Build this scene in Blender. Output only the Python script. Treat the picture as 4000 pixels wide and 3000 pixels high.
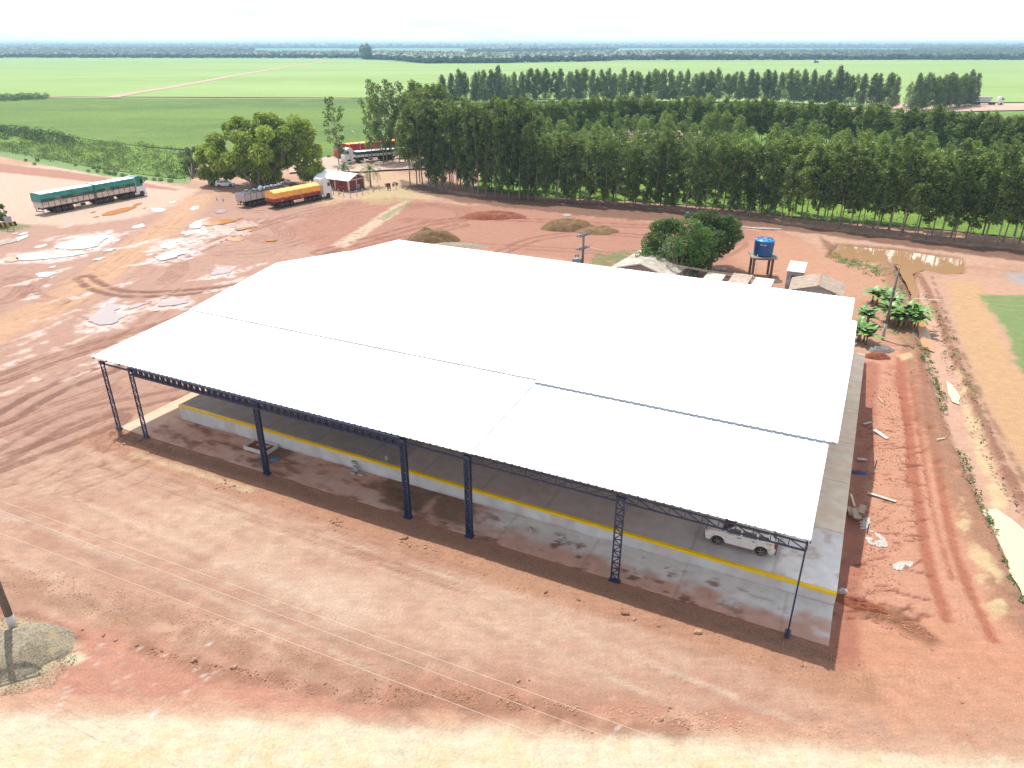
import bpy, bmesh, math, random
import numpy as np
from mathutils import Vector, Matrix
for o in list(bpy.data.objects): bpy.data.objects.remove(o)
SC = bpy.context.scene
COL = SC.collection
# ------------------------------------------------------------------ camera, sky, sun, exposure
FPX = 2826.0; CAMH = 30.0; PITCH = math.radians(25.2)
cam = bpy.data.cameras.new('camera'); camo = bpy.data.objects.new('camera', cam); COL.objects.link(camo)
camo.location = (0, 0, CAMH); camo.rotation_euler = (math.pi/2 - PITCH, 0, 0)
cam.sensor_width = 36.0; cam.lens = 36.0*FPX/4000.0; cam.clip_start = 0.5; cam.clip_end = 40000
SC.camera = camo
SUN = Vector((-1.45, 2.40, 6.40)).normalized()
SUN_EL = math.asin(SUN.z); SUN_AZ = math.atan2(SUN.x, SUN.y)      # azimuth clockwise from +Y
W = bpy.data.worlds.new('World'); SC.world = W; W.use_nodes = True
nt = W.node_tree; N = nt.nodes; L = nt.links; N.clear()
wo = N.new('ShaderNodeOutputWorld'); bg = N.new('ShaderNodeBackground'); bg.inputs['Strength'].default_value = 0.13
sky = N.new('ShaderNodeTexSky'); sky.sky_type = 'NISHITA'; sky.sun_disc = False
sky.sun_elevation = SUN_EL; sky.sun_rotation = SUN_AZ; sky.air_density = 1.0; sky.dust_density = 1.2; sky.altitude = 300
tc = N.new('ShaderNodeTexCoord'); sp = N.new('ShaderNodeSeparateXYZ'); L.new(tc.outputs['Generated'], sp.inputs[0])
mp = N.new('ShaderNodeMapping'); mp.inputs['Scale'].default_value = (2.2, 2.2, 16); L.new(tc.outputs['Generated'], mp.inputs[0])
nz = N.new('ShaderNodeTexNoise'); nz.inputs['Scale'].default_value = 1.6; nz.inputs['Detail'].default_value = 7; nz.inputs['Roughness'].default_value = .55
L.new(mp.outputs[0], nz.inputs['Vector'])
cr = N.new('ShaderNodeValToRGB'); cr.color_ramp.elements[0].position = .30; cr.color_ramp.elements[1].position = .50
L.new(nz.outputs['Fac'], cr.inputs[0])
# cloud cover thick low over the horizon, breaking up towards the zenith
er = N.new('ShaderNodeValToRGB'); e = er.color_ramp.elements
e[0].position = .0; e[0].color = (1, 1, 1, 1); e[1].position = 1; e[1].color = (.38, .38, .38, 1)
x = er.color_ramp.elements.new(.34); x.color = (.85, .85, .85, 1); x = er.color_ramp.elements.new(.55); x.color = (.50, .50, .50, 1)
L.new(sp.outputs['Z'], er.inputs[0])
mu = N.new('ShaderNodeMath'); mu.operation = 'MULTIPLY'; L.new(cr.outputs[0], mu.inputs[0]); L.new(er.outputs[0], mu.inputs[1])
fr = N.new('ShaderNodeMapRange'); fr.inputs['From Min'].default_value = -.2; fr.inputs['From Max'].default_value = .9   # brighter on the sun's side
fr.inputs['To Min'].default_value = 7.0; fr.inputs['To Max'].default_value = 13.0; L.new(sp.outputs['Y'], fr.inputs[0])
cc = N.new('ShaderNodeCombineColor')
for i, k in enumerate((.985, 1.0, 1.0)):
    m_ = N.new('ShaderNodeMath'); m_.operation = 'MULTIPLY'; m_.inputs[1].default_value = k; L.new(fr.outputs[0], m_.inputs[0]); L.new(m_.outputs[0], cc.inputs[i])
mx = N.new('ShaderNodeMix'); mx.data_type = 'RGBA'; L.new(mu.outputs[0], mx.inputs[0]); L.new(sky.outputs[0], mx.inputs[6]); L.new(cc.outputs[0], mx.inputs[7])
# the lowest few degrees: a thin veil of cloud with faint blue openings
hz_ = N.new('ShaderNodeMapRange'); hz_.inputs['From Min'].default_value = .09; hz_.inputs['From Max'].default_value = .20; L.new(sp.outputs['Z'], hz_.inputs[0])
cr2 = N.new('ShaderNodeValToRGB'); cr2.color_ramp.elements[0].position = .36; cr2.color_ramp.elements[0].color = (5.0, 5.5, 5.75, 1); cr2.color_ramp.elements[1].position = .56; cr2.color_ramp.elements[1].color = (6.4, 6.4, 6.35, 1)
L.new(nz.outputs['Fac'], cr2.inputs[0]); mx2 = N.new('ShaderNodeMix'); mx2.data_type = 'RGBA'; L.new(hz_.outputs[0], mx2.inputs[0]); L.new(cr2.outputs[0], mx2.inputs[6]); L.new(mx.outputs[2], mx2.inputs[7])
L.new(mx2.outputs[2], bg.inputs[0]); L.new(bg.outputs[0], wo.inputs[0])
sl = bpy.data.lights.new('sun', 'SUN'); sl.energy = 4.0; sl.angle = math.radians(.5); sl.color = (1, .965, .90)
so = bpy.data.objects.new('sun', sl); COL.objects.link(so); so.rotation_euler = SUN.to_track_quat('Z', 'Y').to_euler(); so.location = (0, 0, 200)
SC.view_settings.view_transform = 'Standard'; SC.view_settings.look = 'None'; SC.view_settings.gamma = 1; SC.view_settings.exposure = 0.50
SC.render.engine = 'CYCLES'; SC.cycles.max_bounces = 6; SC.cycles.transparent_max_bounces = 8; SC.cycles.volume_bounces = 0
SC.cycles.use_denoising = True
KEXP = 1.85      # what a level sunlit surface of albedo 1 shows at
rnd = random.Random(7)
# ------------------------------------------------------------------ small helpers
def G(px, py, z=0.0):
    "the point at height z that the photograph shows at pixel (px, py) of 4000 x 3000"
    xc = (px-2000)/FPX; yc = (1500-py)/FPX
    d = (xc, math.cos(PITCH)+math.sin(PITCH)*yc, -math.sin(PITCH)+math.cos(PITCH)*yc)
    t = (z-CAMH)/d[2]
    return Vector((d[0]*t, d[1]*t, z))
O0 = Vector((-30.81, 53.26, 0)); UA = math.atan2(-.438, .899)
UX, UY = math.cos(UA), math.sin(UA)
def LW(u, v, z=0.0): return Vector((O0.x+u*UX-v*UY, O0.y+u*UY+v*UX, z))
def lin(c): c = c/255.0; return c/12.92 if c <= .04045 else ((c+.055)/1.055)**2.4
def alb(r, g, b, k=None):
    k = k or KEXP
    return tuple(min(.9, lin(x)/k) for x in (r, g, b))
def link(o): COL.objects.link(o); return o
def tag(o, label=None, cat=None, group=None, kind=None):
    if label: o['label'] = label
    if cat: o['category'] = cat
    if group: o['group'] = group
    if kind: o['kind'] = kind
    return o
def thing(name, label, cat, loc=(0, 0, 0), rz=0.0, group=None):
    o = link(bpy.data.objects.new(name, None)); o.location = loc; o.rotation_euler = (0, 0, rz); o.empty_display_size = .3
    return tag(o, label, cat, group)
def dup(root, loc=None, rz=None, label=None, group=None, scale=None):
    def cp(o, par):
        c = o.copy(); COL.objects.link(c)
        if par is not None: c.parent = par
        for ch in o.children: cp(ch, c)
        return c
    r = cp(root, None)
    if loc is not None: r.location = loc
    if rz is not None: r.rotation_euler = (0, 0, rz)
    if scale is not None: r.scale = scale
    if label: r['label'] = label
    if group: r['group'] = group
    return r
# ------------------------------------------------------------------ materials
MATS = {}
def mat(name, col, rough=.7, metal=0.0, var=.12, scale=3.0, bump=0.0, bscale=30.0, dirt=None, spec=.5, coat=0.0, attr=None, stretch=None):
    "a plain surface with two scales of mottling and an optional dirt colour in patches"
    if name in MATS: return MATS[name]
    m = bpy.data.materials.new(name); m.use_nodes = True; t = m.node_tree; n = t.nodes; l = t.links
    b = n['Principled BSDF']; b.inputs['Roughness'].default_value = rough; b.inputs['Metallic'].default_value = metal
    b.inputs['Specular IOR Level'].default_value = spec; b.inputs['Coat Weight'].default_value = coat
    tc = n.new('ShaderNodeTexCoord'); src = tc.outputs['Object']
    if stretch:
        mp = n.new('ShaderNodeMapping'); mp.inputs['Scale'].default_value = stretch; l.new(src, mp.inputs[0]); src = mp.outputs[0]
    a = n.new('ShaderNodeTexNoise'); a.inputs['Scale'].default_value = scale; a.inputs['Detail'].default_value = 6; l.new(src, a.inputs['Vector'])
    r = n.new('ShaderNodeMapRange'); r.inputs['From Min'].default_value = .3; r.inputs['From Max'].default_value = .7
    r.inputs['To Min'].default_value = 1-var; r.inputs['To Max'].default_value = 1+var; l.new(a.outputs['Fac'], r.inputs[0])
    v = n.new('ShaderNodeVectorMath'); v.operation = 'SCALE'; l.new(r.outputs[0], v.inputs['Scale'])
    if attr:
        at = n.new('ShaderNodeAttribute'); at.attribute_name = attr; l.new(at.outputs['Color'], v.inputs[0])
    else: v.inputs[0].default_value = tuple(col)
    out = v.outputs[0]
    if dirt:
        dc, dlo, dhi, dsc = dirt
        d = n.new('ShaderNodeTexNoise'); d.inputs['Scale'].default_value = dsc; d.inputs['Detail'].default_value = 8; d.inputs['Roughness'].default_value = .65; l.new(src, d.inputs['Vector'])
        q = n.new('ShaderNodeMapRange'); q.inputs['From Min'].default_value = dlo; q.inputs['From Max'].default_value = dhi; l.new(d.outputs['Fac'], q.inputs[0])
        mx = n.new('ShaderNodeMix'); mx.data_type = 'RGBA'; l.new(q.outputs[0], mx.inputs[0]); l.new(out, mx.inputs[6]); mx.inputs[7].default_value = (*dc, 1); out = mx.outputs[2]
    l.new(out, b.inputs['Base Color'])
    if bump:
        c = n.new('ShaderNodeTexNoise'); c.inputs['Scale'].default_value = bscale; c.inputs['Detail'].default_value = 5; l.new(src, c.inputs['Vector'])
        bp = n.new('ShaderNodeBump'); bp.inputs['Strength'].default_value = 1; bp.inputs['Distance'].default_value = bump; l.new(c.outputs['Fac'], bp.inputs['Height']); l.new(bp.outputs[0], b.inputs['Normal'])
    MATS[name] = m; return m
# ------------------------------------------------------------------ mesh builder
class MB:
    def __init__(s): s.v = []; s.f = []; s.m = []; s.sm = []
    def add(s, vs, fs, mi=0, smooth=False):
        k = len(s.v); s.v += [tuple(p) for p in vs]
        for f in fs: s.f.append(tuple(i+k for i in f)); s.m.append(mi); s.sm.append(smooth)
        return s
    def box(s, c, d, mi=0, rz=0, rx=0, ry=0, taper=1.0):
        "centre c, full size d; taper scales the top"
        x, y, z = d[0]/2, d[1]/2, d[2]/2
        P = [(-x, -y, -z), (x, -y, -z), (x, y, -z), (-x, y, -z), (-x*taper, -y*taper, z), (x*taper, -y*taper, z), (x*taper, y*taper, z), (-x*taper, y*taper, z)]
        if rz or rx or ry:
            R = Matrix.Rotation(rz, 3, 'Z') @ Matrix.Rotation(ry, 3, 'Y') @ Matrix.Rotation(rx, 3, 'X'); P = [R @ Vector(p) for p in P]
        P = [(p[0]+c[0], p[1]+c[1], p[2]+c[2]) for p in P]
        return s.add(P, [(3, 2, 1, 0), (4, 5, 6, 7), (0, 1, 5, 4), (1, 2, 6, 5), (2, 3, 7, 6), (3, 0, 4, 7)], mi)
    def b2(s, a, b, mi=0):
        "box from corner a to corner b"
        return s.box([(a[i]+b[i])/2 for i in range(3)], [abs(b[i]-a[i]) for i in range(3)], mi)
    def bar(s, a, b, w, h=None, mi=0, up=(0, 0, 1)):
        a = Vector(a); b = Vector(b); h = h or w; d = (b-a).normalized(); up = Vector(up)
        if abs(d.dot(up)) > .98: up = Vector((1, 0, 0)) if abs(d.x) < .9 else Vector((0, 1, 0))
        x = d.cross(up).normalized()*w/2; y = x.cross(d).normalized()*h/2
        P = [p+q for p in (a, b) for q in (-x-y, x-y, x+y, -x+y)]
        return s.add(P, [(0, 1, 2, 3), (7, 6, 5, 4), (0, 4, 5, 1), (1, 5, 6, 2), (2, 6, 7, 3), (3, 7, 4, 0)], mi)
    def tube(s, pts, r, n=8, mi=0, cap=True, smooth=True):
        pts = [Vector(p) for p in pts]; R = r if hasattr(r, '__len__') else [r]*len(pts)
        k = len(s.v); ref = Vector((0, 0, 1))
        for i, p in enumerate(pts):
            d = (pts[min(i+1, len(pts)-1)]-pts[max(i-1, 0)]).normalized()
            rf = ref if abs(d.dot(ref)) < .95 else Vector((0, 1, 0))
            x = d.cross(rf).normalized(); y = x.cross(d)
            for j in range(n):
                a = 2*math.pi*j/n; s.v.append(tuple(p+(x*math.cos(a)+y*math.sin(a))*R[i]))
        for i in range(len(pts)-1):
            for j in range(n):
                q = (j+1) % n; s.f.append((k+i*n+j, k+i*n+q, k+(i+1)*n+q, k+(i+1)*n+j)); s.m.append(mi); s.sm.append(smooth)
        if cap:
            s.f.append(tuple(k+j for j in reversed(range(n)))); s.m.append(mi); s.sm.append(False)
            s.f.append(tuple(k+(len(pts)-1)*n+j for j in range(n))); s.m.append(mi); s.sm.append(False)
        return s
    def lathe(s, prof, n=16, c=(0, 0, 0), axis='z', mi=0, smooth=True):
        "prof: list of (radius, height)"
        k = len(s.v)
        for r, h in prof:
            for j in range(n):
                a = 2*math.pi*j/n; p = (r*math.cos(a), r*math.sin(a), h)
                if axis == 'y': p = (p[0], p[2], p[1])
                if axis == 'x': p = (p[2], p[0], p[1])
                s.v.append((p[0]+c[0], p[1]+c[1], p[2]+c[2]))
        for i in range(len(prof)-1):
            for j in range(n):
                q = (j+1) % n; s.f.append((k+i*n+j, k+i*n+q, k+(i+1)*n+q, k+(i+1)*n+j)); s.m.append(mi); s.sm.append(smooth)
        for i, (r, h) in ((0, prof[0]), (len(prof)-1, prof[-1])):
            if r > 1e-4: s.f.append(tuple(k+i*n+j for j in range(n))); s.m.append(mi); s.sm.append(False)
        return s
    def prism(s, poly, y0, y1, mi=0, axis='y'):
        "poly: (x, z) outline pushed from y0 to y1 (axis y), or (y, z) pushed along x (axis x), or (x, y) pushed along z"
        n = len(poly)
        f = {'y': lambda p, t: (p[0], t, p[1]), 'x': lambda p, t: (t, p[0], p[1]), 'z': lambda p, t: (p[0], p[1], t)}[axis]
        return s.add([f(p, y0) for p in poly]+[f(p, y1) for p in poly],
                     [tuple(range(n)), tuple(reversed(range(n, 2*n)))]+[(i, i+n, (i+1) % n+n, (i+1) % n) for i in range(n)], mi)
    def build(s, name, mats, parent=None, bevel=0.0, smooth=False, loc=None, rot=None, seg=1):
        me = bpy.data.meshes.new(name); me.from_pydata(s.v, [], s.f)
        if not isinstance(mats, (list, tuple)): mats = [mats]
        for m in mats: me.materials.append(m)
        me.polygons.foreach_set('material_index', s.m); me.polygons.foreach_set('use_smooth', [True]*len(s.f) if smooth else s.sm)
        bm = bmesh.new(); bm.from_mesh(me); bmesh.ops.recalc_face_normals(bm, faces=bm.faces)
        if bevel:
            ed = [e for e in bm.edges if len(e.link_faces) == 2 and e.calc_face_angle(0) > .5]
            bmesh.ops.bevel(bm, geom=ed, offset=bevel, segments=seg, affect='EDGES', clamp_overlap=True)
        bm.to_mesh(me); bm.free(); me.update()
        o = link(bpy.data.objects.new(name, me))
        if parent is not None: o.parent = parent
        if loc is not None: o.location = loc
        if rot is not None: o.rotation_euler = rot
        return o
def npmesh(name, V, F, mats, colors=None, parent=None, smooth=False, mi=None, cname='tint'):
    "fast mesh of equal-sided faces from numpy arrays; colors per vertex"
    me = bpy.data.meshes.new(name); V = np.ascontiguousarray(V, dtype=np.float32); F = np.ascontiguousarray(F, dtype=np.int32)
    k = F.shape[1]; me.vertices.add(len(V)); me.vertices.foreach_set('co', V.ravel())
    me.loops.add(F.size); me.loops.foreach_set('vertex_index', F.ravel())
    me.polygons.add(len(F)); me.polygons.foreach_set('loop_start', np.arange(0, F.size, k, dtype=np.int32)); me.polygons.foreach_set('loop_total', np.full(len(F), k, dtype=np.int32))
    if not isinstance(mats, (list, tuple)): mats = [mats]
    for m in mats: me.materials.append(m)
    if mi is not None: me.polygons.foreach_set('material_index', np.ascontiguousarray(mi, dtype=np.int32))
    me.update(calc_edges=True)
    me.polygons.foreach_set('use_smooth', np.full(len(F), smooth, dtype=bool))
    if colors is not None:
        C = np.ones((len(V), 4), dtype=np.float32); C[:, :3] = colors
        a = me.color_attributes.new(cname, 'FLOAT_COLOR', 'POINT'); a.data.foreach_set('color', C.ravel())
    o = link(bpy.data.objects.new(name, me))
    if parent is not None: o.parent = parent
    return o
def text_mesh(s, size, name, m, parent, loc, rot, depth=.01):
    cu = bpy.data.curves.new(name, 'FONT'); cu.body = s; cu.size = size; cu.extrude = depth; cu.align_x = 'CENTER'; cu.align_y = 'CENTER'
    t = bpy.data.objects.new(name, cu); COL.objects.link(t)
    dg = bpy.context.evaluated_depsgraph_get(); me = bpy.data.meshes.new_from_object(t.evaluated_get(dg)); bpy.data.objects.remove(t)
    me.materials.clear(); me.materials.append(m)
    o = link(bpy.data.objects.new(name, me)); o.parent = parent; o.location = loc; o.rotation_euler = rot
    return o
# ------------------------------------------------------------------ numpy noise
def _hash(ix, iy, s):
    h = (ix.astype(np.int64)*374761393+iy.astype(np.int64)*668265263+s*1442695041) & 0xffffffff
    h = ((h ^ (h >> 13))*1274126177) & 0xffffffff
    return ((h ^ (h >> 16)) & 0xffff)/65535.0
def vnoise(x, y, s=0):
    ix = np.floor(x); iy = np.floor(y); fx = x-ix; fy = y-iy; fx = fx*fx*(3-2*fx); fy = fy*fy*(3-2*fy)
    a = _hash(ix, iy, s); b = _hash(ix+1, iy, s); c = _hash(ix, iy+1, s); d = _hash(ix+1, iy+1, s)
    return (a+(b-a)*fx)*(1-fy)+(c+(d-c)*fx)*fy
def fbm(x, y, s=0, o=4):
    r = 0; a = .5; t = 0
    for i in range(o): r = r+a*vnoise(x*2**i+17*i, y*2**i-9*i, s+i); t += a; a *= .55
    return r/t
def sstep(a, b, x): t = np.clip((x-a)/(b-a), 0, 1); return t*t*(3-2*t)
# ------------------------------------------------------------------ the ground: one sheet out to the horizon, painted with what lies on it
def axis(breaks):
    out = []
    for (a, b, st) in breaks: out += list(np.arange(a, b-1e-6, st))
    out.append(breaks[-1][1]); return np.array(out)
def grow(start, end, st, f=1.35):
    r = []; x = start; s = st
    while x < end: x += s; s *= f; r.append(min(x, end))
    return r
gx = axis([(-172, -70, .5), (-70, 64, .26), (64, 150, .6)]); gx = np.array([-v for v in reversed(grow(172, 14000, 2))]+list(gx)+grow(150, 14000, 2))
gy = axis([(16, 62, .2), (62, 130, .36), (130, 236, .7)]); gy = np.array([-v for v in reversed(grow(-16, 300, 2))]+list(gy)+grow(236, 16000, 2))
XX, YY = np.meshgrid(gx, gy); PX = XX.ravel(); PY = YY.ravel(); NV = len(PX)
GC = np.zeros((NV, 3)); GH = np.zeros(NV); GW = np.zeros(NV)
near = (np.abs(PX) < 180) & (PY > 14) & (PY < 240)
LU = (PX-O0.x)*UX+(PY-O0.y)*UY; LV = -(PX-O0.x)*UY+(PY-O0.y)*UX
n1 = fbm(PX*.11, PY*.11, 1); n2 = fbm(PX*.5, PY*.5, 5); n3 = fbm(LU*.12, LV*.7, 9); n4 = fbm(PX*2.1, PY*2.1, 13, 3); n5 = fbm(LU*.5, LV*2.6, 21, 3)
def A(r, g, b):
    c = np.array(alb(r, g, b)); y = c.mean(); return (c*.90+y*.10)*1.05
def lay(idx, m, col):
    m = m[:, None]; GC[idx] = GC[idx]*(1-m)+np.asarray(col)*m
t = sstep(.3, .7, n1*.5+n3*.5)[:, None]
GC[:] = A(206, 152, 124)*(1-t)+A(226, 178, 146)*t
t = sstep(.45, .75, n2*.25+n5*.75)[:, None]*.6; GC[:] = GC*(1-t)+A(233, 192, 160)*t
t = sstep(.55, .8, n4*.5+n3*.5)[:, None]*.5; GC[:] = GC*(1-t)+A(188, 132, 104)*t
GH[near] += ((n2-.5)*.10+(n4-.5)*.05)[near]
def W2(pts): return np.array([(p[0], p[1]) if len(p) == 3 else tuple(G(*p))[:2] for p in pts])
def bbox(P, mg): return np.nonzero((PX > P[:, 0].min()-mg) & (PX < P[:, 0].max()+mg) & (PY > P[:, 1].min()-mg) & (PY < P[:, 1].max()+mg))[0]
def seg_d(x, y, P, closed):
    d = np.full(len(x), 1e9); side = np.zeros(len(x)); n = len(P)
    for i in range(n if closed else n-1):
        a = P[i]; b = P[(i+1) % n]; ab = b-a; l2 = ab@ab+1e-9
        t = np.clip(((x-a[0])*ab[0]+(y-a[1])*ab[1])/l2, 0, 1); dx = x-a[0]-t*ab[0]; dy = y-a[1]-t*ab[1]; q = dx*dx+dy*dy
        w = q < d; d = np.where(w, q, d); side = np.where(w, np.sign(ab[0]*dy-ab[1]*dx)+0*side, side)
    return np.sqrt(d), side
def inside(x, y, P):
    c = np.zeros(len(x), bool); n = len(P)
    for i in range(n):
        a = P[i]; b = P[(i+1) % n]
        k = ((a[1] > y) != (b[1] > y)) & (x < (b[0]-a[0])*(y-a[1])/(b[1]-a[1]+1e-12)+a[0]); c ^= k
    return c
def spoly(pts, col, soft=.5, warp=.6, st=1.0, h=0.0, fr=.8, br=0.0, wet=0.0):
    "fill a polygon (photo pixels, or (x, y, 0) in metres); warp roughens its outline, br breaks it up"
    P = W2(pts); idx = bbox(P, soft+warp+1); x, y = PX[idx], PY[idx]; d, _ = seg_d(x, y, P, True); d = np.where(inside(x, y, P), -d, d)
    d = d+(fbm(x*fr, y*fr, 31)-.5)*2*warp; m = 1-sstep(-soft, soft, d)
    if br: m = m*sstep(br-.12, br+.12, fbm(x*1.3, y*1.3, 44))
    if col is not None: lay(idx, m*st, A(*col))
    if h: GH[idx] += h*m
    if wet: GW[idx] = np.maximum(GW[idx], m*wet)
def sline(pts, w, col, soft=.2, warp=.1, st=1.0, h=0.0, off=0.0, fr=1.0, br=0.0):
    P = smooth(W2(pts)); idx = bbox(P, abs(off)+w+soft+warp+.5); x, y = PX[idx], PY[idx]; d, s = seg_d(x, y, P, False)
    d = np.abs(d*s-off)+(fbm(x*fr, y*fr, 37)-.5)*2*warp; m = 1-sstep(w/2-soft, w/2+soft, d)
    if br: m = m*sstep(br-.15, br+.15, fbm(x*.9, y*.9, 48))
    if col is not None: lay(idx, m*st, A(*col))
    if h: GH[idx] += h*m
def smooth(P, k=3):
    P = np.asarray(P, float)
    for _ in range(k):
        if len(P) < 3 or len(P) > 60: break
        Q = [P[0]]
        for a, b in zip(P[:-1], P[1:]): Q += [a*.75+b*.25, a*.25+b*.75]
        Q.append(P[-1]); P = np.array(Q)
    return P
def L3(*uv): return [(LW(u, v).x, LW(u, v).y, 0) for u, v in uv]
# broad fields of colour
spoly([(-300, 640), (250, 650), (560, 705), (800, 745), (1300, 800), (1500, 860), (1640, 940), (1500, 1000), (900, 1450), (0, 1900), (-900, 2100), (-700, 900)], (203, 156, 133), 2, 2, .9)
spoly([(-300, 640), (250, 650), (560, 705), (780, 740), (700, 800), (540, 850), (300, 880), (-300, 880)], (236, 202, 176), 1.5, 2, .85)
spoly([(-200, 625), (0, 640), (230, 665), (500, 705), (700, 738), (690, 745), (420, 718), (0, 672), (-200, 660)], (190, 120, 92), .6, .8, .8)
spoly([(1250, 640), (1500, 660), (1640, 700), (1800, 760), (1560, 800), (1350, 830), (1240, 790)], (228, 192, 150), 2, 2, .8)
spoly([(1330, 780), (1560, 770), (1780, 800), (2000, 800), (2250, 840), (3050, 905), (3200, 990), (3000, 1120), (2300, 1030), (1640, 950), (1300, 1000), (1100, 900)], (196, 134, 108), 2, 2, .85)
spoly([(3000, 900), (3260, 990), (3520, 1070), (3620, 1200), (3560, 1380), (3400, 1400), (3300, 1200), (2980, 1120), (2850, 1000)], (219, 160, 124), 2, 1.5, .9)
spoly([(3390, 1395), (3560, 1360), (3640, 1500), (3760, 1800), (3900, 2100), (4000, 2400), (4300, 2700), (3700, 2620), (3250, 2600), (3250, 2300), (3380, 1700)], (230, 164, 130), 1.0, 1.0, .95)
spoly([(3300, 2420), (3700, 2400), (4300, 2700), (4300, 2900), (3500, 2850), (3250, 2700)], (228, 160, 120), 2, 1.5, .7)
spoly([(3560, 1100), (3780, 1070), (4300, 1150), (4300, 2700), (4000, 2420), (3880, 2100), (3800, 1850), (3700, 1500), (3620, 1280)], (222, 172, 142), .8, .8, .95)
spoly([(3700, 1090), (3830, 1100), (3900, 1290), (3960, 1420), (4200, 1800), (4200, 2100), (4000, 1900), (3850, 1560), (3760, 1350)], (226, 178, 124), .8, .6, .9)
spoly([(3820, 1150), (4200, 1160), (4400, 1800), (4080, 1600), (3970, 1420), (3930, 1290)], (138, 165, 92), .5, .7, .95, fr=1.2)
spoly([(3920, 1060), (4100, 1075), (4100, 1120), (3960, 1110)], (186, 182, 180), .8, .8, .8)
# foreground
def lineuv(u0, u1, v, w, col, st, slope=0.0, br=.42):
    sline(L3((u0, v), ((u0+u1)/2, v+slope*(u1-u0)/2+rnd.uniform(-.3, .3)), (u1, v+slope*(u1-u0))), w, col, w*.4, w*.5, st, br=br, fr=1.4)
for k in range(60):
    v = -2.2-rnd.random()**.8*24; u0 = rnd.uniform(-14, 40); dk_ = rnd.random() < .6
    lineuv(u0, u0+rnd.uniform(8, 30), v, rnd.uniform(.14, .5), (184, 134, 106) if dk_ else (242, 216, 190), rnd.uniform(.25, .55), rnd.uniform(-.10, .03))
for k in range(14):      # twin wheel tracks along the front
    v = -3.2-k*1.3-rnd.uniform(0, .6); u0 = rnd.uniform(-14, 20); s_ = rnd.uniform(-.08, .01)
    for o_ in (0, 1.7): lineuv(u0, u0+rnd.uniform(16, 34), v-o_, .34, (190, 142, 114), .5, s_, .38)
spoly([(0, 2380), (600, 2470), (900, 2600), (1500, 2760), (1500, 2800), (1000, 2790), (300, 2740), (-400, 2700), (-400, 2350)], (221, 150, 122), 1, 1, .8)
spoly([(1500, 2640), (2100, 2660), (2800, 2800), (3400, 2850), (3400, 2900), (2500, 2850), (1500, 2790)], (219, 148, 118), .8, 1.2, .7)
spoly([(-400, 2746), (0, 2760), (250, 2768), (420, 2790), (560, 2770), (850, 2785), (1000, 2795), (1300, 2812), (1500, 2830), (1900, 2838), (2200, 2855), (2400, 2862), (2650, 2876), (2800, 2868), (3100, 2885), (3500, 2940), (3800, 2960), (4400, 3000), (4400, 3500), (-400, 3500)], (252, 234, 200), .5, .7, .97, h=-.05)
spoly([(-400, 2700), (300, 2715), (900, 2745), (1500, 2790), (2300, 2815), (3200, 2850), (4300, 2960), (4300, 3010), (3100, 2900), (2000, 2850), (900, 2800), (-400, 2760)], (238, 188, 152), .6, 1.2, .6, fr=.6)
spoly([(0, 2860), (500, 2840), (1500, 2900), (2600, 2930), (4000, 3000), (4000, 3100), (0, 3100)], (252, 222, 164), 1.2, 1.6, .6, br=.5)
spoly([(-100, 2720), (300, 2730), (700, 2740), (1000, 2780), (600, 2790), (300, 2790), (0, 2770)], (236, 180, 148), .5, .6, .6)
for pg, c in (([(350, 2030), (800, 1930), (1250, 2080), (1500, 2260), (1300, 2340), (800, 2180)], (238, 200, 168)), ([(1300, 2300), (1900, 2260), (2500, 2420), (2900, 2560), (2700, 2700), (2100, 2620), (1500, 2480)], (234, 194, 164)),
              ([(0, 1780), (400, 1740), (600, 1850), (300, 1960), (0, 1960)], (228, 186, 156)), ([(900, 2230), (1300, 2260), (1450, 2400), (1200, 2420)], (240, 208, 180))):
    spoly(pg, c, 3.0, 3.0, .42, fr=.4); spoly(pg, c, 2.0, 3.0, .35, fr=.6, br=.46)
sline([(0, 2100), (700, 2250), (1500, 2540), (2300, 2760)], 1.8, (196, 150, 122), .8, .6, .5, br=.45)
sline([(540, 2520), (700, 2590), (900, 2625), (1200, 2690), (1550, 2740), (2000, 2760), (2400, 2830), (2650, 2860)], .9, (176, 122, 92), .4, .5, .75, h=.10, br=.4)
sline([(0, 2300), (300, 2350), (560, 2440), (900, 2550), (1500, 2660), (2100, 2760)], 1.6, (186, 136, 104), .8, .5, .6, br=.4)
# beside the apron
spoly(L3((-4.6, -1.5), (20, -1.55), (54.5, -1.7), (54.5, .3), (-4, .3)), (196, 134, 104), .25, .35, .85, fr=1.6)
spoly(L3((-4.6, -3.1), (20, -3.3), (56, -3.2), (56, -1.3), (-4, -1.2)), (206, 148, 112), .5, .6, .8)
spoly(L3((1, -2.7), (14, -2.5), (14, -1.9), (1, -2.1)), (236, 204, 160), .2, .3, .7)
for k in range(5): sline(L3((-2, -2.6-.55*k), (15, -2.7-.6*k), (34, -2.9-.5*k)), .16, (172, 122, 96), .08, .06, .55, h=-.04, br=.4)
spoly(L3((53.5, -1), (55.0, -1), (55.2, 44), (53.5, 44)), (196, 122, 94), .4, .5, .85)
spoly([(3330, 2320), (3420, 2370), (3500, 2380), (3600, 2450), (3700, 2520), (3620, 2520), (3480, 2450), (3340, 2390)], (156, 104, 70), .3, .4, .8, h=.15)
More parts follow.
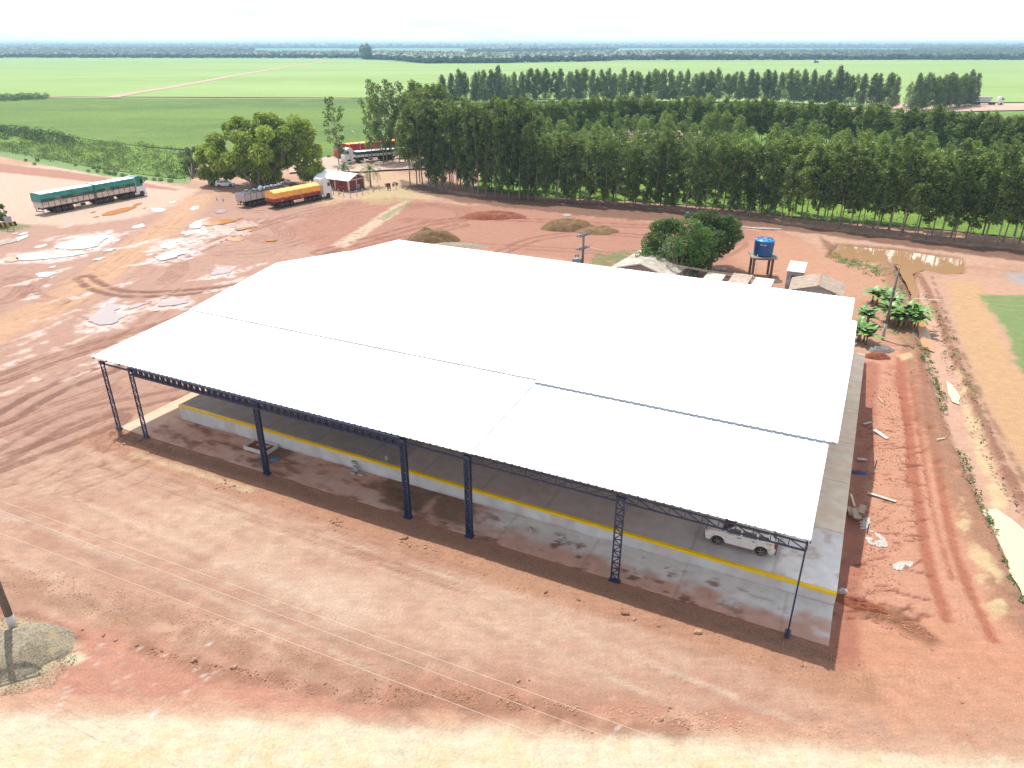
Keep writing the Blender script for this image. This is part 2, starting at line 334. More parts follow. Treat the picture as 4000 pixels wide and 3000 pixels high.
# left yard: the sandy lane, churned mud, tyre tracks
ORB = [(-300, 1420), (0, 1290), (180, 1210), (330, 1120), (480, 1010), (610, 920), (700, 845), (790, 765)]
sline(ORB, 6.0, (230, 182, 140), 1.8, 1.2, .9, fr=.4)
for k in range(14):
    o_ = -3+k*.45+rnd.uniform(-.1, .1); sline(ORB, .22, (212, 150, 104), .12, .08, .45, off=o_, br=.45)
DARK = (166, 110, 86); DK2 = (150, 98, 76)
def ruts(pts, gauge=2.0, w=.34, col=DARK, st=.8, h=-.06, n=1, sp=.5, br=.32):
    for i in range(n):
        o = (i-(n-1)/2)*sp
        for s in (-.5, .5): sline(pts, w, col, .12, .06, st, h, off=o+s*gauge, br=br)
ruts([(330, 1085), (370, 1120), (470, 1150), (620, 1150), (860, 1130), (1000, 1105), (1300, 990)], 1.9, .6, DK2, .9, n=2, sp=.5)
ruts([(0, 1480), (300, 1370), (700, 1260), (1000, 1120), (1350, 985), (1800, 880)], 2.1, .4, DK2, .75, n=2, sp=.7)
ruts([(-200, 1560), (200, 1390), (500, 1310), (740, 1240)], 2.1, .3, DARK, .7, n=2, sp=.9)
ruts([(0, 1790), (300, 1610), (600, 1560), (800, 1510)], 2.2, .8, DK2, .6, n=1); ruts([(-100, 1850), (250, 1720), (440, 1640)], 2.2, .5, DK2, .7, n=2)
ruts([(0, 1640), (200, 1520), (420, 1440)], 2.2, 1.0, (138, 92, 74), .75); ruts([(-50, 1700), (200, 1600), (410, 1530)], 2.0, .4, DARK, .6, n=2, sp=.6)
ruts([(-50, 1130), (60, 1080), (110, 1100), (60, 1170), (-60, 1190)], 1.6, .4, DARK, .7, n=2, sp=.6); ruts([(150, 1100), (110, 1130), (130, 1160), (240, 1180)], 1.4, .35, DARK, .6, n=2, sp=.6)
ruts([(640, 1100), (690, 1070), (700, 1030), (650, 990)], 1.6, .3, DARK, .65, n=3, sp=.5)
ruts([(1000, 925), (1060, 945), (1120, 930), (1100, 880), (1000, 860), (880, 870)], 2, .4, DARK, .6, n=3, sp=.7)
ruts([(860, 990), (1000, 985), (1120, 960), (1240, 925)], 2, .3, DARK, .5, n=2)
ruts([(720, 1000), (900, 920), (1050, 870), (1300, 800), (1560, 780)], 2, .5, DARK, .6, n=2); ruts([(1120, 850), (1300, 830), (1500, 790), (1640, 800)], 2, .35, DARK, .5, n=2)
ruts([(1250, 985), (1500, 920), (1640, 880), (1800, 850), (2100, 860), (2400, 880), (2700, 890)], 2.2, .5, (160, 98, 74), .7, n=2)
ruts([(1500, 930), (1900, 960), (2300, 980), (2420, 1000)], 2, .4, DARK, .6, n=2); ruts([(1960, 985), (2080, 930), (2300, 905), (2600, 930)], 2, .4, (158, 98, 74), .7, n=2)
ruts([(1560, 820), (1700, 790), (1850, 830), (1780, 870), (1600, 860)], 2.2, .4, DARK, .6, n=3, sp=.8)
ruts([(2800, 1010), (2900, 960), (2890, 940), (2830, 930)], 1.6, .4, DARK, .6, n=2)
for k in range(34):
    a = rnd.uniform(0, 1); x0 = rnd.uniform(-100, 500); y0 = 980+rnd.uniform(0, 850); ln = rnd.uniform(350, 800)
    ruts([(x0, y0+120), (x0+ln*.5, y0+40), (x0+ln, y0-ln*.35)], 2.0, rnd.uniform(.15, .35), DARK, rnd.uniform(.3, .55), h=-.03, br=.42)
for k in range(26):
    x0 = rnd.uniform(700, 1500); y0 = rnd.uniform(800, 990); ln = rnd.uniform(150, 420)
    ruts([(x0-ln/2, y0+rnd.uniform(0, 40)), (x0, y0+rnd.uniform(-14, 20)), (x0+ln/2, y0-rnd.uniform(10, 60))], 1.9, rnd.uniform(.15, .4), DARK, rnd.uniform(.3, .6), h=-.04, br=.4)
for k in range(30):      # bright slurry smeared between the ruts
    x0 = rnd.uniform(-50, 950); y0 = rnd.uniform(880, 1240); ln = rnd.uniform(30, 130)
    spoly([(x0-ln, y0+ln*.20), (x0, y0-4), (x0+ln, y0-ln*.3), (x0+ln*.8, y0-ln*.2), (x0, y0+10)], (240, 206, 190), .5, .8, .8, fr=1.1, br=.4, wet=.75)
for k in range(14):
    x0 = rnd.uniform(0, 600); y0 = rnd.uniform(1280, 1560); ln = rnd.uniform(60, 160)
    spoly([(x0-ln, y0+ln*.35), (x0, y0-4), (x0+ln, y0-ln*.45), (x0+ln*.8, y0-ln*.3), (x0, y0+12)], (236, 200, 180), .4, .6, .7, fr=1.3, br=.42, wet=.6)
spoly([(1290, 960), (1420, 880), (1540, 800), (1600, 780), (1560, 830), (1440, 910), (1350, 970)], (232, 208, 176), .4, .5, .8, br=.35)
spoly([(1480, 850), (1590, 790), (1600, 800), (1500, 860)], (140, 160, 96), .3, .5, .8, br=.45)
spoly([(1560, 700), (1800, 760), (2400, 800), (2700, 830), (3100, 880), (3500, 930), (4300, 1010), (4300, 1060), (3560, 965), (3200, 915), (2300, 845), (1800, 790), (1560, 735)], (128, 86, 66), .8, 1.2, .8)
for pg in ([(180, 985), (260, 920), (440, 900), (460, 930), (400, 975), (280, 995)], [(-20, 1030), (40, 985), (340, 972), (350, 1000), (200, 1025)], [(580, 1020), (640, 975), (760, 965), (790, 990), (700, 1020), (640, 1035)], [(560, 985), (640, 935), (760, 925), (800, 950), (680, 975)], [(300, 1290), (400, 1180), (450, 1160), (520, 1220), (480, 1280), (380, 1300)], [(480, 1225), (620, 1165), (770, 1160), (740, 1205), (520, 1225)], [(720, 915), (780, 850), (900, 870), (1010, 860), (960, 915), (800, 920)], [(800, 1090), (850, 1035), (930, 1040), (910, 1080)]):
    spoly(pg, (240, 206, 192), .8, 1.6, .85, fr=.9, br=.40, wet=.9)
# grass and weeds flush with the ground
for pg in ([(2310, 1010), (2340, 985), (2480, 975), (2560, 985), (2480, 1030), (2380, 1060), (2300, 1050)], [(0, 890), (60, 872), (130, 880), (100, 897), (0, 908)], [(3240, 960), (3262, 1000), (3300, 1010), (3400, 1030), (3500, 1060), (3540, 1110), (3540, 1160), (3480, 1080), (3360, 1050), (3240, 1010)],
           [(3460, 1130), (3540, 1120), (3560, 1190), (3490, 1170)], [(3470, 1290), (3530, 1260), (3600, 1320), (3620, 1380), (3560, 1370)], [(3560, 1330), (3620, 1340), (3615, 1365), (3570, 1360)]):
    spoly(pg, (126, 142, 76), .4, .7, .85, fr=1.6, br=.40)
spoly([(1500, 720), (1620, 735), (1600, 790), (1440, 800), (1400, 775)], (214, 196, 132), 1, 1.2, .6, br=.35)
# right: wheel tracks, ditch and its banks
for pts, w in (([(3515, 1400), (3545, 1640), (3580, 1900), (3620, 2200), (3700, 2420)], .7), ([(3590, 1380), (3640, 1720), (3690, 1980), (3740, 2200), (3880, 2500)], .55), ([(3560, 1500), (3610, 1800), (3650, 2040), (3720, 2260)], .25), ([(3500, 1450), (3550, 1700), (3545, 1900)], .3)):
    sline(pts, w, (196, 112, 80), .15, .1, .85, h=-.08)
spoly([(3450, 1410), (3560, 1400), (3640, 1680), (3580, 1690), (3540, 1660), (3500, 1520)], (190, 108, 78), .4, .6, .5, h=-.04, br=.42)
for k in range(40):
    p = L3((53.6+rnd.uniform(.4, 5.0), rnd.uniform(2, 32)))[0]; a = rnd.uniform(-.5, .5); l_ = rnd.uniform(.5, 1.6)
    sline([(p[0]-l_, p[1]-a, 0), (p[0], p[1]+rnd.uniform(-.15, .15), 0), (p[0]+l_, p[1]+a, 0)], .12, (138, 68, 46), .08, .12, .8, h=-.06, fr=2)
DITCH = [(3520, 1040), (3570, 1130), (3600, 1220), (3640, 1330), (3680, 1450), (3730, 1590), (3800, 1760), (3880, 1930), (3990, 2120), (4120, 2400)]
sline(DITCH, 2.8, (232, 182, 152), .5, .3, .95, h=-.32)
sline(DITCH, .7, (156, 100, 70), .25, .25, .8, h=.18, off=1.75, br=.25); sline(DITCH, 2.0, (178, 128, 94), .5, .5, .75, h=.34, off=-2.4, br=.3)
sline([(3640, 1080), (3700, 1250), (3770, 1400), (3850, 1600), (3960, 1800), (4100, 2050)], .5, (136, 92, 66), .2, .3, .6, br=.45)
sline([(3590, 1200), (3640, 1330), (3700, 1500), (3760, 1640)], .3, (140, 150, 84), .2, .3, .7, off=1.9, br=.5)
for pg in ([(3735, 1990), (3752, 1960), (3780, 2050), (3770, 2100), (3745, 2060)], [(3770, 2110), (3860, 2180), (3900, 2260), (3880, 2330), (3800, 2240)], [(3825, 2355), (3910, 2360), (3908, 2415), (3878, 2422), (3850, 2390)], [(3510, 1392), (3560, 1385), (3560, 1405), (3530, 1410)], [(3740, 1440), (3960, 2000), (3900, 1990), (3790, 1700)]):
    spoly(pg, (248, 216, 160), .25, .45, .8, br=.38)
POND = [(3228, 1003), (3272, 948), (3330, 952), (3520, 968), (3760, 1004), (3772, 1040), (3764, 1066), (3690, 1068), (3610, 1052), (3570, 1066), (3590, 1130), (3600, 1210), (3575, 1200), (3530, 1090), (3495, 1030), (3400, 1022), (3300, 1012)]
spoly(POND, (150, 96, 62), .5, .3, .9, h=-.55)
spoly([(3200, 920), (3262, 960), (3250, 990), (3220, 970)], (150, 92, 70), .5, .5, .7)
spoly([(-60, 2440), (60, 2415), (200, 2425), (265, 2480), (260, 2560), (190, 2650), (60, 2690), (-60, 2700)], (222, 206, 160), .5, .8, .85, br=.3)
spoly([(-60, 2360), (80, 2380), (240, 2430), (330, 2480), (300, 2500), (200, 2440), (60, 2410), (-60, 2400)], (176, 104, 82), .25, .4, .6)
# white chips and litter near the road
for k in range(130):
    x0 = rnd.uniform(120, 900); y0 = rnd.uniform(2500, 2790); s = rnd.uniform(1, 4)
    if rnd.random() < .25: x0 = rnd.uniform(900, 3400); y0 = rnd.uniform(2600, 2960)
    spoly([(x0-s*2, y0), (x0, y0-s), (x0+s*2, y0), (x0, y0+s)], (250, 240, 226), .06, .05, .8)
spoly([(250, 2565), (300, 2550), (330, 2560), (310, 2590), (260, 2595)], (248, 236, 192), .12, .2, .8); spoly([(580, 2790), (600, 2770), (625, 2785), (600, 2808)], (255, 255, 250), .1, .2, .9)
# the footprint of the building and of the fields is pushed just below its sheet
fp = (LU > -3.0) & (LU < 53.2) & (LV > .5) & (LV < 44.4); GH[fp] = -.35
GH[~near] = 0
far = np.hypot(PX, PY) > 240
GH[far & (np.abs(PX) > 200) | (PY > 260)] -= .05
# fields: earth under the crop away from the yard
yard = W2([(-900, 560), (0, 612), (230, 655), (420, 690), (740, 720), (760, 640), (1240, 625), (1330, 600), (1600, 580), (2200, 500), (2700, 530), (3300, 620), (4400, 760), (6500, 1500), (6500, 8000), (-6000, 8000), (-2600, 700)])
dd, _ = seg_d(PX, PY, yard, True); ins = inside(PX, PY, yard); dd = np.where(ins, -dd, dd)
lay(np.arange(NV), sstep(-.4, .6, dd+(n4-.5)*1.5), A(140, 170, 96))
nx, ny = len(gx), len(gy); ii = np.arange((ny-1)*(nx-1)); r_ = ii//(nx-1); c_ = ii % (nx-1); a_ = r_*nx+c_
gm = bpy.data.materials.new('red_earth'); gm.use_nodes = True; t_ = gm.node_tree; n_ = t_.nodes; l_ = t_.links; b_ = n_['Principled BSDF']
b_.inputs['Roughness'].default_value = .85; b_.inputs['Specular IOR Level'].default_value = .25
at = n_.new('ShaderNodeAttribute'); at.attribute_name = 'tint'; tcn = n_.new('ShaderNodeTexCoord')
def nzn(sc, det=5, vec=None, ro=.6):
    q = n_.new('ShaderNodeTexNoise'); q.inputs['Scale'].default_value = sc; q.inputs['Detail'].default_value = det; q.inputs['Roughness'].default_value = ro; l_.new(vec or tcn.outputs['Object'], q.inputs['Vector']); return q
def mrn(src, a, b, c, d):
    q = n_.new('ShaderNodeMapRange'); 
    for k_, v_ in zip(('From Min', 'From Max', 'To Min', 'To Max'), (a, b, c, d)): q.inputs[k_].default_value = v_
    l_.new(src, q.inputs[0]); return q
mpn = n_.new('ShaderNodeMapping'); mpn.inputs['Rotation'].default_value = (0, 0, -UA); mpn.inputs['Scale'].default_value = (.35, 2.2, 1); l_.new(tcn.outputs['Object'], mpn.inputs[0])
spk = mrn(nzn(13, 3, ro=.6).outputs['Fac'], .60, .70, 1.0, .70); spk2 = mrn(nzn(26, 2).outputs['Fac'], .62, .70, 1.0, 1.22)
msk = mrn(nzn(.35, 4).outputs['Fac'], .50, .64, 0, 1)
mp3 = n_.new('ShaderNodeMapping'); mp3.inputs['Rotation'].default_value = (0, 0, -UA); l_.new(tcn.outputs['Object'], mp3.inputs[0])
wv = n_.new('ShaderNodeTexWave'); wv.inputs['Scale'].default_value = 1.15; wv.inputs['Distortion'].default_value = 9.0; wv.inputs['Detail'].default_value = 3; wv.inputs['Detail Scale'].default_value = 1.6; l_.new(mp3.outputs[0], wv.inputs['Vector'])
tr_ = mrn(wv.outputs['Fac'], 0, 1, -.5, .5); tm_ = n_.new('ShaderNodeMath'); tm_.operation = 'MULTIPLY'; l_.new(tr_.outputs[0], tm_.inputs[0]); l_.new(msk.outputs[0], tm_.inputs[1]); tq_ = n_.new('ShaderNodeMath'); tq_.operation = 'MULTIPLY_ADD'; tq_.inputs[1].default_value = .12; tq_.inputs[2].default_value = 1.0; l_.new(tm_.outputs[0], tq_.inputs[0])
f1 = mrn(nzn(1.1, 10, ro=.72).outputs['Fac'], .3, .7, .86, 1.13); f2 = mrn(nzn(8, 9, ro=.75).outputs['Fac'], .30, .70, .80, 1.19); f3 = mrn(nzn(1.6, 6, mpn.outputs[0]).outputs['Fac'], .35, .65, .93, 1.06)
m1 = n_.new('ShaderNodeMath'); m1.operation = 'MULTIPLY'; l_.new(f1.outputs[0], m1.inputs[0]); l_.new(f2.outputs[0], m1.inputs[1])
m2 = n_.new('ShaderNodeMath'); m2.operation = 'MULTIPLY'; l_.new(m1.outputs[0], m2.inputs[0]); l_.new(f3.outputs[0], m2.inputs[1])
vs = n_.new('ShaderNodeVectorMath'); vs.operation = 'SCALE'; l_.new(at.outputs['Color'], vs.inputs[0]); l_.new(m2.outputs[0], vs.inputs['Scale'])
m3 = n_.new('ShaderNodeMath'); m3.operation = 'MULTIPLY'; l_.new(spk.outputs[0], m3.inputs[0]); l_.new(spk2.outputs[0], m3.inputs[1])
m4 = n_.new('ShaderNodeMath'); m4.operation = 'MULTIPLY'; l_.new(m3.outputs[0], m4.inputs[0]); l_.new(tq_.outputs[0], m4.inputs[1])
v2_ = n_.new('ShaderNodeVectorMath'); v2_.operation = 'SCALE'; l_.new(vs.outputs[0], v2_.inputs[0]); l_.new(m4.outputs[0], v2_.inputs['Scale']); l_.new(v2_.outputs[0], b_.inputs['Base Color'])
aw = n_.new('ShaderNodeAttribute'); aw.attribute_name = 'wet'; wn = mrn(nzn(1.7, 6).outputs['Fac'], .38, .52, 0, 1); wm_ = n_.new('ShaderNodeMath'); wm_.operation = 'MULTIPLY'; l_.new(aw.outputs['Fac'], wm_.inputs[0]); l_.new(wn.outputs[0], wm_.inputs[1])
rgh = mrn(wm_.outputs[0], 0, .8, .85, .10); l_.new(rgh.outputs[0], b_.inputs['Roughness']); spc = mrn(wm_.outputs[0], 0, .8, .25, .6); l_.new(spc.outputs[0], b_.inputs['Specular IOR Level'])
ba = nzn(5.5, 10, ro=.75); bp = n_.new('ShaderNodeBump'); bp.inputs['Distance'].default_value = .13; bp.inputs['Strength'].default_value = .9; l_.new(ba.outputs['Fac'], bp.inputs['Height']); bst = mrn(wm_.outputs[0], 0, .7, .95, .06); l_.new(bst.outputs[0], bp.inputs['Strength']); l_.new(bp.outputs[0], b_.inputs['Normal'])
ground = npmesh('ground', np.stack([PX, PY, GH], 1), np.stack([a_, a_+1, a_+nx+1, a_+nx], 1), gm, colors=np.clip(GC, 0, .9), smooth=True)
wa = ground.data.attributes.new('wet', 'FLOAT', 'POINT'); wa.data.foreach_set('value', GW.astype(np.float32))
tag(ground, 'red earth yard with tyre tracks, sandy lane and pale road edge', None, kind='structure')
def gz(x, y):
    "height of the ground at x, y"
    i = int(np.clip(np.searchsorted(gx, x)-1, 0, nx-2)); j = int(np.clip(np.searchsorted(gy, y)-1, 0, ny-2))
    return float(GH[j*nx+i])
# ------------------------------------------------------------------ concrete apron and raised loading platform
def gridsheet(name, u0, u1, v0, v1, st, zf, paint, m, th, parent=None):
    "slab in building coordinates with painted top; th = depth of its sides"
    us = np.linspace(u0, u1, max(2, int((u1-u0)/st)+1)); vs_ = np.linspace(v0, v1, max(2, int((v1-v0)/st)+1))
    U_, V_ = np.meshgrid(us, vs_); u = U_.ravel(); v = V_.ravel(); z = zf(u, v); n = len(us); mm = len(vs_)
    C = paint(u, v); ii = np.arange((mm-1)*(n-1)); a = (ii//(n-1))*n+ii % (n-1)
    F = [np.stack([a, a+1, a+n+1, a+n], 1)]; P = [np.stack([u, v, z], 1)]; Cs = [C]; base = len(u)
    for sel in (np.arange(n), np.arange(n)+(mm-1)*n, np.arange(mm)*n, np.arange(mm)*n+n-1):
        q = np.stack([u[sel], v[sel], z[sel]], 1); lo = q.copy(); lo[:, 2] = z[sel]-th
        P += [q, lo]; Cs += [C[sel]*.95]*2; k = len(sel); i = np.arange(k-1); F.append(np.stack([base+i, base+i+1, base+k+i+1, base+k+i], 1)); base += 2*k
    P = np.concatenate(P); C = np.concatenate(Cs)
    o = npmesh(name, P, np.concatenate(F), m, colors=np.clip(C, 0, .9), parent=parent)
    if parent is None: o.location = O0; o.rotation_euler = (0, 0, UA)
    return o
def mixc(c, m, col): return c*(1-m[:, None])+np.array(col)*m[:, None]
CONC = mat('painted_concrete', (1, 1, 1), rough=.8, var=.10, scale=1.2, bump=.01, bscale=14, attr='tint', spec=.3)
CA = (.60, .58, .55)
def paint_apron(u, v):
    n = fbm(u*.35, v*1.0, 61); m = fbm(u*1.3, v*2.6, 62); q = fbm(u*.9, v*1.2, 66); c = np.tile(np.array(CA)*1.05, (len(u), 1))
    red = np.array((.48, .26, .18)); dk = np.array((.18, .068, .042))
    lft = 1-sstep(29, 33, u)
    c = mixc(c, np.clip(lft*(.75+.4*n), 0, 1)*.92, red)
    edge = 1-sstep(.6, 2.4, v+(q-.5)*3.0)
    c = mixc(c, np.clip(edge*(1-lft)*1.1, 0, 1)*.9, red)
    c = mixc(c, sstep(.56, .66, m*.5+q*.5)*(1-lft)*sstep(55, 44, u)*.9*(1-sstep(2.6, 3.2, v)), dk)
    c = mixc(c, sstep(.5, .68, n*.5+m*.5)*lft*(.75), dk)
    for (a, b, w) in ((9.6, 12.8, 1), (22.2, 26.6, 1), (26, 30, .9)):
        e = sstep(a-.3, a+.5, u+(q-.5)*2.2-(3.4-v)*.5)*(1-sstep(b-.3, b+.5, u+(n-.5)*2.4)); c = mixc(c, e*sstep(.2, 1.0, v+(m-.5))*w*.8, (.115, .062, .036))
    c = mixc(c, (1-sstep(-1.2, .2, u))*.9, (.52, .36, .26)); c = mixc(c, (1-sstep(-3.2, -2.2, u))*.5, (.6, .44, .32))
    for k in range(-3, 54, 6): c = mixc(c, (np.abs(u-k-.02) < .07)*.2, (.1, .06, .05))
    return c
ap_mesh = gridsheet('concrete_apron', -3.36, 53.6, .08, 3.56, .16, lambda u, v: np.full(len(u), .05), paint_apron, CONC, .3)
tag(ap_mesh, 'stained concrete apron in front of the raised platform', None, kind='structure')
ap2 = gridsheet('concrete_strip', -3.36, .20, 3.56, 44.5, .3, lambda u, v: np.full(len(u), .046), paint_apron, CONC, .3)
tag(ap2, 'pale concrete strip along the far end of the platform', None, kind='structure')
DZ = lambda u, v: 1.44-.52*np.clip(u/53.3, 0, 1)
def paint_deck(u, v):
    n = fbm(u*.25, v*.25, 71); m = fbm(u*1.1, v*1.1, 72); s = fbm(u*.3, v*1.4, 74)
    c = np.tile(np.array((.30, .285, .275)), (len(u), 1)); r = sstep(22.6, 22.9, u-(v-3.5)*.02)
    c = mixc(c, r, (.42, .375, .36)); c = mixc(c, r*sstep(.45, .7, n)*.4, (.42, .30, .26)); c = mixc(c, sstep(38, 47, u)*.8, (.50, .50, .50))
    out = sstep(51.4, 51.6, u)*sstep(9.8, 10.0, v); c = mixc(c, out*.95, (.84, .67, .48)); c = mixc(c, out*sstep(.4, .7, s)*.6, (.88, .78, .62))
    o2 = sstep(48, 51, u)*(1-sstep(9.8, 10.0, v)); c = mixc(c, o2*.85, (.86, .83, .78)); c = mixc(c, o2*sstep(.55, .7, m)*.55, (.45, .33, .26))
    for k in (3.5, 10, 16.5, 23, 29.5, 36): c = mixc(c, ((np.abs(v-k) < .09)*(u > 50))*.3, (.3, .24, .2)); 
    for k in range(0, 54, 5): c = mixc(c, (np.abs(u-k) < .07)*.3, (.16, .14, .13))
    y = (v < 3.66+.1); c = mixc(c, y*(1-.45*sstep(.58, .72, m*.6+s*.4)), (.85, .55, .004))
    c = mixc(c, (v >= 3.66+.1)*(v < 4.0)*.0, (.3, .2, .05))
    c = mixc(c, (v < 3.9)*(1-y)*.3, (.5, .34, .03))
    return c
plat = thing('loading_platform', 'long raised concrete loading platform with a yellow painted edge under the white roof', 'platform', O0, UA)
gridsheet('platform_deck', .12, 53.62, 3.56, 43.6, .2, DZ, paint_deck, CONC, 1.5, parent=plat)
def paint_face(u, z):
    n = fbm(u*.8, z*.25, 81); c = np.tile(np.array((.60, .60, .60)), (len(u), 1)); return mixc(c, sstep(.45, .7, n)*.5, (.50, .39, .35))
us = np.linspace(.12, 53.61, 330); zs = np.linspace(0, 1, 9); U_, S_ = np.meshgrid(us, zs); u = U_.ravel(); s_ = S_.ravel(); top = DZ(u, 0)-.17
ii = np.arange(8*329); a = (ii//329)*330+ii % 329
zz = top*s_+.02*(1-s_); cf = paint_face(u, zz); cf = mixc(cf, (1-sstep(0, .22, zz+(fbm(u*.9, u*0, 88)-.5)*.3))*.6, (.36, .2, .14))
f_ = npmesh('platform_wall', np.stack([u, np.full(len(u), 3.548), zz], 1), np.stack([a, a+1, a+331, a+330], 1), CONC, colors=cf, parent=plat)
YEL = mat('yellow_paint', (.86, .57, .004), rough=.5, var=.10, scale=2, dirt=((.48, .33, .14), .56, .78, 2.2), stretch=(.5, 1, 1.5))
m = MB()
for k in range(18):
    ua, ub = .12+k*2.972, .12+(k+1)*2.972
    za, zb = float(DZ(ua, 0)), float(DZ(ub, 0))
    m.add([(ua, 3.545, za-.17), (ub, 3.545, zb-.17), (ub, 3.545, zb+.012), (ua, 3.545, za+.012), (ua, 3.80, za-.17), (ub, 3.80, zb-.17), (ub, 3.80, zb+.012), (ua, 3.80, za+.012)],
          [(0, 1, 2, 3), (3, 2, 6, 7), (4, 7, 6, 5), (0, 3, 7, 4), (1, 5, 6, 2)])
m.build('yellow_edge', YEL, plat)
# ------------------------------------------------------------------ the open warehouse
ROOFM = mat('white_sheet_roof', (.86, .87, .88), rough=.45, var=.03, scale=.4, spec=.4, dirt=((.7, .68, .64), .7, .95, .5))
BLUE = mat('navy_steel', (.022, .035, .082), rough=.42, var=.2, scale=4, spec=.5, dirt=((.10, .07, .06), .6, .85, 3))
shed = thing('open_warehouse', 'huge open sided warehouse with a white metal roof on navy lattice columns', 'warehouse', O0, UA)
def roof_sheet(u0, u1, v0, z0, v1, z1, name='roof_panel'):
    "ribbed sheets falling along v; ribs every half metre"
    pu = []; pz = []; k = u0
    while k < u1-.5:
        pu += [k, k+.34, k+.38, k+.46]; pz += [0, 0, .045, .045]; k += .5
    pu += [u1]; pz += [0]; pu = np.array(pu); pz = np.array(pz); n = len(pu)
    nv = 5; P = []
    for side in (0, -.03):
        for i in range(nv):
            t = i/(nv-1); P.append(np.stack([pu, np.full(n, v0+(v1-v0)*t), pz+z0+(z1-z0)*t+side], 1))
    P = np.concatenate(P); F = []
    for q in (0, nv):
        for i in range(nv-1):
            a = (q+i)*n+np.arange(n-1); F.append(np.stack([a, a+1, a+n+1, a+n], 1))
    for i in (0, nv-1):
        a = i*n+np.arange(n-1); b = (nv+i)*n+np.arange(n-1); F.append(np.stack([a, a+1, b+1, b], 1))
    e = []
    for i in range(nv-1):
        for j in (0, n-1): e.append((i*n+j, (i+1)*n+j, (nv+i+1)*n+j, (nv+i)*n+j))
    F.append(np.array(e)); return npmesh(name, P, np.concatenate(F), ROOFM, parent=shed)
SEAM = 31.42
for (u0, u1, ua, ub, g, h) in ((-4.52, SEAM, -4.52, SEAM, .085, 0), (SEAM-.04, 51.6, SEAM-.04, 52.1, .17, .035)):
    roof_sheet(u0, u1, -.05, 6.55+h, 10.75, 7.30+h); roof_sheet(u0, u1, 34.05, 7.20+h, 44.8, 6.32+h)
    roof_sheet(ua, ub, 10.35 if g < .1 else 9.75, 7.30+g, 22.25, 8.82+g*.5); roof_sheet(ua, ub, 22.25, 8.82+g*.5, 34.35, 7.20+g)
m = MB(); m.bar((SEAM-.05, -.04, 6.60), (SEAM-.05, 10.3, 7.34), .035, .05); m.build('seam_shade_bar', mat('seam_shade_grey', (.22, .23, .25), rough=.6), shed)  # grey bar added along the roof seam to draw its shading line
# steelwork just under the roof line
m = MB(); m.bar((-4.3, 10.5, 7.24), (51.4, 10.5, 7.24), .08, .16); m.bar((SEAM, 9.85, 7.36), (52.0, 9.85, 7.36), .05, .14); m.build('purlin', mat('grey_steel', (.30, .33, .37), rough=.5), shed)
def zroof(v): return float(np.interp(v, [0, 10.35, 22.25, 34.05, 44.8], [6.55, 7.26, 8.8, 7.18, 6.3]))
for k in range(9):
    m = MB(); vv = .5+k*5.4; zt = zroof(vv)-.03
    m.bar((-4.3, vv, zt-.12), (51.4, vv, zt-.12), .08, .16); m.build('purlin', BLUE, shed)
def truss(u0, u1, z0, z1, h, step, lean, thick=.07, name='eave_truss', planes=(-.12, .12)):
    m = MB(); n = max(1, round((u1-u0)/step)); zt = lambda u: z0+(z1-z0)*(u-u0)/(u1-u0)
    for v in planes:
        m.bar((u0, v, zt(u0)), (u1, v, zt(u1)), thick, thick*1.4); m.bar((u0, v, zt(u0)-h), (u1, v, zt(u1)-h), thick, thick*1.6)
        for i in range(n+1):
            u = u0+(u1-u0)*i/n; m.bar((u, v, zt(u)), (u, v, zt(u)-h), thick*.8)
            if i < n:
                b = u0+(u1-u0)*(i+1)/n
                if lean > 0: m.bar((u, v, zt(u)), (b, v, zt(b)-h), thick*.8)
                else: m.bar((b, v, zt(b)), (u, v, zt(u)-h), thick*.8)
    return m.build(name, BLUE, shed)
truss(0, 26.0, 6.45, 6.40, .62, .62, 1, .085); truss(31.2, 41.2, 6.38, 6.36, .50, 1.0, -1, .055, planes=(0,)); truss(41.4, 51.5, 6.36, 6.34, .50, .95, 1, .06, planes=(0,))
m = MB(); m.bar((-3.4, 0, 6.12), (0, 0, 6.12), .09, .12); m.build('tie_beam', BLUE, shed)
m = MB(); m.bar((26, 0, 6.05), (31.3, 0, 6.02), .09, .12); m.build('tie_beam', BLUE, shed)
for k in range(37):
    m = MB(); u = -4.2+k*1.55; m.box((u, -.02, 6.47), (.06, .22, .10)); m.build('sheet_bracket', BLUE, shed)
def column(u, w, d, h, plates=False, v=0.0):
    m = MB(); t = .075
    for x in (-w/2, w/2):
        for y in ((-d/2, d/2) if d > .12 else (0,)): m.bar((u+x, v+y, .05), (u+x, v+y, h), t, t*1.3)
    z = .12; i = 0; st = w*.95 if w > d else d*.95
    ys = (-d/2, d/2) if d > .12 else (0,)
    while z+st < h:
        for y in ys:
            a, b = (-w/2, w/2) if i % 2 else (w/2, -w/2)
            m.bar((u+a, v+y, z), (u+b, v+y, z+st), t*.7 if not plates else t*1.0); m.bar((u-w/2, v+y, z), (u+w/2, v+y, z), t*.7)
        if d > .12:
            for x in (-w/2, w/2): m.bar((u+x, v-d/2, z), (u+x, v+d/2, z+st if i % 2 else z), t*.7)
        z += st; i += 1
    m.box((u, v, .09), (w+.25, d+.25, .04)); m.box((u, v, h-.1), (w+.1, d+.12, .2))
    return m.build('column', BLUE, shed)
column(-3.35, .44, .10, 6.3, v=0); column(0, .44, .10, 6.3); column(13.3, .36, .16, 6.3, True); column(26.2, .36, .18, 6.3, True); column(31.1, .36, .18, 6.3, True); column(41.3, .46, .10, 6.2)
m = MB()
for y in (-.22, .22): m.bar((51.45, y, .05), (51.45, y, 6.3), .12, .09)
for i in range(12): m.bar((51.45, -.22 if i % 2 else .22, .1+i*.5), (51.45, .22 if i % 2 else -.22, .6+i*.5), .05)
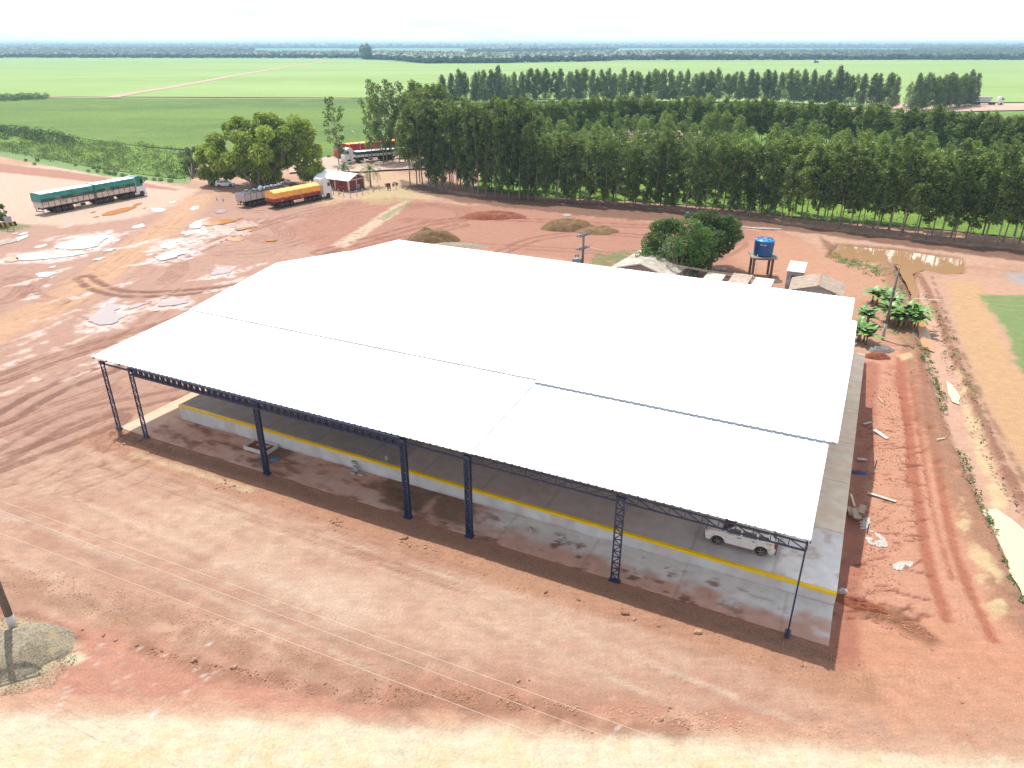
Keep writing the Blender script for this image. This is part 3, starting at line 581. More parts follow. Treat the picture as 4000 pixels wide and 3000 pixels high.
m.box((51.45, 0, .09), (.3, .7, .04)); m.build('column', BLUE, shed)
for u in (0, 26.2, 31.1, 51.2): column(u, .34, .34, 6.1, v=44.3)
for u in (0, 26.2, 51.2):
    for v in (22.3,):
        m = MB()
        for x in (-.16, .16):
            for y in (-.16, .16): m.bar((u+x, v+y, float(DZ(u, 0))), (u+x, v+y, 8.6), .08)
        for i in range(14): m.bar((u-.16, v-.16, 1.5+i*.5), (u+.16, v-.16, 2+i*.5), .05)
        m.build('column', BLUE, shed)
# ------------------------------------------------------------------ fields, roads, water
def green_mat(name, c1, c2, c3, rows=None, rough=.9, big=.004, mid=.05, fine=1.2, fvar=.25):
    "crop or meadow: broad dark and light bands painted for cloud shade, patches, and leafy grain"
    m = bpy.data.materials.new(name); m.use_nodes = True; n = m.node_tree.nodes; l = m.node_tree.links; b = n['Principled BSDF']; b.inputs['Roughness'].default_value = rough; b.inputs['Specular IOR Level'].default_value = .15
    tc = n.new('ShaderNodeTexCoord')
    def nz(sc, det=4, st=None):
        s = tc.outputs['Object']
        if st: mp = n.new('ShaderNodeMapping'); mp.inputs['Scale'].default_value = st; l.new(s, mp.inputs[0]); s = mp.outputs[0]
        q = n.new('ShaderNodeTexNoise'); q.inputs['Scale'].default_value = sc; q.inputs['Detail'].default_value = det; l.new(s, q.inputs['Vector']); return q.outputs['Fac']
    def rg(s, a, b_, c=0, d=1):
        q = n.new('ShaderNodeMapRange')
        for k, v in zip(('From Min', 'From Max', 'To Min', 'To Max'), (a, b_, c, d)): q.inputs[k].default_value = v
        l.new(s, q.inputs[0]); return q.outputs[0]
    def mix(f, a, b_):
        x = n.new('ShaderNodeMix'); x.data_type = 'RGBA'; l.new(f, x.inputs[0])
        for k, v in ((6, a), (7, b_)):
            if isinstance(v, tuple): x.inputs[k].default_value = (*v, 1)
            else: l.new(v, x.inputs[k])
        return x.outputs[2]
    c = mix(rg(nz(big, 5, (.35, 1.6, 1)), .38, .62), c1, c2); c = mix(rg(nz(mid, 5), .5, .8, 0, .7), c, c3)  # stretched bands between two tones, standing in for cloud shade
    f = rg(nz(fine, 6), .3, .7, 1-fvar, 1+fvar)
    if rows:
        ang, per, amt = rows; mp = n.new('ShaderNodeMapping'); mp.inputs['Rotation'].default_value = (0, 0, ang); l.new(tc.outputs['Object'], mp.inputs[0])
        wv = n.new('ShaderNodeTexWave'); wv.inputs['Scale'].default_value = .314/per; wv.inputs['Distortion'].default_value = 1.0; wv.inputs['Detail'].default_value = 2; wv.inputs['Detail Scale'].default_value = .4; l.new(mp.outputs[0], wv.inputs['Vector'])
        g = rg(wv.outputs['Fac'], 0, 1, 1-amt, 1+amt); mm = n.new('ShaderNodeMath'); mm.operation = 'MULTIPLY'; l.new(f, mm.inputs[0]); l.new(g, mm.inputs[1]); f = mm.outputs[0]
    v = n.new('ShaderNodeVectorMath'); v.operation = 'SCALE'; l.new(c, v.inputs[0]); l.new(f, v.inputs['Scale']); l.new(v.outputs[0], b.inputs['Base Color'])
    bp = n.new('ShaderNodeBump'); bp.inputs['Distance'].default_value = .12; l.new(nz(fine*1.6, 6), bp.inputs['Height']); l.new(bp.outputs[0], b.inputs['Normal'])
    return m
def sheet(name, pts, z, m, label, warp=0.0, step=0, kind='structure', cat=None):
    "flat sheet over a polygon of photo pixels, its outline roughened by noise"
    P = [tuple(G(*p)[:2]) if len(p) == 2 else p[:2] for p in pts]
    if step:
        Q = []
        for a, b in zip(P, P[1:]+P[:1]):
            k = max(1, int(math.hypot(b[0]-a[0], b[1]-a[1])/step))
            for i in range(k): Q.append((a[0]+(b[0]-a[0])*i/k, a[1]+(b[1]-a[1])*i/k))
        Q = np.array(Q); f = .45/step; Q = Q+np.stack([fbm(Q[:, 0]*f, Q[:, 1]*f, 91)-.5, fbm(Q[:, 0]*f, Q[:, 1]*f, 93)-.5], 1)*2*warp; P = [tuple(q) for q in Q]
    bm = bmesh.new(); vs = [bm.verts.new((x, y, z)) for x, y in P]; f = bm.faces.new(vs); bmesh.ops.triangulate(bm, faces=[f]); bmesh.ops.recalc_face_normals(bm, faces=bm.faces)
    if bm.faces[:][0].normal.z < 0: bmesh.ops.reverse_faces(bm, faces=bm.faces)
    me = bpy.data.meshes.new(name); bm.to_mesh(me); bm.free(); me.materials.append(m); o = link(bpy.data.objects.new(name, me)); return tag(o, label, cat, kind=kind)
FAR_Y = 15000
m_near = green_mat('dark_crop', alb(108, 138, 64), alb(130, 158, 68), alb(142, 166, 84), rows=(.25, 1.2, .07), big=.012, mid=.06)
m_mid = green_mat('pale_crop', alb(178, 204, 124), alb(162, 192, 106), alb(188, 210, 138), rows=(.25, 2.5, .03), big=.006, mid=.02, fine=.5, fvar=.10)
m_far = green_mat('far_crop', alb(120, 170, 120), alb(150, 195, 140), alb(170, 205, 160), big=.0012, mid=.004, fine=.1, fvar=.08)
sheet('crop_field', [(-1500, 383), (-200, 378), (460, 386), (1365, 389), (2000, 392), (3370, 415), (3380, 440), (2200, 515), (1600, 575), (1330, 608), (1235, 622), (1180, 640), (900, 600), (560, 575), (330, 545), (150, 520), (0, 508), (-600, 480), (-2500, 440)], .30, m_near, 'dark green crop field beyond the yard', .8, 8)
sheet('crop_field', [(-3500, 252), (-600, 234), (0, 229), (620, 229), (1400, 232), (1660, 249), (2000, 247), (2390, 240), (2420, 236), (4000, 234), (5500, 240), (8000, 262), (8000, 500), (4100, 400), (3800, 402), (3350, 412), (2000, 387), (1365, 384), (460, 380), (-200, 374), (-3500, 380)], .34, m_mid, 'wide pale green crop field reaching to the woods')
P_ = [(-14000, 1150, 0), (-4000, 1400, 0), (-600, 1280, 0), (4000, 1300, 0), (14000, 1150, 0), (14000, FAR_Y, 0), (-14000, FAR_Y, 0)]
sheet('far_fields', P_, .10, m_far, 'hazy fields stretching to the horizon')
m_mead = green_mat('meadow', alb(122, 156, 62), alb(142, 174, 72), alb(100, 136, 56), big=.05, mid=.2, fine=1.5, fvar=.3)
sheet('meadow', [(1900, 655), (2200, 596), (2500, 560), (2800, 533), (3100, 510), (3450, 462), (3700, 446), (4300, 434), (6000, 560), (6000, 1600), (4400, 990), (3900, 925), (3600, 895), (3200, 862), (2900, 818), (2400, 783), (2000, 762), (1850, 735)], .14, m_mead, 'bright green meadow between the rows of eucalyptus', 1.6, 3)
sheet('verge', [(-700, 560), (0, 585), (230, 628), (420, 664), (700, 700), (735, 690), (800, 620), (560, 575), (330, 545), (150, 520), (0, 508), (-700, 475)], .13, m_mead, 'green verge under the young trees beside the field', .5, 3)
rd = mat('sandy_road', alb(232, 196, 176), rough=.9, var=.08, scale=.3, bump=.02, bscale=3, dirt=(alb(214, 168, 140), .45, .7, .12))
sheet('dirt_road', [(1130, 640), (1230, 622), (1330, 612), (1700, 570), (2200, 520), (2500, 492), (2800, 470), (3100, 450), (3400, 414), (3600, 404), (3800, 409), (4200, 404), (4200, 428), (3800, 437), (3700, 440), (3450, 456), (3100, 503), (2800, 526), (2500, 545), (2200, 574), (1900, 640), (1650, 662), (1400, 676), (1230, 672), (1130, 680)], .40, rd, 'pale sandy road passing behind the trees', .7, 3)
rp = mat('red_path', alb(222, 186, 156), rough=.9, var=.08, scale=.1)
def strip(name, pts, w, z, m, label):
    P = [G(*p) for p in pts]; L_, R_ = [], []
    for i, p in enumerate(P):
        d = (P[min(i+1, len(P)-1)]-P[max(i-1, 0)]); n = Vector((-d.y, d.x, 0)).normalized()*w/2; L_.append((*(p+n)[:2], 0)); R_.append((*(p-n)[:2], 0))
    return sheet(name, L_+R_[::-1], z, m, label, .8, 10)
strip('dirt_path', [(-400, 374), (0, 378), (250, 382), (460, 383)], 7, .44, rp, 'red dirt path at the left of the crop')
strip('dirt_path', [(430, 384), (520, 366), (640, 348), (780, 322), (900, 300), (1010, 281), (1120, 262), (1290, 239)], 9, .48, rp, 'red dirt path running away through the crop')
strip('dirt_path', [(460, 384), (700, 386), (1000, 388), (1370, 388)], 2.6, .46, rp, 'narrow red path along the edge of the dark field')
strip('dirt_path', [(2500, 203), (2530, 190)], 30, .5, rp, 'far pale track between the woods')
def water_mat(name, col, rough=.03):
    m = bpy.data.materials.new(name); m.use_nodes = True; n = m.node_tree.nodes; l = m.node_tree.links; b = n['Principled BSDF']
    b.inputs['Base Color'].default_value = (*col, 1); b.inputs['Roughness'].default_value = rough; b.inputs['IOR'].default_value = 1.33; b.inputs['Specular IOR Level'].default_value = .6
    tc = n.new('ShaderNodeTexCoord'); q = n.new('ShaderNodeTexNoise'); q.inputs['Scale'].default_value = 1.2; q.inputs['Detail'].default_value = 3; l.new(tc.outputs['Object'], q.inputs['Vector'])
    bp = n.new('ShaderNodeBump'); bp.inputs['Distance'].default_value = .006; l.new(q.outputs['Fac'], bp.inputs['Height']); l.new(bp.outputs[0], b.inputs['Normal'])
    return m
wm = water_mat('muddy_water', alb(212, 168, 124)); wo_ = water_mat('orange_water', alb(236, 158, 92), .15); ww = water_mat('pale_puddle', alb(238, 220, 214), .02); wy = water_mat('cream_water', alb(252, 232, 196), .08); wm.node_tree.nodes['Principled BSDF'].inputs['IOR'].default_value = 1.55
pond = sheet('pond', [(3232, 1000), (3275, 952), (3330, 956), (3520, 972), (3755, 1006), (3766, 1038), (3758, 1062), (3690, 1064), (3606, 1048), (3568, 1062), (3584, 1130), (3594, 1206), (3577, 1198), (3535, 1090), (3498, 1030), (3400, 1020), (3300, 1009)], -.30, wm, 'muddy brown pond reflecting the tree trunks', .3, 1)
PUD = [([(200, 965), (290, 935), (380, 915), (435, 922), (395, 945), (380, 965), (300, 977), (240, 975)], ww, 'large white puddle left of the sandy lane'),
 ([(60, 1000), (110, 990), (240, 1000), (300, 985), (335, 985), (330, 995), (200, 1012), (70, 1022)], ww, 'long white puddle near the left edge'), ([(10, 1018), (50, 1002), (75, 1004), (72, 1022), (30, 1024)], wo_, 'orange tip of the long puddle'),
 ([(-60, 965), (15, 948), (60, 930), (112, 916), (116, 925), (60, 946), (0, 962)], ww, 'white puddle below the striped barrier'), ([(505, 890), (540, 876), (567, 876), (560, 888), (525, 895)], ww, 'small white puddle beside the lane'),
 ([(735, 880), (760, 865), (792, 862), (790, 890), (770, 893), (740, 892)], ww, 'white puddle right of the lane'), ([(791, 868), (850, 856), (930, 858), (900, 872), (793, 886)], wo_, 'orange puddle behind the trucks'),
 ([(600, 1005), (640, 990), (690, 978), (745, 988), (700, 998), (660, 1015), (630, 1020)], ww, 'ragged white puddle in the ruts'), ([(708, 910), (735, 902), (765, 908), (750, 918), (712, 918)], ww, 'small round puddle in the ruts'),
 ([(820, 1070), (850, 1050), (900, 1047), (905, 1060), (870, 1072), (830, 1077)], ww, 'greyish puddle near the roof corner'),
 ([(330, 1250), (380, 1230), (410, 1200), (430, 1178), (445, 1190), (472, 1200), (440, 1225), (470, 1235), (492, 1240), (430, 1268), (400, 1275), (360, 1262)], ww, 'star shaped grey puddle left of the roof'),
 ([(500, 1200), (560, 1180), (575, 1185), (540, 1200), (505, 1210)], ww, 'thin grey puddle left of the roof'), ([(615, 1185), (680, 1170), (745, 1172), (720, 1188), (650, 1200), (620, 1198)], ww, 'flat grey puddle touching the roof edge'),
 ([(385, 841), (440, 822), (500, 808), (545, 808), (480, 832), (430, 843)], wo_, 'orange puddle beside the green truck'), ([(585, 815), (640, 813), (650, 823), (620, 832), (590, 826)], ww, 'white puddle in front of the green truck'),
 ([(655, 790), (692, 786), (680, 795), (660, 797)], ww, 'tiny white puddle near the lane'), ([(740, 812), (780, 803), (772, 820), (745, 825)], ww, 'white puddle near the big tree shadow'), ([(840, 822), (890, 818), (880, 832), (850, 834)], ww, 'white puddle behind the grey trailer'),
 ([(905, 896), (960, 888), (1000, 884), (1000, 892), (940, 900)], wo_, 'orange puddle among the tracks'), ([(880, 932), (940, 927), (965, 936), (930, 944), (890, 942)], wo_, 'orange puddle near the roof'), ([(1030, 938), (1080, 934), (1090, 940), (1050, 946)], wo_, 'small orange puddle near the roof'),
 ([(2190, 838), (2215, 834), (2238, 842), (2215, 849)], ww, 'shiny puddle in front of the trees'), ([(2880, 882), (2960, 888), (3060, 893), (3050, 899), (2960, 895), (2880, 888)], ww, 'narrow strip of water at the foot of the trees'),
 ([(620, 960), (660, 945), (700, 950), (690, 968), (640, 975)], ww, 'pale puddle between the ruts'), ([(130, 1075), (170, 1062), (220, 1066), (200, 1082), (150, 1086)], ww, 'pale puddle at the far left')]
wd = water_mat('grey_puddle', alb(208, 188, 186), .30); wd.node_tree.nodes['Principled BSDF'].inputs['Specular IOR Level'].default_value = .25
def rounded(pg):
    Q = []
    for a, b in zip(pg, pg[1:]+pg[:1]): Q += [(a[0]*.72+b[0]*.28, a[1]*.72+b[1]*.28), (a[0]*.28+b[0]*.72, a[1]*.28+b[1]*.72)]
    return Q
for pg, m_, lb in PUD:
    if 'grey' in lb: m_ = wd
    pg = rounded(rounded(pg)); cx_ = sum(p[0] for p in pg)/len(pg); cy_ = sum(p[1] for p in pg)/len(pg); sx_ = max(p[0] for p in pg)-cx_
    for k in range(5 if sx_ > 25 else 2):     # scraps of water left in the ruts round it
        a_ = rnd.uniform(0, 6.28); qx = cx_+math.cos(a_)*sx_*rnd.uniform(1.05, 1.6); qy = cy_+math.sin(a_)*sx_*.38*rnd.uniform(.9, 1.5)-math.cos(a_)*sx_*.12; w_ = sx_*rnd.uniform(.12, .34)
        if qx > 1000 or qx < 0: continue
        sheet('puddle', rounded([(qx-w_, qy+w_*.22), (qx, qy-w_*.14), (qx+w_, qy-w_*.28), (qx+w_*.5, qy+w_*.10), (qx-w_*.2, qy+w_*.24)]), .055+.001*k, m_, 'scrap of water in the ruts beside the '+lb.split(' ', 1)[1][:34].rsplit(' ', 1)[0], .3, .3)
    c = G(sum(p[0] for p in pg)/len(pg), sum(p[1] for p in pg)/len(pg)); sheet('puddle', pg, .05+.02, m_, lb, .55, .45)
sheet('ditch_water', [(3700, 1480), (3722, 1492), (3752, 1540), (3748, 1572), (3720, 1560), (3704, 1520)], -.22, wy, 'cream water lying in the ditch', .12, .5)
sheet('ditch_water', [(3838, 1990), (3890, 1985), (4000, 2070), (4200, 2200), (4400, 2700), (4080, 2480), (3990, 2330), (3920, 2170), (3868, 2050)], .02, wy, 'wide cream coloured pool at the lower right', .2, .6)
sheet('puddle', [(3575, 1250), (3600, 1240), (3632, 1290), (3650, 1370), (3600, 1350), (3588, 1290)], -.16, wo_, 'orange water in the ditch by the banana plants', .1, .5)
# ------------------------------------------------------------------ foliage
def leaf_mat(name, gloss=.5, trans=.38, tcol=(1.15, 1.25, .5)):
    m = bpy.data.materials.new(name); m.use_nodes = True; n = m.node_tree.nodes; l = m.node_tree.links; b = n['Principled BSDF']; b.inputs['Roughness'].default_value = gloss; b.inputs['Specular IOR Level'].default_value = .35
    at = n.new('ShaderNodeAttribute'); at.attribute_name = 'tint'; oi = n.new('ShaderNodeObjectInfo')
    r = n.new('ShaderNodeMapRange'); r.inputs['To Min'].default_value = .78; r.inputs['To Max'].default_value = 1.25; l.new(oi.outputs['Random'], r.inputs[0])
    v = n.new('ShaderNodeVectorMath'); v.operation = 'SCALE'; l.new(at.outputs['Color'], v.inputs[0]); l.new(r.outputs[0], v.inputs['Scale']); l.new(v.outputs[0], b.inputs['Base Color'])
    t = n.new('ShaderNodeBsdfTranslucent'); w = n.new('ShaderNodeVectorMath'); w.operation = 'MULTIPLY'; w.inputs[1].default_value = tcol; l.new(v.outputs[0], w.inputs[0]); l.new(w.outputs[0], t.inputs[0])
    x = n.new('ShaderNodeMixShader'); x.inputs[0].default_value = trans; l.new(b.outputs[0], x.inputs[1]); l.new(t.outputs[0], x.inputs[2]); l.new(x.outputs[0], n['Material Output'].inputs[0])
    return m
LEAF = leaf_mat('foliage'); BARK = mat('bark', (.19, .14, .10), rough=.9, var=.35, scale=2, stretch=(3, 3, .5)); PALEB = mat('pale_bark', (.30, .25, .19), rough=.8, var=.35, scale=1.5, stretch=(3, 3, .4))
def sprays(C, size, col, rg, aspect=.42, droop=.5, cvar=.25, out=None):
    "quads (as leaf sprays) at points C, each its own direction; out = directions they lean towards"
    n = len(C); a = rg.uniform(0, 2*np.pi, n); d = np.stack([np.cos(a), np.sin(a), rg.normal(-droop, .45, n)], 1)
    if out is not None: d += out*.9
    d /= np.linalg.norm(d, axis=1)[:, None]; q = rg.normal(0, 1, (n, 3)); s = np.cross(d, q); s /= np.linalg.norm(s, axis=1)[:, None]+1e-6
    L_ = size*rg.uniform(.65, 1.35, n)[:, None]; w = L_*aspect
    V = np.stack([C-d*L_*.5, C+s*w*.5-d*L_*.05, C+d*L_*.5, C-s*w*.5+d*L_*.05], 1).reshape(-1, 3)
    F = np.arange(n*4).reshape(n, 4); b = (1+rg.uniform(-cvar, cvar, n))[:, None]; hue = rg.uniform(-.12, .12, n)[:, None]
    c = np.array(col)*b*np.concatenate([1+hue*1.2, 1+hue*.2, 1-hue], 1); return V, F, np.repeat(c, 4, 0)
def clumps(cs, rs, per, size, col, rg, squash=.8, shell=.55, **k):
    "leaf sprays over lumps centred at cs with radii rs"
    Vs, Fs, Cs = [], [], []; o = 0
    for c, r in zip(cs, rs):
        n = max(6, int(per*(r**1.7))); d = rg.normal(0, 1, (n, 3)); d /= np.linalg.norm(d, axis=1)[:, None]; rad = r*(shell+(1-shell)*rg.uniform(0, 1, n)**.6)[:, None]
        P = d*rad*np.array([1, 1, squash])+np.array(c); cc = np.array(col)*rg.uniform(.82, 1.2)
        V, F, C = sprays(P, size, cc, rg, out=d, **k); Vs.append(V); Fs.append(F+o); Cs.append(C); o += len(V)
    return np.concatenate(Vs), np.concatenate(Fs), np.concatenate(Cs)
EUC = (.150, .196, .056)
def euc_proto(kind, seed, H=15.0):
    rg = np.random.default_rng(seed); rr = random.Random(seed)
    root = thing('eucalyptus', 'eucalyptus', 'tree'); m = MB()
    bx, by = rr.uniform(-.35, .35), rr.uniform(-.35, .35); P = []
    for i in range(8): t = i/7; P.append((bx*math.sin(t*3)*t, by*math.sin(t*2.4)*t, H*.97*t-.3))
    m.tube(P, [.13*(1-.85*i/7)+.01 for i in range(8)], 6)
    cs, rs = [], []
    def ax(z): t = max(0, min(1, z/H)); return bx*math.sin(t*3)*t, by*math.sin(t*2.4)*t
    spec = dict(full=(.10, 56, 1.5, .78), dense=(.38, 58, 2.4, 1.05), airy=(.26, 48, 1.7, .8), sparse=(.22, 30, 2.2, .85), pointed=(.14, 74, 2.9, 1.15))[kind]
    z0, n, R, cr = spec
    for i in range(n):
        t = (i+rr.random())/n
        if kind == 'full': t = t**.8
        z = H*(z0+(1-z0)*t)
        if kind == 'full': r = R*(.55+.65*math.sin(min(1, t*1.05)*math.pi*.9))*(1 if t > .35 else .75)
        elif kind == 'dense': r = R*math.sin(math.pi*min(1, .16+t*.84))**.65
        elif kind == 'sparse': r = R*(.35+.8*math.sin(math.pi*(.1+t*.85)))
        elif kind == 'airy': r = R*math.sin(math.pi*min(1, .12+t*.88))**.6
        else: r = R*(1-t)**.6*(.6+.4*min(1, t*5))+.15
        a = rr.uniform(0, 6.28); q = r*rr.uniform(.25, 1)**.7; x0, y0 = ax(z); c = (x0+q*math.cos(a), y0+q*math.sin(a), z-.2*q); cs.append(c); rs.append(cr*rr.uniform(.65, 1.15)*(1 if t < .9 else .7))
        if q > .5 and i % 2 == 0: m.tube([(x0, y0, z-.5*q-.3), ((x0+c[0])/2, (y0+c[1])/2, z-.35*q), c], [.035, .025, .01], 4)
    m.build('trunk', PALEB, root)
    per = dict(full=74, airy=74, dense=62, sparse=60, pointed=55)[kind]
    V, F, C = clumps(cs, rs, per, .56, dict(full=(.125, .172, .050), airy=(.130, .180, .052), pointed=(.20, .24, .125), dense=(.170, .220, .062), sparse=(.14, .19, .06))[kind], rg, squash=.9, shell=.35)  # greens carry light: front-row kinds dark as backlit, dense brighter, pointed paled for haze
    npmesh('crown', V, F, LEAF, colors=C, parent=root); return root
protos = {k: [euc_proto(k, s+10*i) for s in range(n)] for i, (k, n) in enumerate((('full', 3), ('dense', 4), ('sparse', 2), ('pointed', 3), ('airy', 3)))}
used = set()
def place_tree(k, p, h, label, group, lean=(0, 0)):
    i = rnd.randrange(len(protos[k])); r = protos[k][i]; s = h/15.0; key = (k, i)
    o = r if key not in used else dup(r)
    used.add(key); o.location = (p[0], p[1], -.05 if p[1] > 236 else min(0, gz(p[0], p[1]))-.02); sx = s**.6*rnd.uniform(.88, 1.15); o.scale = (sx, sx, s); o.rotation_euler = (lean[0]+rnd.gauss(0, .02), lean[1]+rnd.gauss(0, .02), rnd.uniform(0, 6.28))
    tag(o, label, 'tree', group); return o
def along(pts, step):
    P = [G(*p)[:2] if len(p) == 2 else p[:2] for p in pts]; out = []; c = 0; acc = 0.0
    tot = sum(math.hypot(b[0]-a[0], b[1]-a[1]) for a, b in zip(P, P[1:])); n = int(tot/step)
    for i in range(n+1):
        s = i*step; k = 0
        while k < len(P)-2 and s > math.hypot(P[k+1][0]-P[k][0], P[k+1][1]-P[k][1]): s -= math.hypot(P[k+1][0]-P[k][0], P[k+1][1]-P[k][1]); k += 1
        a, b = P[k], P[k+1]; L_ = math.hypot(b[0]-a[0], b[1]-a[1]); out.append((a[0]+(b[0]-a[0])*s/L_, a[1]+(b[1]-a[1])*s/L_))
    return out
def px_of(p): 
    f = p[1]*math.cos(PITCH)+CAMH*math.sin(PITCH); return 2000+FPX*p[0]/f
FR = [(1605, 722), (1800, 750), (2000, 778), (2450, 806), (2900, 842), (3620, 936), (3945, 967), (4300, 1010)]
for i, p in enumerate(along(FR, 2.05)):
    x = px_of(p); tall = x < 2010; h = rnd.uniform(16, 20.5) if tall else (rnd.uniform(13, 16) if x < 2120 else rnd.uniform(10.8, 15.2))
    if x > 3400: h *= 1.12
    k = rnd.choice(['full', 'full', 'dense', 'sparse'] if tall else (['full', 'full', 'full', 'sparse'] if x < 3120 else ['airy', 'airy', 'dense']))
    place_tree(k, (p[0]+rnd.uniform(-.25, .25), p[1]+rnd.uniform(-.25, .25)), h, 'tall eucalyptus with crowded crown at the left end of the front row' if tall else 'slim dark eucalyptus in the front row facing the warehouse', 'tall eucalyptus at the left end of the front row' if tall else 'front row of eucalyptus')
for i, p in enumerate(along(FR, 2.5)):
    x = px_of(p); tall = x < 2060; h = rnd.uniform(17, 20.5) if tall else rnd.uniform(11, 13.5)
    if x > 3000: h = rnd.uniform(13, 15)
    place_tree(rnd.choice(['full', 'dense', 'full'] if x < 3120 else ['airy', 'dense']), (p[0]+1.6+rnd.uniform(-.4, .4), p[1]+3.4+rnd.uniform(-.4, .4)), h, 'tall eucalyptus just behind the left end of the front row' if tall else 'eucalyptus in the second row behind the dark front row', 'tall eucalyptus behind the front row end' if tall else 'second row of eucalyptus')
B2 = [(1760, 660), (2000, 592), (2500, 566), (3000, 594), (3560, 640), (3960, 690), (4400, 760)]
for i, p in enumerate(along(B2, 2.3)):
    place_tree('dense', (p[0]+rnd.uniform(-.4, .4), p[1]+rnd.uniform(-.6, .6)), rnd.uniform(13.2, 15.5), 'sunlit round topped eucalyptus with bare trunk beyond the green meadow', 'middle band of eucalyptus beyond the meadow')
B3 = [[(1730, 408), (2100, 402), (2450, 400), (3000, 401), (3400, 424), (3505, 431)], [(3555, 438), (3680, 430), (3800, 414)]]
for seg in B3:
    for i, p in enumerate(along(seg, 4.4)):
        x = px_of(p); pale = 2500 < x < 2880 or x > 3700
        place_tree(rnd.choice(['pointed', 'pointed', 'dense']), (p[0]+rnd.uniform(-.8, .8), p[1]+rnd.uniform(-1, 1)), rnd.uniform(14.5, 18)*(1.12 if rnd.random() < .1 else 1), 'pointed eucalyptus in the farthest plantation row past the gap' if seg is B3[1] else 'pointed dark green eucalyptus in the farthest plantation row', 'farthest eucalyptus right of the gap' if seg is B3[1] else 'farthest row of eucalyptus')
for j, (x, y, h) in enumerate([(1455, 640, 20.5), (1478, 632, 21.5), (1500, 646, 20), (1512, 640, 21), (1534, 636, 21.5), (1560, 640, 21), (1583, 634, 20), (1600, 648, 19), (1626, 640, 21), (1646, 630, 20), (1668, 640, 20), (1700, 636, 20), (1730, 640, 20)]):
    place_tree('sparse' if j < 8 else 'dense', G(x, y), h, 'tall thin eucalyptus with open crown standing before the parked red and white trucks', 'thin eucalyptus in front of the parked trucks')
place_tree('sparse', G(1325, 650), 18.0, 'lone tall eucalyptus between the big bamboo and the other trees', None)
# the rest of the plantation, beyond what can be told apart
def stand(rows, label):
    Vs, Fs, Cs = [], [], []; o_ = 0
    for k, p, h in rows:
        src = rnd.choice(protos[k]); s = h/15; a = rnd.uniform(0, 6.28)
        for ch in src.children:
            me = ch.data
            if 'crown' in ch.name:
                v = np.empty(len(me.vertices)*3, np.float32); me.vertices.foreach_get('co', v); v = v.reshape(-1, 3)
                c = np.empty(len(me.vertices)*4, np.float32); me.color_attributes['tint'].data.foreach_get('color', c); c = c.reshape(-1, 4)[:, :3]
                R = np.array([[math.cos(a), -math.sin(a), 0], [math.sin(a), math.cos(a), 0], [0, 0, 1]]); v = (v@R.T)*np.array([s**.6, s**.6, s])+np.array([p[0], p[1], 0])
                keep = np.repeat(np.random.default_rng(len(Vs)).random(len(v)//4) < .6, 4); v = v[keep]; c = c[keep]
                Vs.append(v); Cs.append(c*rnd.uniform(.85, 1.2)); Fs.append(np.arange(len(v)).reshape(-1, 4)+o_); o_ += len(v)
    for k, p, h in rows:
        V = []
        for z in (0, h*.8):
            for q in ((-.1, -.1), (.1, -.1), (.1, .1), (-.1, .1)): V.append((p[0]+q[0]*(1-z/h*.6), p[1]+q[1]*(1-z/h*.6), z))
        Vs.append(np.array(V)); Cs.append(np.full((8, 3), .16)); Fs.append(np.array([[0, 1, 5, 4], [1, 2, 6, 5], [2, 3, 7, 6], [3, 0, 4, 7]])+o_); o_ += 8
    o = npmesh('eucalyptus_stand', np.concatenate(Vs), np.concatenate(Fs), LEAF, colors=np.concatenate(Cs)); return tag(o, label, 'trees', kind='stuff')
rows = [('dense', (p[0]+3+rnd.uniform(-1, 1), p[1]+6.5+rnd.uniform(-1, 1)), rnd.uniform(14.5, 19) if px_of(p) < 2000 else 11.5) for p in along(FR[:3], 3.0)]
rows += [('full' if px_of(p) < 3120 else 'dense', (p[0]+4+rnd.uniform(-1, 1), p[1]+7.5+rnd.uniform(-1, 1)), rnd.uniform(11, 13.5) if px_of(p) < 3000 else rnd.uniform(13, 15.5)) for p in along(FR[2:], 5.5)]
for a_ in ([(1900, 640), (2150, 628), (2420, 628)], [(1900, 672), (2200, 668), (2500, 672)], [(1900, 706), (2200, 706), (2560, 716)], [(1950, 740), (2300, 746), (2500, 760)], [(2350, 604), (2650, 606), (2900, 616)], [(2500, 640), (2750, 650)], [(2750, 688), (3200, 715), (3700, 790), (4250, 880)], [(3050, 655), (3600, 722), (4250, 815)], [(2700, 730), (3050, 750), (3400, 790)]): rows += [(rnd.choice(['full', 'dense']), (p[0]+rnd.uniform(-1.2, 1.2), p[1]+rnd.uniform(-1.2, 1.2)), rnd.uniform(10.5, 13)) for p in along(a_, 3.6)]
rows += [('dense', (p[0]+rnd.uniform(-1, 1), p[1]+3.4+rnd.uniform(-1, 1)), rnd.uniform(13, 15)) for p in along(B2, 3.6)]
stand(rows, 'deeper eucalyptus of the plantation, merging behind the nearer rows')
rows = [('pointed', (p[0]+rnd.uniform(-1, 1), p[1]+4+rnd.uniform(-1, 1)), rnd.uniform(13, 17)) for s in B3 for p in along(s, 4)]
stand(rows, 'deeper eucalyptus behind the farthest row')
def inpoly(x, y, P):
    return inside(np.array([x]), np.array([y]), P)[0]
def scatter_px(poly, n, rr):
    P = np.array([G(*p)[:2] for p in poly]); lo = P.min(0); hi = P.max(0); out = []
    while len(out) < n:
        x = rr.uniform(lo[0], hi[0]); y = rr.uniform(lo[1], hi[1])
        if inpoly(x, y, P): out.append((x, y))
    return out
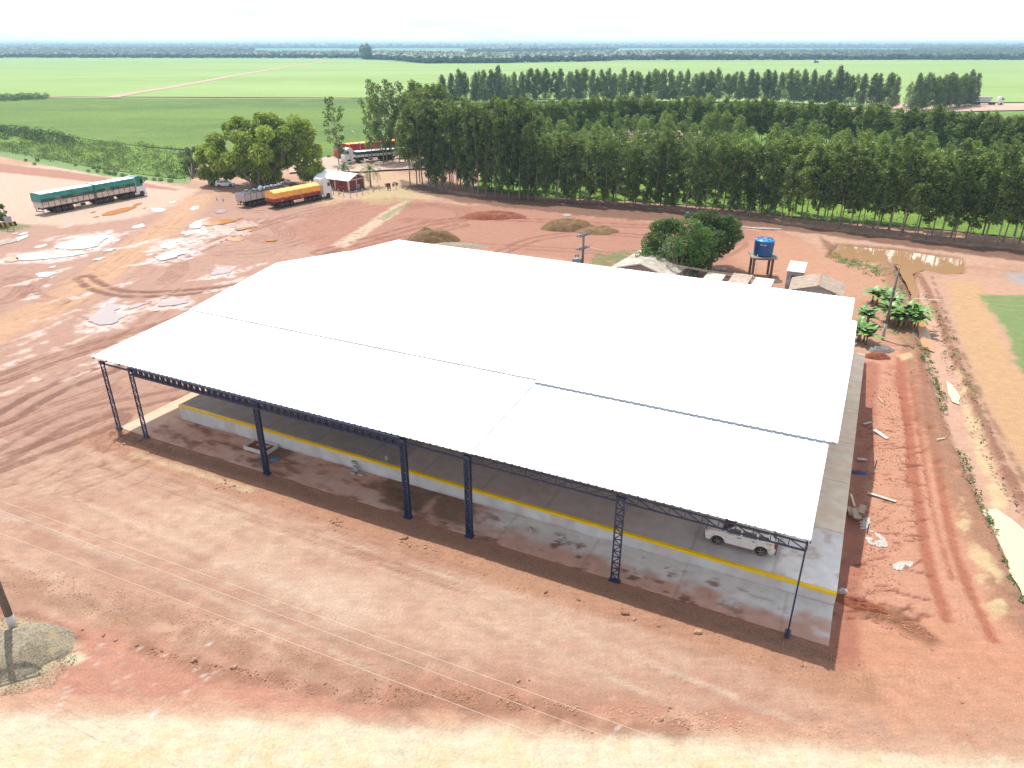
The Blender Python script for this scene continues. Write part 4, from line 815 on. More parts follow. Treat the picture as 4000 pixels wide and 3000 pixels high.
def undergrowth(name, poly, n, r, size, col, label, per=26, cat='undergrowth', z=.1, seed=5):
    rr = random.Random(seed); rg = np.random.default_rng(seed); pts = scatter_px(poly, n, rr); cs = [(x, y, z+r*rr.uniform(.3, .8)) for x, y in pts]; rs = [r*rr.uniform(.5, 1.25) for _ in pts]
    V, F, C = clumps(cs, rs, per, size, col, rg, squash=.9); return tag(npmesh(name, V, F, LEAF, colors=C), label, cat, kind='stuff')
undergrowth('undergrowth', [(2000, 775), (2450, 795), (2900, 830), (3600, 905), (4300, 1000), (4300, 800), (3500, 740), (2900, 690), (2300, 690)], 420, .75, .42, (.070, .118, .034), 'leafy bright undergrowth between the eucalyptus trunks', per=20)
undergrowth('shrub_belt', [(0, 560), (0, 590), (230, 636), (420, 668), (700, 702), (760, 640), (700, 590), (560, 572), (420, 566), (200, 560)], 520, 1.15, .42, (.105, .135, .046), 'belt of young pale green trees beyond the fence', per=38, seed=8, cat='shrubs')
undergrowth('shrub_belt', [(-120, 500), (0, 508), (110, 515), (240, 535), (315, 560), (300, 574), (150, 562), (0, 545), (-120, 540)], 190, 1.6, .6, (.052, .082, .032), 'darker taller belt of young trees at the left edge', per=24, seed=9, cat='shrubs')
undergrowth('shrub_belt', [(0, 384), (190, 382), (200, 388), (100, 396), (0, 398)], 130, 2.0, 1.0, (.10, .16, .06), 'low scrub beside the far dirt path', per=8, seed=10, cat='shrubs')
undergrowth('weeds', [(3245, 985), (3300, 1010), (3400, 1030), (3520, 1080), (3545, 1160), (3500, 1140), (3350, 1060), (3240, 1020)], 110, .28, .22, (.11, .20, .05), 'green weeds along the near bank of the pond', per=130, seed=11, cat='weeds', z=0)
undergrowth('weeds', [(3560, 1360), (3615, 1345), (3680, 1500), (3710, 1650), (3800, 1850), (3925, 2150), (4010, 2380), (3990, 2400), (3900, 2200), (3770, 1850), (3690, 1620), (3640, 1480)], 70, .30, .24, (.085, .16, .05), 'tufts of grass along the edge of the ditch', per=150, seed=12, cat='weeds', z=0)
undergrowth('weeds', [(3600, 1150), (3700, 1200), (3780, 1500), (3900, 1800), (3980, 2000), (3960, 2030), (3850, 1800), (3740, 1560), (3660, 1300)], 70, .22, .2, (.14, .16, .08), 'dry weeds on the far bank of the ditch', per=150, seed=13, cat='weeds', z=.1)
# ------------------------------------------------------------------ big bamboo, mango trees, bushes
def GVp(px, py, Y):
    xc = (px-2000)/FPX; yc = (1500-py)/FPX; d = (xc, math.cos(PITCH)+math.sin(PITCH)*yc, -math.sin(PITCH)+math.cos(PITCH)*yc); t = Y/d[1]; return Vector((d[0]*t, Y, CAMH+d[2]*t))
def lobed_tree(name, label, sil, Y, base, nl, rl, per, size, col, depth, seed, trunk_r=.5, culms=1, gap=0, cat='tree', shell=.5, droop=.5, group=None):
    rr = random.Random(seed); rg = np.random.default_rng(seed); root = thing(name, label, cat, base, 0, group); S = np.array(sil, float); lo = S.min(0); hi = S.max(0); cs, rs = [], []; n = 0
    while len(cs) < nl and n < 9000:
        n += 1; x = rr.uniform(lo[0], hi[0]); y = rr.uniform(lo[1], hi[1])
        if not inpoly(x, y, S): continue
        d, _ = seg_d(np.array([x]), np.array([y]), S, True); k = min(1, d[0]/((hi[0]-lo[0])*.22)); r = rl*rr.uniform(.7, 1.25)
        dy = depth*k*rr.uniform(-1, 1); p = GVp(x, y, Y+dy)
        if p.z < .6: continue
        cs.append(p-Vector(base)); rs.append(r*(.55+.45*k))
    V, F, C = clumps(cs, rs, per, size, col, rg, squash=.85, shell=shell, droop=droop); 
    m = MB(); top = Vector((sum(c.x for c in cs)/nl, sum(c.y for c in cs)/nl, sum(c.z for c in cs)/nl))
    for i in range(culms):
        c = rr.choice(cs); o_ = Vector((rr.uniform(-1, 1), rr.uniform(-1, 1), 0))*trunk_r*(2.2 if culms > 3 else 0); mid = o_+(c-o_)*.5; mid.z = max(mid.z, c.z*.62)
        m.tube([o_-Vector((0, 0, .2)), o_+(mid-o_)*.5+Vector((0, 0, .3)), mid, c], [trunk_r*(1 if culms < 4 else .5), trunk_r*.7*(1 if culms < 4 else .5), trunk_r*.4, .03], 6)
    if culms < 4:
        for c in cs[::3]: m.tube([top*.35, (top*.35+c)*.5+Vector((0, 0, .3)), c], [trunk_r*.5, trunk_r*.3, .03], 5)
    m.build('trunk', BARK, root); npmesh('crown', V, F, LEAF, colors=C, parent=root); return root
BB = [(768, 610), (800, 560), (835, 530), (872, 510), (888, 465), (930, 447), (985, 470), (1010, 455), (1045, 442), (1085, 472), (1130, 462), (1190, 472), (1225, 530), (1243, 590), (1238, 640), (1268, 662), (1235, 702), (1180, 692), (1160, 640), (1120, 655), (1090, 685), (1050, 728), (985, 732), (955, 695), (870, 703), (795, 692), (766, 655)]
lobed_tree('bamboo_clump', 'enormous spreading bamboo shading the parked trucks', BB, 172, G(1015, 737), 190, 2.3, 100, .78, (.215, .270, .055), 9.0, 21, .6, 9, shell=.55, droop=.9)
lobed_tree('small_tree', 'small pale green tree left of the giant bamboo', [(715, 600), (735, 575), (775, 580), (790, 620), (780, 670), (750, 690), (720, 670), (708, 635)], 188, G(752, 700), 30, 1.1, 130, .48, (.12, .165, .06), 2.5, 22, .18, 2)
MG = (.092, .155, .046)
lobed_tree('mango_tree', 'rounded dense mango tree standing over the beige house', [(2530, 905), (2560, 880), (2610, 868), (2680, 862), (2740, 880), (2785, 920), (2795, 975), (2770, 1020), (2740, 1060), (2700, 1085), (2600, 1085), (2545, 1060), (2500, 1030), (2490, 1000), (2520, 960)], 98, G(2655, 1145), 95, 1.45, 200, .36, MG, 4.2, 23, .28, 2, shell=.72)
lobed_tree('mango_tree', 'mango tree with bare leaning trunk left of the blue tank', [(2680, 850), (2720, 838), (2780, 832), (2840, 842), (2880, 872), (2890, 930), (2870, 965), (2820, 985), (2800, 1010), (2765, 1000), (2720, 960), (2680, 900)], 103, G(2772, 1062), 70, 1.35, 200, .36, (.105, .170, .046), 3.6, 24, .24, 2, shell=.6)
lobed_tree('bush', 'leafy bush cut by the left edge above the striped barrier', [(-90, 800), (-30, 785), (12, 800), (24, 830), (26, 850), (10, 872), (-60, 876), (-100, 850)], 131, G(-10, 893), 40, .75, 260, .36, (.08, .14, .035), 2.0, 25, .1, 2, cat='bush')
br = [(225, 1160), (300, 1190), (325, 1160), (655, 1200), (765, 1250), (845, 1255), (915, 1265), (950, 1275), (990, 1280), (1060, 1290), (1100, 1300), (1145, 1300), (1185, 1310), (1220, 1310), (1255, 1320), (1365, 1290), (1335, 1325), (1390, 1330), (1475, 1340), (1505, 1305), (1465, 1300), (860, 1225), (815, 1225)]
def bushling(seed):
    rg = np.random.default_rng(seed); V, F, C = clumps([(0, 0, .35), (.25, .1, .3), (-.25, 0, .3)], [.55, .45, .45], 190, .26, (.09, .16, .04), rg, squash=.8); return npmesh('bush', V, F, LEAF, colors=C)
bs = [bushling(i) for i in range(3)]
pts_ = [(x/2.212, 100+y/2.212+6) for x, y in br]
for i, (x, y) in enumerate(pts_+[(1232, 622), (1258, 621), (1285, 619), (1310, 616)]):
    o = bs[i] if i < 3 else bs[i % 3].copy()
    if i >= 3: COL.objects.link(o)
    p = G(x, y); s = rnd.uniform(.8, 1.4); o.location = (p.x, p.y, .05); o.scale = (s, s, s); o.rotation_euler = (0, 0, rnd.uniform(0, 6))
    tag(o, 'low round bush on the red bank below the fence' if i < len(pts_) else 'low round bush at the edge of the sandy road', 'bush', 'round bushes below the fence' if i < len(pts_) else 'round bushes beside the sandy road')
# ------------------------------------------------------------------ bananas and palms
def frond(m, p, az, L_, w, up, bend, mi=0, seg=7, fold=.25):
    P = []; d = Vector((math.cos(az), math.sin(az), 0)); s = Vector((-d.y, d.x, 0)); q = Vector(p); el = up; V = []
    for i in range(seg+1):
        t = i/seg; ww_ = w*math.sin(math.pi*min(1, .08+t*.9))**.6*.5; V += [q+s*ww_-Vector((0, 0, fold*ww_)), q, q-s*ww_-Vector((0, 0, fold*ww_))]
        q = q+(d*math.cos(el)+Vector((0, 0, math.sin(el))))*L_/seg; el -= bend/seg
    F = []
    for i in range(seg): a = i*3; F += [(a, a+1, a+4, a+3), (a+1, a+2, a+5, a+4)]
    m.add(V, F, mi)
BAN = mat('banana_leaf', (.13, .24, .05), rough=.45, var=.3, scale=2.5); BANT = mat('banana_stem', (.22, .19, .09), rough=.7, var=.3, scale=4)
def banana(label, p, n, h, seed):
    rr = random.Random(seed); t = thing('banana_plant', label, 'banana plant', (p.x, p.y, 0), 0, 'banana plants behind the warehouse'); n += 1; h *= .86
    for i in range(n):
        x, y = rr.uniform(-1, 1)*(.3+n*.14), rr.uniform(-1, 1)*(.3+n*.12); hh = h*rr.uniform(.65, 1.05)*.55; m = MB(); m.tube([(x, y, -.1), (x, y, hh*.5), (x, y, hh)], [.14, .11, .07], 7); m.build('stem', BANT, t)
        m = MB(); a0 = rr.uniform(0, 6.28)
        for k in range(12): frond(m, (x, y, hh-.1), a0+k*2.4, rr.uniform(1.5, 2.4)*h/3, rr.uniform(.5, .75), rr.uniform(.6, 1.35), rr.uniform(.8, 1.9))
        m.build('leaves', BAN, t, smooth=True)
    return t
for i, (x, y, n, h, lb) in enumerate([(3425, 1182, 3, 2.9, 'banana plants highest up beside the pole'), (3475, 1212, 3, 3.0, 'banana plants just left of the leaning pole top'), (3495, 1262, 4, 3.2, 'banana plants right behind the tall pole'), (3555, 1285, 8, 3.4, 'biggest banana clump beside the ditch'), (3372, 1265, 2, 2.6, 'banana plant peeping over the roof corner'), (3374, 1335, 3, 3.0, 'banana plants at the corner of the white roof')]):
    banana(lb, G(x, y), n, h, 70+i)
PALML = mat('palm_frond', (.13, .20, .06), rough=.5, var=.25, scale=2)
def palm(label, p, h, seed):
    rr = random.Random(seed); t = thing('coconut_palm', label, 'palm tree', (p.x, p.y, 0)); m = MB(); m.tube([(0, 0, -.1), (.05, 0, h*.35), (.1, 0, h*.62)], [.24, .17, .13], 8); m.build('trunk', PALEB, t); m = MB()
    for k in range(17):
        az = k*2.4; el = 1.25-.085*k; L_ = rr.uniform(.85, 1.1)*h*.62; q = Vector((.1, 0, h*.6)); d = Vector((math.cos(az), math.sin(az), 0)); s = Vector((-d.y, d.x, 0)); P = [q.copy()]
        for i in range(12):
            q = q+(d*math.cos(el)+Vector((0, 0, math.sin(el))))*L_/12; el -= .13+.05*k/17; P.append(q.copy())
        m.tube(P[::3], [.03, .025, .02, .012, .005], 4)
        for i in range(1, 13):
            ll = .75*math.sin(math.pi*(.12+.8*i/13))*h/6
            for sg in (-1, 1):
                for jj in (0, .5):
                    a = P[i]-(P[i]-P[i-1])*jj; b = a+(s*sg*.75+(P[i]-P[i-1]).normalized()*.5-Vector((0, 0, .45)))*ll; w_ = (P[i]-P[i-1]).normalized()*.055; m.add([a-w_, a+w_, b], [(0, 1, 2)])
    m.build('fronds', PALML, t); return t
palm('coconut palm right beside the red brick house', G(1448, 730), 6.6, 3); palm('smaller coconut palm behind the red brick house', G(1345, 690), 4.2, 4)
# ------------------------------------------------------------------ far woods: real crowns standing on the plain
WOODM = leaf_mat('far_foliage', trans=.1)
ICO = bmesh.new(); bmesh.ops.create_icosphere(ICO, subdivisions=1, radius=1.0); IV = np.array([v.co[:] for v in ICO.verts]); IF = np.array([[v.index for v in f.verts] for f in ICO.faces]); ICO.free()
def woods(name, poly, n, r, h, col, label, seed, jag=.22):
    rg = np.random.default_rng(seed); P = np.array([G(*p)[:2] for p in poly]); lo = P.min(0); hi = P.max(0); X = rg.uniform(lo[0], hi[0], n*12); Y = rg.uniform(lo[1], hi[1], n*12); k = inside(X, Y, P); X, Y = X[k][:n], Y[k][:n]; n = len(X)
    rr = r*rg.uniform(.6, 1.35, n); hh = h*rg.uniform(.65, 1.15, n); V = IV[None]*(1+rg.uniform(-jag, jag, (n, len(IV), 1))); V = V*np.stack([rr, rr, np.maximum(hh*.45, rr*.8)], 1)[:, None]+np.stack([X, Y, hh*.58], 1)[:, None]
    F = IF[None]+(np.arange(n)*len(IV))[:, None, None]; C = np.array(col)[None]*rg.uniform(.7, 1.25, n)[:, None]*np.stack([rg.uniform(.85, 1.25, n), np.ones(n), rg.uniform(.8, 1.1, n)], 1)
    return tag(npmesh(name, V.reshape(-1, 3), F.reshape(-1, 3), WOODM, colors=np.repeat(C, len(IV), 0)), label, 'woods', kind='stuff')
WC = (.034, .058, .028)
woods('far_woods', [(-500, 229), (30, 226), (240, 226), (1500, 228), (1500, 214), (900, 211), (300, 208), (-500, 210)], 9000, 5.5, 10, WC, 'dark wood along the far side of the crop on the left', 1)
woods('far_woods', [(1410, 231), (1530, 235), (1665, 249), (1990, 247), (2010, 238), (1800, 228), (1420, 218)], 2600, 6.5, 13, (.05, .09, .03), 'nearer dark wood jutting into the crop at the centre', 2)
woods('far_woods', [(1990, 246), (2385, 239), (2390, 236), (4600, 234), (4600, 214), (3300, 210), (2600, 214), (2000, 226)], 14000, 6.5, 13, WC, 'long dark wood behind the plantation on the right', 3)
woods('far_woods', [(-500, 207), (820, 211), (1000, 198), (600, 195), (-500, 197)], 7000, 9, 14, WC, 'bluish wood farther off on the left', 4)
woods('far_woods', [(1820, 205), (2010, 204), (2410, 196), (2410, 192), (1830, 194)], 1500, 10, 16, WC, 'far blue copse at the centre', 5)
woods('far_woods', [(3560, 196), (3700, 206), (4500, 208), (4500, 196), (3700, 193)], 3600, 11, 17, WC, 'far blue wood at the right', 6)
woods('far_woods', [(-400, 190), (700, 189.5), (1500, 188), (4400, 190), (4400, 187), (1500, 185.6), (-400, 187)], 6000, 22, 12, WC, 'faint line of trees near the horizon', 7)
woods('far_woods', [(1340, 190), (1460, 190), (1460, 187.5), (1340, 187.5)], 500, 14, 18, WC, 'far copse left of centre', 8)
# a lone larger crown at the tip of the nearer wood
woods('far_trees', [(1420, 233), (1440, 233), (1440, 229), (1420, 229)], 16, 9, 26, (.05, .09, .03), 'taller crowns at the tip of the central wood', 9)
# ------------------------------------------------------------------ air: even haze round the whole scene
hm = bpy.data.materials.new('haze_air'); hm.use_nodes = True; n_ = hm.node_tree.nodes; l_ = hm.node_tree.links
n_.remove(n_['Principled BSDF']); pv = n_.new('ShaderNodeVolumePrincipled'); pv.inputs['Color'].default_value = (.50, .78, 1.0, 1); pv.inputs['Density'].default_value = .00017; pv.inputs['Anisotropy'].default_value = .2
l_.new(pv.outputs[0], n_['Material Output'].inputs['Volume'])
m = MB(); m.b2((-13500, -280, -1.6), (13500, 14500, 44)); hz = m.build('haze', hm); tag(hz, 'thin blue haze over the plain', 'haze', kind='stuff')
# ------------------------------------------------------------------ lorries and cars
RUB = mat('tyre_rubber', (.022, .021, .021), rough=.85, var=.3, scale=8, dirt=((.25, .13, .08), .45, .75, 3)); RIM = mat('rim_metal', (.55, .55, .56), rough=.35, metal=.6, var=.15, scale=6, dirt=((.25, .14, .09), .5, .8, 4))
CHAS = mat('chassis_black', (.035, .033, .034), rough=.6, var=.3, scale=3, dirt=((.22, .12, .08), .5, .8, 2)); GLASS = mat('dark_glass', (.02, .03, .04), rough=.05, spec=.8, var=0.02)
WHT = mat('white_paint', (.74, .75, .76), rough=.25, coat=.4, var=.03, dirt=((.45, .27, .2), .60, .9, 1.2)); GRN = mat('green_cab_paint', (.01, .20, .12), rough=.3, coat=.4, var=.05); REDC = mat('red_cab_paint', (.48, .015, .02), rough=.3, coat=.4, var=.05)
BEI = mat('beige_boards', (.66, .54, .47), rough=.7, var=.15, scale=1.5, dirt=((.34, .2, .15), .48, .7, .9), stretch=(1, 1, 2)); REDB = mat('red_boards', (.30, .035, .03), rough=.6, var=.2, scale=2, dirt=((.5, .36, .3), .55, .75, 2))
TGREEN = mat('green_tarp', (.03, .24, .21), rough=.45, var=.3, scale=1.2, bump=.05, bscale=2.2, stretch=(1, 1, 2.5)); TTOP = mat('pale_tarp_top', (.68, .76, .72), rough=.5, var=.1, scale=1, bump=.03, bscale=2); TDARK = mat('dark_green_band', (.018, .065, .055), rough=.5, var=.2, scale=2)
ORG = mat('orange_tarp', (.90, .42, .09), rough=.55, var=.12, scale=1, bump=.05, bscale=1.8); GREYB = mat('grey_boards', (.46, .43, .44), rough=.6, var=.15, scale=1.2, dirt=((.46, .36, .34), .5, .7, .8)); PINK = mat('worn_pink_paint', (.48, .36, .37), rough=.7, var=.15)
SCR = mat('scrap_plastic', (.12, .14, .15), rough=.45, var=.8, scale=2.5, dirt=((.6, .62, .62), .55, .7, 1.6)); TXT = mat('gold_lettering', (.50, .44, .33), rough=.6, var=.2, scale=8); CHR = mat('polished_tank', (.7, .7, .68), rough=.2, metal=.85, var=.05)
LRED = mat('red_lamp', (.35, .01, .01), rough=.2); LWH = mat('lamp_glass', (.6, .6, .6), rough=.1)
def wheel(parent, x, y, r, w, side, dual=True, rim_r=.55, spokes=0, name='wheel'):
    m = MB(); W_ = w*(2.1 if dual else 1); y0, y1 = (y-W_, y) if side > 0 else (y, y+W_)
    pr = [(r*.55, 0), (r*.92, 0), (r, .12*W_), (r, .40*W_)]+([(r*.86, .47*W_), (r*.86, .53*W_)] if dual else [])+[(r, .60*W_), (r, .88*W_), (r*.92, W_), (r*.55, W_)]
    m.lathe([(a, b-W_/2) for a, b in pr], 18, (0, 0, 0), 'y'); o = m.build(name, RUB, parent, loc=(x, (y0+y1)/2, r))
    m = MB(); f = (W_/2)*side
    m.lathe([(r*rim_r, f*.80), (r*rim_r, f*.97), (r*rim_r*.86, f*.98), (r*rim_r*.70, f*.66), (r*.20, f*.66), (r*.18, f*.88), (0.001, f*.9)], 16, (0, 0, 0), 'y')
    if spokes:
        for k in range(spokes): a = 2*math.pi*k/spokes; m.bar((math.cos(a)*.1*r, f*.93, math.sin(a)*.1*r), (math.cos(a)*r*rim_r*.93, f*.97, math.sin(a)*r*rim_r*.93), r*.17, r*.07)
    m.build('rim', RIM, o); return o
def rumpled(u0, u1, y0, y1, z0, z1, crown, sag, mat_side, mat_top, parent, seed, band=0, n=46):
    "tarpaulin: stretched over hoops, sagging between them, hanging down both sides"
    rr = random.Random(seed); P = []; prof = [(y0-.02, z0), (y0-.03, z0+(z1-z0)*.33), (y0-.01, z0+(z1-z0)*.66), (y0+.03, z1), (y0+(y1-y0)*.28, z1+crown*.75), ((y0+y1)/2, z1+crown), (y1-(y1-y0)*.28, z1+crown*.75), (y1-.03, z1), (y1+.01, z0+(z1-z0)*.66), (y1+.03, z0+(z1-z0)*.33), (y1+.02, z0)]
    k = len(prof); m = MB(); ph = [rr.uniform(0, 6) for _ in range(k)]
    for i in range(n+1):
        u = u0+(u1-u0)*i/n; s = abs(math.sin(math.pi*i/n*7))
        for j, (y, z) in enumerate(prof):
            mid = 3 <= j <= 7; P.append((u, y+(0 if mid else (.035*math.sin(i*1.7+ph[j])+.02*math.sin(i*.6+j))*(1 if y > 0 else -1)), z-(sag*s if mid else .03*math.sin(i*.9+ph[j]))*(1 if j not in (0, k-1) else .4)))
    F = [(i*k+j, i*k+j+1, (i+1)*k+j+1, (i+1)*k+j) for i in range(n) for j in range(k-1)]; F += [tuple(range(k)), tuple(n*k+j for j in range(k))]; m.add(P, F, 0)
    idx = []
    for i in range(n):
        for j in range(k-1): idx.append(1 if 3 <= j <= 6 else 0)
    idx += [0, 0]; m.m = idx
    return m.build('tarp', [mat_side, mat_top], parent)
def trailer(root, x0, x1, w, zb, zt, boards, axles, r, tarp=None, seed=1, posts=1.0, ends=True, letters=None, tar_z=None):
    m = MB(); h = w/2; m.b2((x0, -h, zb), (x0+.06, h, zt)); m.b2((x1-.06, -h, zb), (x1, h, zt)); m.b2((x0+.06, -h, zb), (x1-.06, -h+.05, zt)); m.b2((x0+.06, h-.05, zb), (x1-.06, h, zt)); m.b2((x0+.06, -h+.05, zb), (x1-.06, h-.05, zb+.08))
    t = m.build('trailer', boards, root)
    m = MB(); n = int((x1-x0)/posts)
    for i in range(n+1):
        u = x0+.05+(x1-x0-.1)*i/n
        for s in (-1, 1): m.box((u, s*(h+.02), (zb+zt)/2), (.07, .04, zt-zb+.02))
    for s in (-1, 1): m.box(((x0+x1)/2, s*(h+.015), zb+.03), (x1-x0, .05, .10)); m.box(((x0+x1)/2, s*(h+.015), zt-.02), (x1-x0, .05, .06))
    m.build('side_posts', CHAS if posts > .9 else boards, t)
    m = MB()
    for s in (-.45, .45): m.b2((x0+.1, s-.07, zb-.35), (x1-.1, s+.07, zb-.02))
    for ax_ in axles: m.box((ax_, 0, r), (.12, w*.86, .12)); m.box((ax_, 0, zb-.3), (.5, .9, .25))
    m.b2((x0+.05, -h+.1, r*.9), (x0+.15, h-.1, r*.9+.12)); m.bar((x0+.1, -h+.35, r*.9), (x0+.1, -h+.35, zb), .08); m.bar((x0+.1, h-.35, r*.9), (x0+.1, h-.35, zb), .08)
    mid = (axles[-1]+x1)/2
    for s in (-1, 1): m.bar((axles[-1]+r*1.5, s*(h-.05), r*.95), (x1-r*4, s*(h-.05), r*.95), .05, .10); m.bar((axles[-1]+r*1.5, s*(h-.05), r*1.45), (x1-r*4, s*(h-.05), r*1.45), .05, .08); m.box((mid, s*(h-.25), r*1.3), (.7, .4, .35))
    for ax_ in axles[:1]:
        for s in (-1, 1): m.box((ax_-r*1.25, s*(h-.3), r*1.1), (.03, .5, r*1.3))
    m.build('chassis', CHAS, t)
    for ax_ in axles:
        for s in (-1, 1): wheel(root, ax_, s*(h-.02), r, .26*r/.5, s)
    for s in (-.7, .7): mb = MB(); mb.box((x0-.01, s*h, zb-.12), (.05, .32, .12)); mb.build('tail_lamp', LRED, t)
    if tarp:
        z0, z1, crown, ms, mt = tarp; rumpled(x0-.05, x1+.05, -h-.03, h+.03, z0, z1, crown, .05, ms, mt, t, seed)
    return t
def cab(root, x0, L_, w, h, r, paint, roof=None, parts=True, tank=True):
    "x0 = back of the sleeper; the nose is at x0 + L_"
    x1 = x0+L_; H = w/2; z0 = r*.75
    prof = [(x0, z0+.45), (x0, h-.35), (x0+.18, h-.06), (x0+L_*.45, h), (x1-.42, h-.22), (x1-.10, h*.60), (x1, h*.50), (x1+.03, z0+.1), (x1-.05, z0-.12), (x1-.45, z0-.12), (x1-.55, r*1.95), (x1-.55-1.6*r, r*1.95), (x1-.62-1.6*r, z0+.1), (x0+.1, z0+.1)]
    m = MB(); m.prism(prof, -H, H); c = m.build('cab', paint, root, bevel=.07, seg=2)
    if roof:
        m = MB(); m.prism([(x0+.05, h*.5), (x0+.05, h-.33), (x0+.22, h-.04), (x0+L_*.45, h+.02), (x1-.46, h-.19), (x1-.25, h*.74), (x1-.6, h*.5)], -H-.012, H+.012); m.build('cab_stripe', roof, c, bevel=.05)
    m = MB(); m.add([(x1-.37, -H+.12, h-.30), (x1-.37, H-.12, h-.30), (x1-.085, H-.08, h*.615), (x1-.085, -H+.08, h*.615)], [(0, 1, 2, 3)]); m.v = [(a+.035, b, d+.02) for a, b, d in m.v]; m.build('windscreen', GLASS, c)
    for s in (-1, 1):
        m = MB(); m.prism([(x0+L_*.50, h*.63), (x0+L_*.52, h*.83), (x1-.50, h*.83), (x1-.28, h*.64)], s*(H+.006), s*(H+.022)); m.build('side_window', GLASS, c)
        m = MB(); m.box((x1-.12, s*(H+.16), h*.74), (.10, .14, .48)); m.bar((x1-.16, s*H, h*.86), (x1-.12, s*(H+.16), h*.86), .04); m.build('mirror', CHAS, c)
        m = MB(); m.box((x1+.01, s*(H-.28), z0+.18), (.06, .36, .20)); m.build('headlight', LWH, c)
        wheel(root, x1-.55-.8*r, s*(H-.02), r, .28*r/.5, s, dual=False)
    m = MB()
    for k in range(5): m.box((x1+.02-.015*k, 0, z0+.40+k*.14), (.04, w*.72, .05))
    m.box((x1+.03, 0, z0-.02), (.12, w*.96, .22)); m.build('grille', CHAS, c)
    return c
def tractor_frame(root, x0, x1, w, r, axles, tank=True):
    m = MB()
    for s in (-.4, .4): m.b2((x0, s-.06, r*1.2), (x1, s+.06, r*1.6))
    for a in axles: m.box((a, 0, r), (.14, w*.86, .14))
    m.box((axles[0]+.2, 0, r*2.15), (1.2, .9, .12)); m.build('tractor_chassis', CHAS, root)
    for a in axles:
        for s in (-1, 1): wheel(root, a, s*(w/2-.02), r, .26*r/.5, s)
    if tank:
        for s in (-1, 1): m = MB(); m.lathe([(.30, 0), (.31, .05), (.31, 1.0), (.30, 1.05)], 14, (axles[-1]+r*1.25, s*(w/2-.33), r*1.15), 'x'); m.build('fuel_tank', CHR, root)
K_ = 1.15
def rig(name, label, cat, pa, pb, w):
    "root of a vehicle whose camera-side wheels run from pixel pa (rear) to pb (front)"
    A_ = G(*pa); B_ = G(*pb); d = (B_-A_); L_ = d.length; d.normalize(); n = Vector((-d.y, d.x, 0))
    if n.dot(A_) < 0: n = -n          # body lies on the far side of that line
    w *= K_; o = thing(name, label, cat, A_+n*w/2, math.atan2(d.y, d.x)); o.location.z = gz(*(A_+n*w/2)[:2]) if abs(A_.x) < 150 and A_.y < 230 else .4; o.scale = (K_, K_, K_); return o, L_/K_
# green two trailer lorry
t, L_ = rig('grain_truck', 'long lorry with two trailers under green tarps and a green and white cab', 'truck', (176, 842), (573, 764), 2.5); L_ += .2
r = .50; W_ = 2.5; a1 = L_*.475; b0 = a1+.35; b1 = L_-2.25
trailer(t, 0, a1, W_, 1.15, 2.25, BEI, [L_*.13, L_*.13+1.15, L_*.13+2.3], r, (2.1, 3.5, .10, TGREEN, TTOP), 3); trailer(t, b0, b1, W_, 1.15, 2.25, BEI, [b0+.6, b0+1.75, b0+2.9], r, (2.1, 3.55, .10, TGREEN, TTOP), 4)
for k, (u0, u1) in enumerate(((0, a1), (b0, b1))):
    for s in (-1, 1):
        m = MB(); m.b2((u0-.06, s*1.325, 2.12), (u1+.06, s*1.345, 2.66)); o = m.build('tarp_band', TDARK, t)
        rz = 0 if s < 0 else math.pi; uc = u0+(u1-u0)*.30 if s < 0 else u0+(u1-u0)*.7
        text_mesh('TERRA\nFUTURO', .33, 'lettering', TXT, o, (uc, s*1.355, 2.40), (math.pi/2, 0, rz), .004); text_mesh('AGRONEGOCIOS', .22, 'lettering', TXT, o, (u0+(u1-u0)*(.68 if s < 0 else .3), s*1.355, 2.46), (math.pi/2, 0, rz), .004)
tractor_frame(t, L_-4.6, L_-.4, W_, r, [L_-4.3, L_-3.1]); cab(t, L_-2.05, 2.0, W_, 3.75, r, WHT, GRN)
# orange tarp lorry
t, L_ = rig('tarped_truck', 'lorry with a rounded orange tarp, red sideboards and white cab', 'truck', (1078, 818), (1300, 772), 2.4); L_ += .1
trailer(t, 0, L_-2.9, 2.4, 1.15, 1.85, REDB, [1.5, 2.6, 3.7], r, (1.75, 2.75, .38, ORG, ORG), 5, posts=.8); tractor_frame(t, L_-4.9, L_-.4, 2.4, r, [L_-4.3, L_-3.2]); cab(t, L_-2.1, 2.0, 2.4, 3.55, r, WHT)
m = MB(); m.prism([(L_-2.35, 2.3), (L_-2.35, 3.65), (L_-1.7, 3.75), (L_-1.2, 3.5)], -1.0, 1.0); m.build('air_deflector', WHT, t)
# grey trailer full of scrap
t, L_ = rig('scrap_trailer', 'open grey trailer loaded with scrap and plastic bags under the bamboo', 'trailer', (962, 815), (1172, 770), 2.4)
trailer(t, 0, L_-2.2, 2.4, 1.15, 2.45, GREYB, [1.9, 3.0, 4.1], r, None, posts=1.2); m = MB(); m.b2((.02, -1.0, 1.3), (-.02, .2, 2.1)); m.build('worn_panel', PINK, t)
rg = np.random.default_rng(5)
for k in range(26):
    u = rg.uniform(1.5, L_-2.6); m = MB(); sz = rg.uniform(.5, 1.1); m.lathe([(0.01, -.4*sz), (.5*sz, -.25*sz), (.55*sz, .05), (.35*sz, .3*sz), (0.01, .38*sz)], 7, (0, 0, 0)); o = m.build('scrap_piece', [SCR, SCR, WHT][k % 3] if k % 7 == 0 else SCR, t, loc=(u, rg.uniform(-.75, .75), 2.35+rg.uniform(-.1, .45)), rot=(rg.uniform(-.6, .6), rg.uniform(-.6, .6), rg.uniform(0, 6)))
tractor_frame(t, L_-4.2, L_-.4, 2.4, r, [L_-3.8], False); cab(t, L_-1.9, 1.8, 2.3, 3.0, r, CHAS)
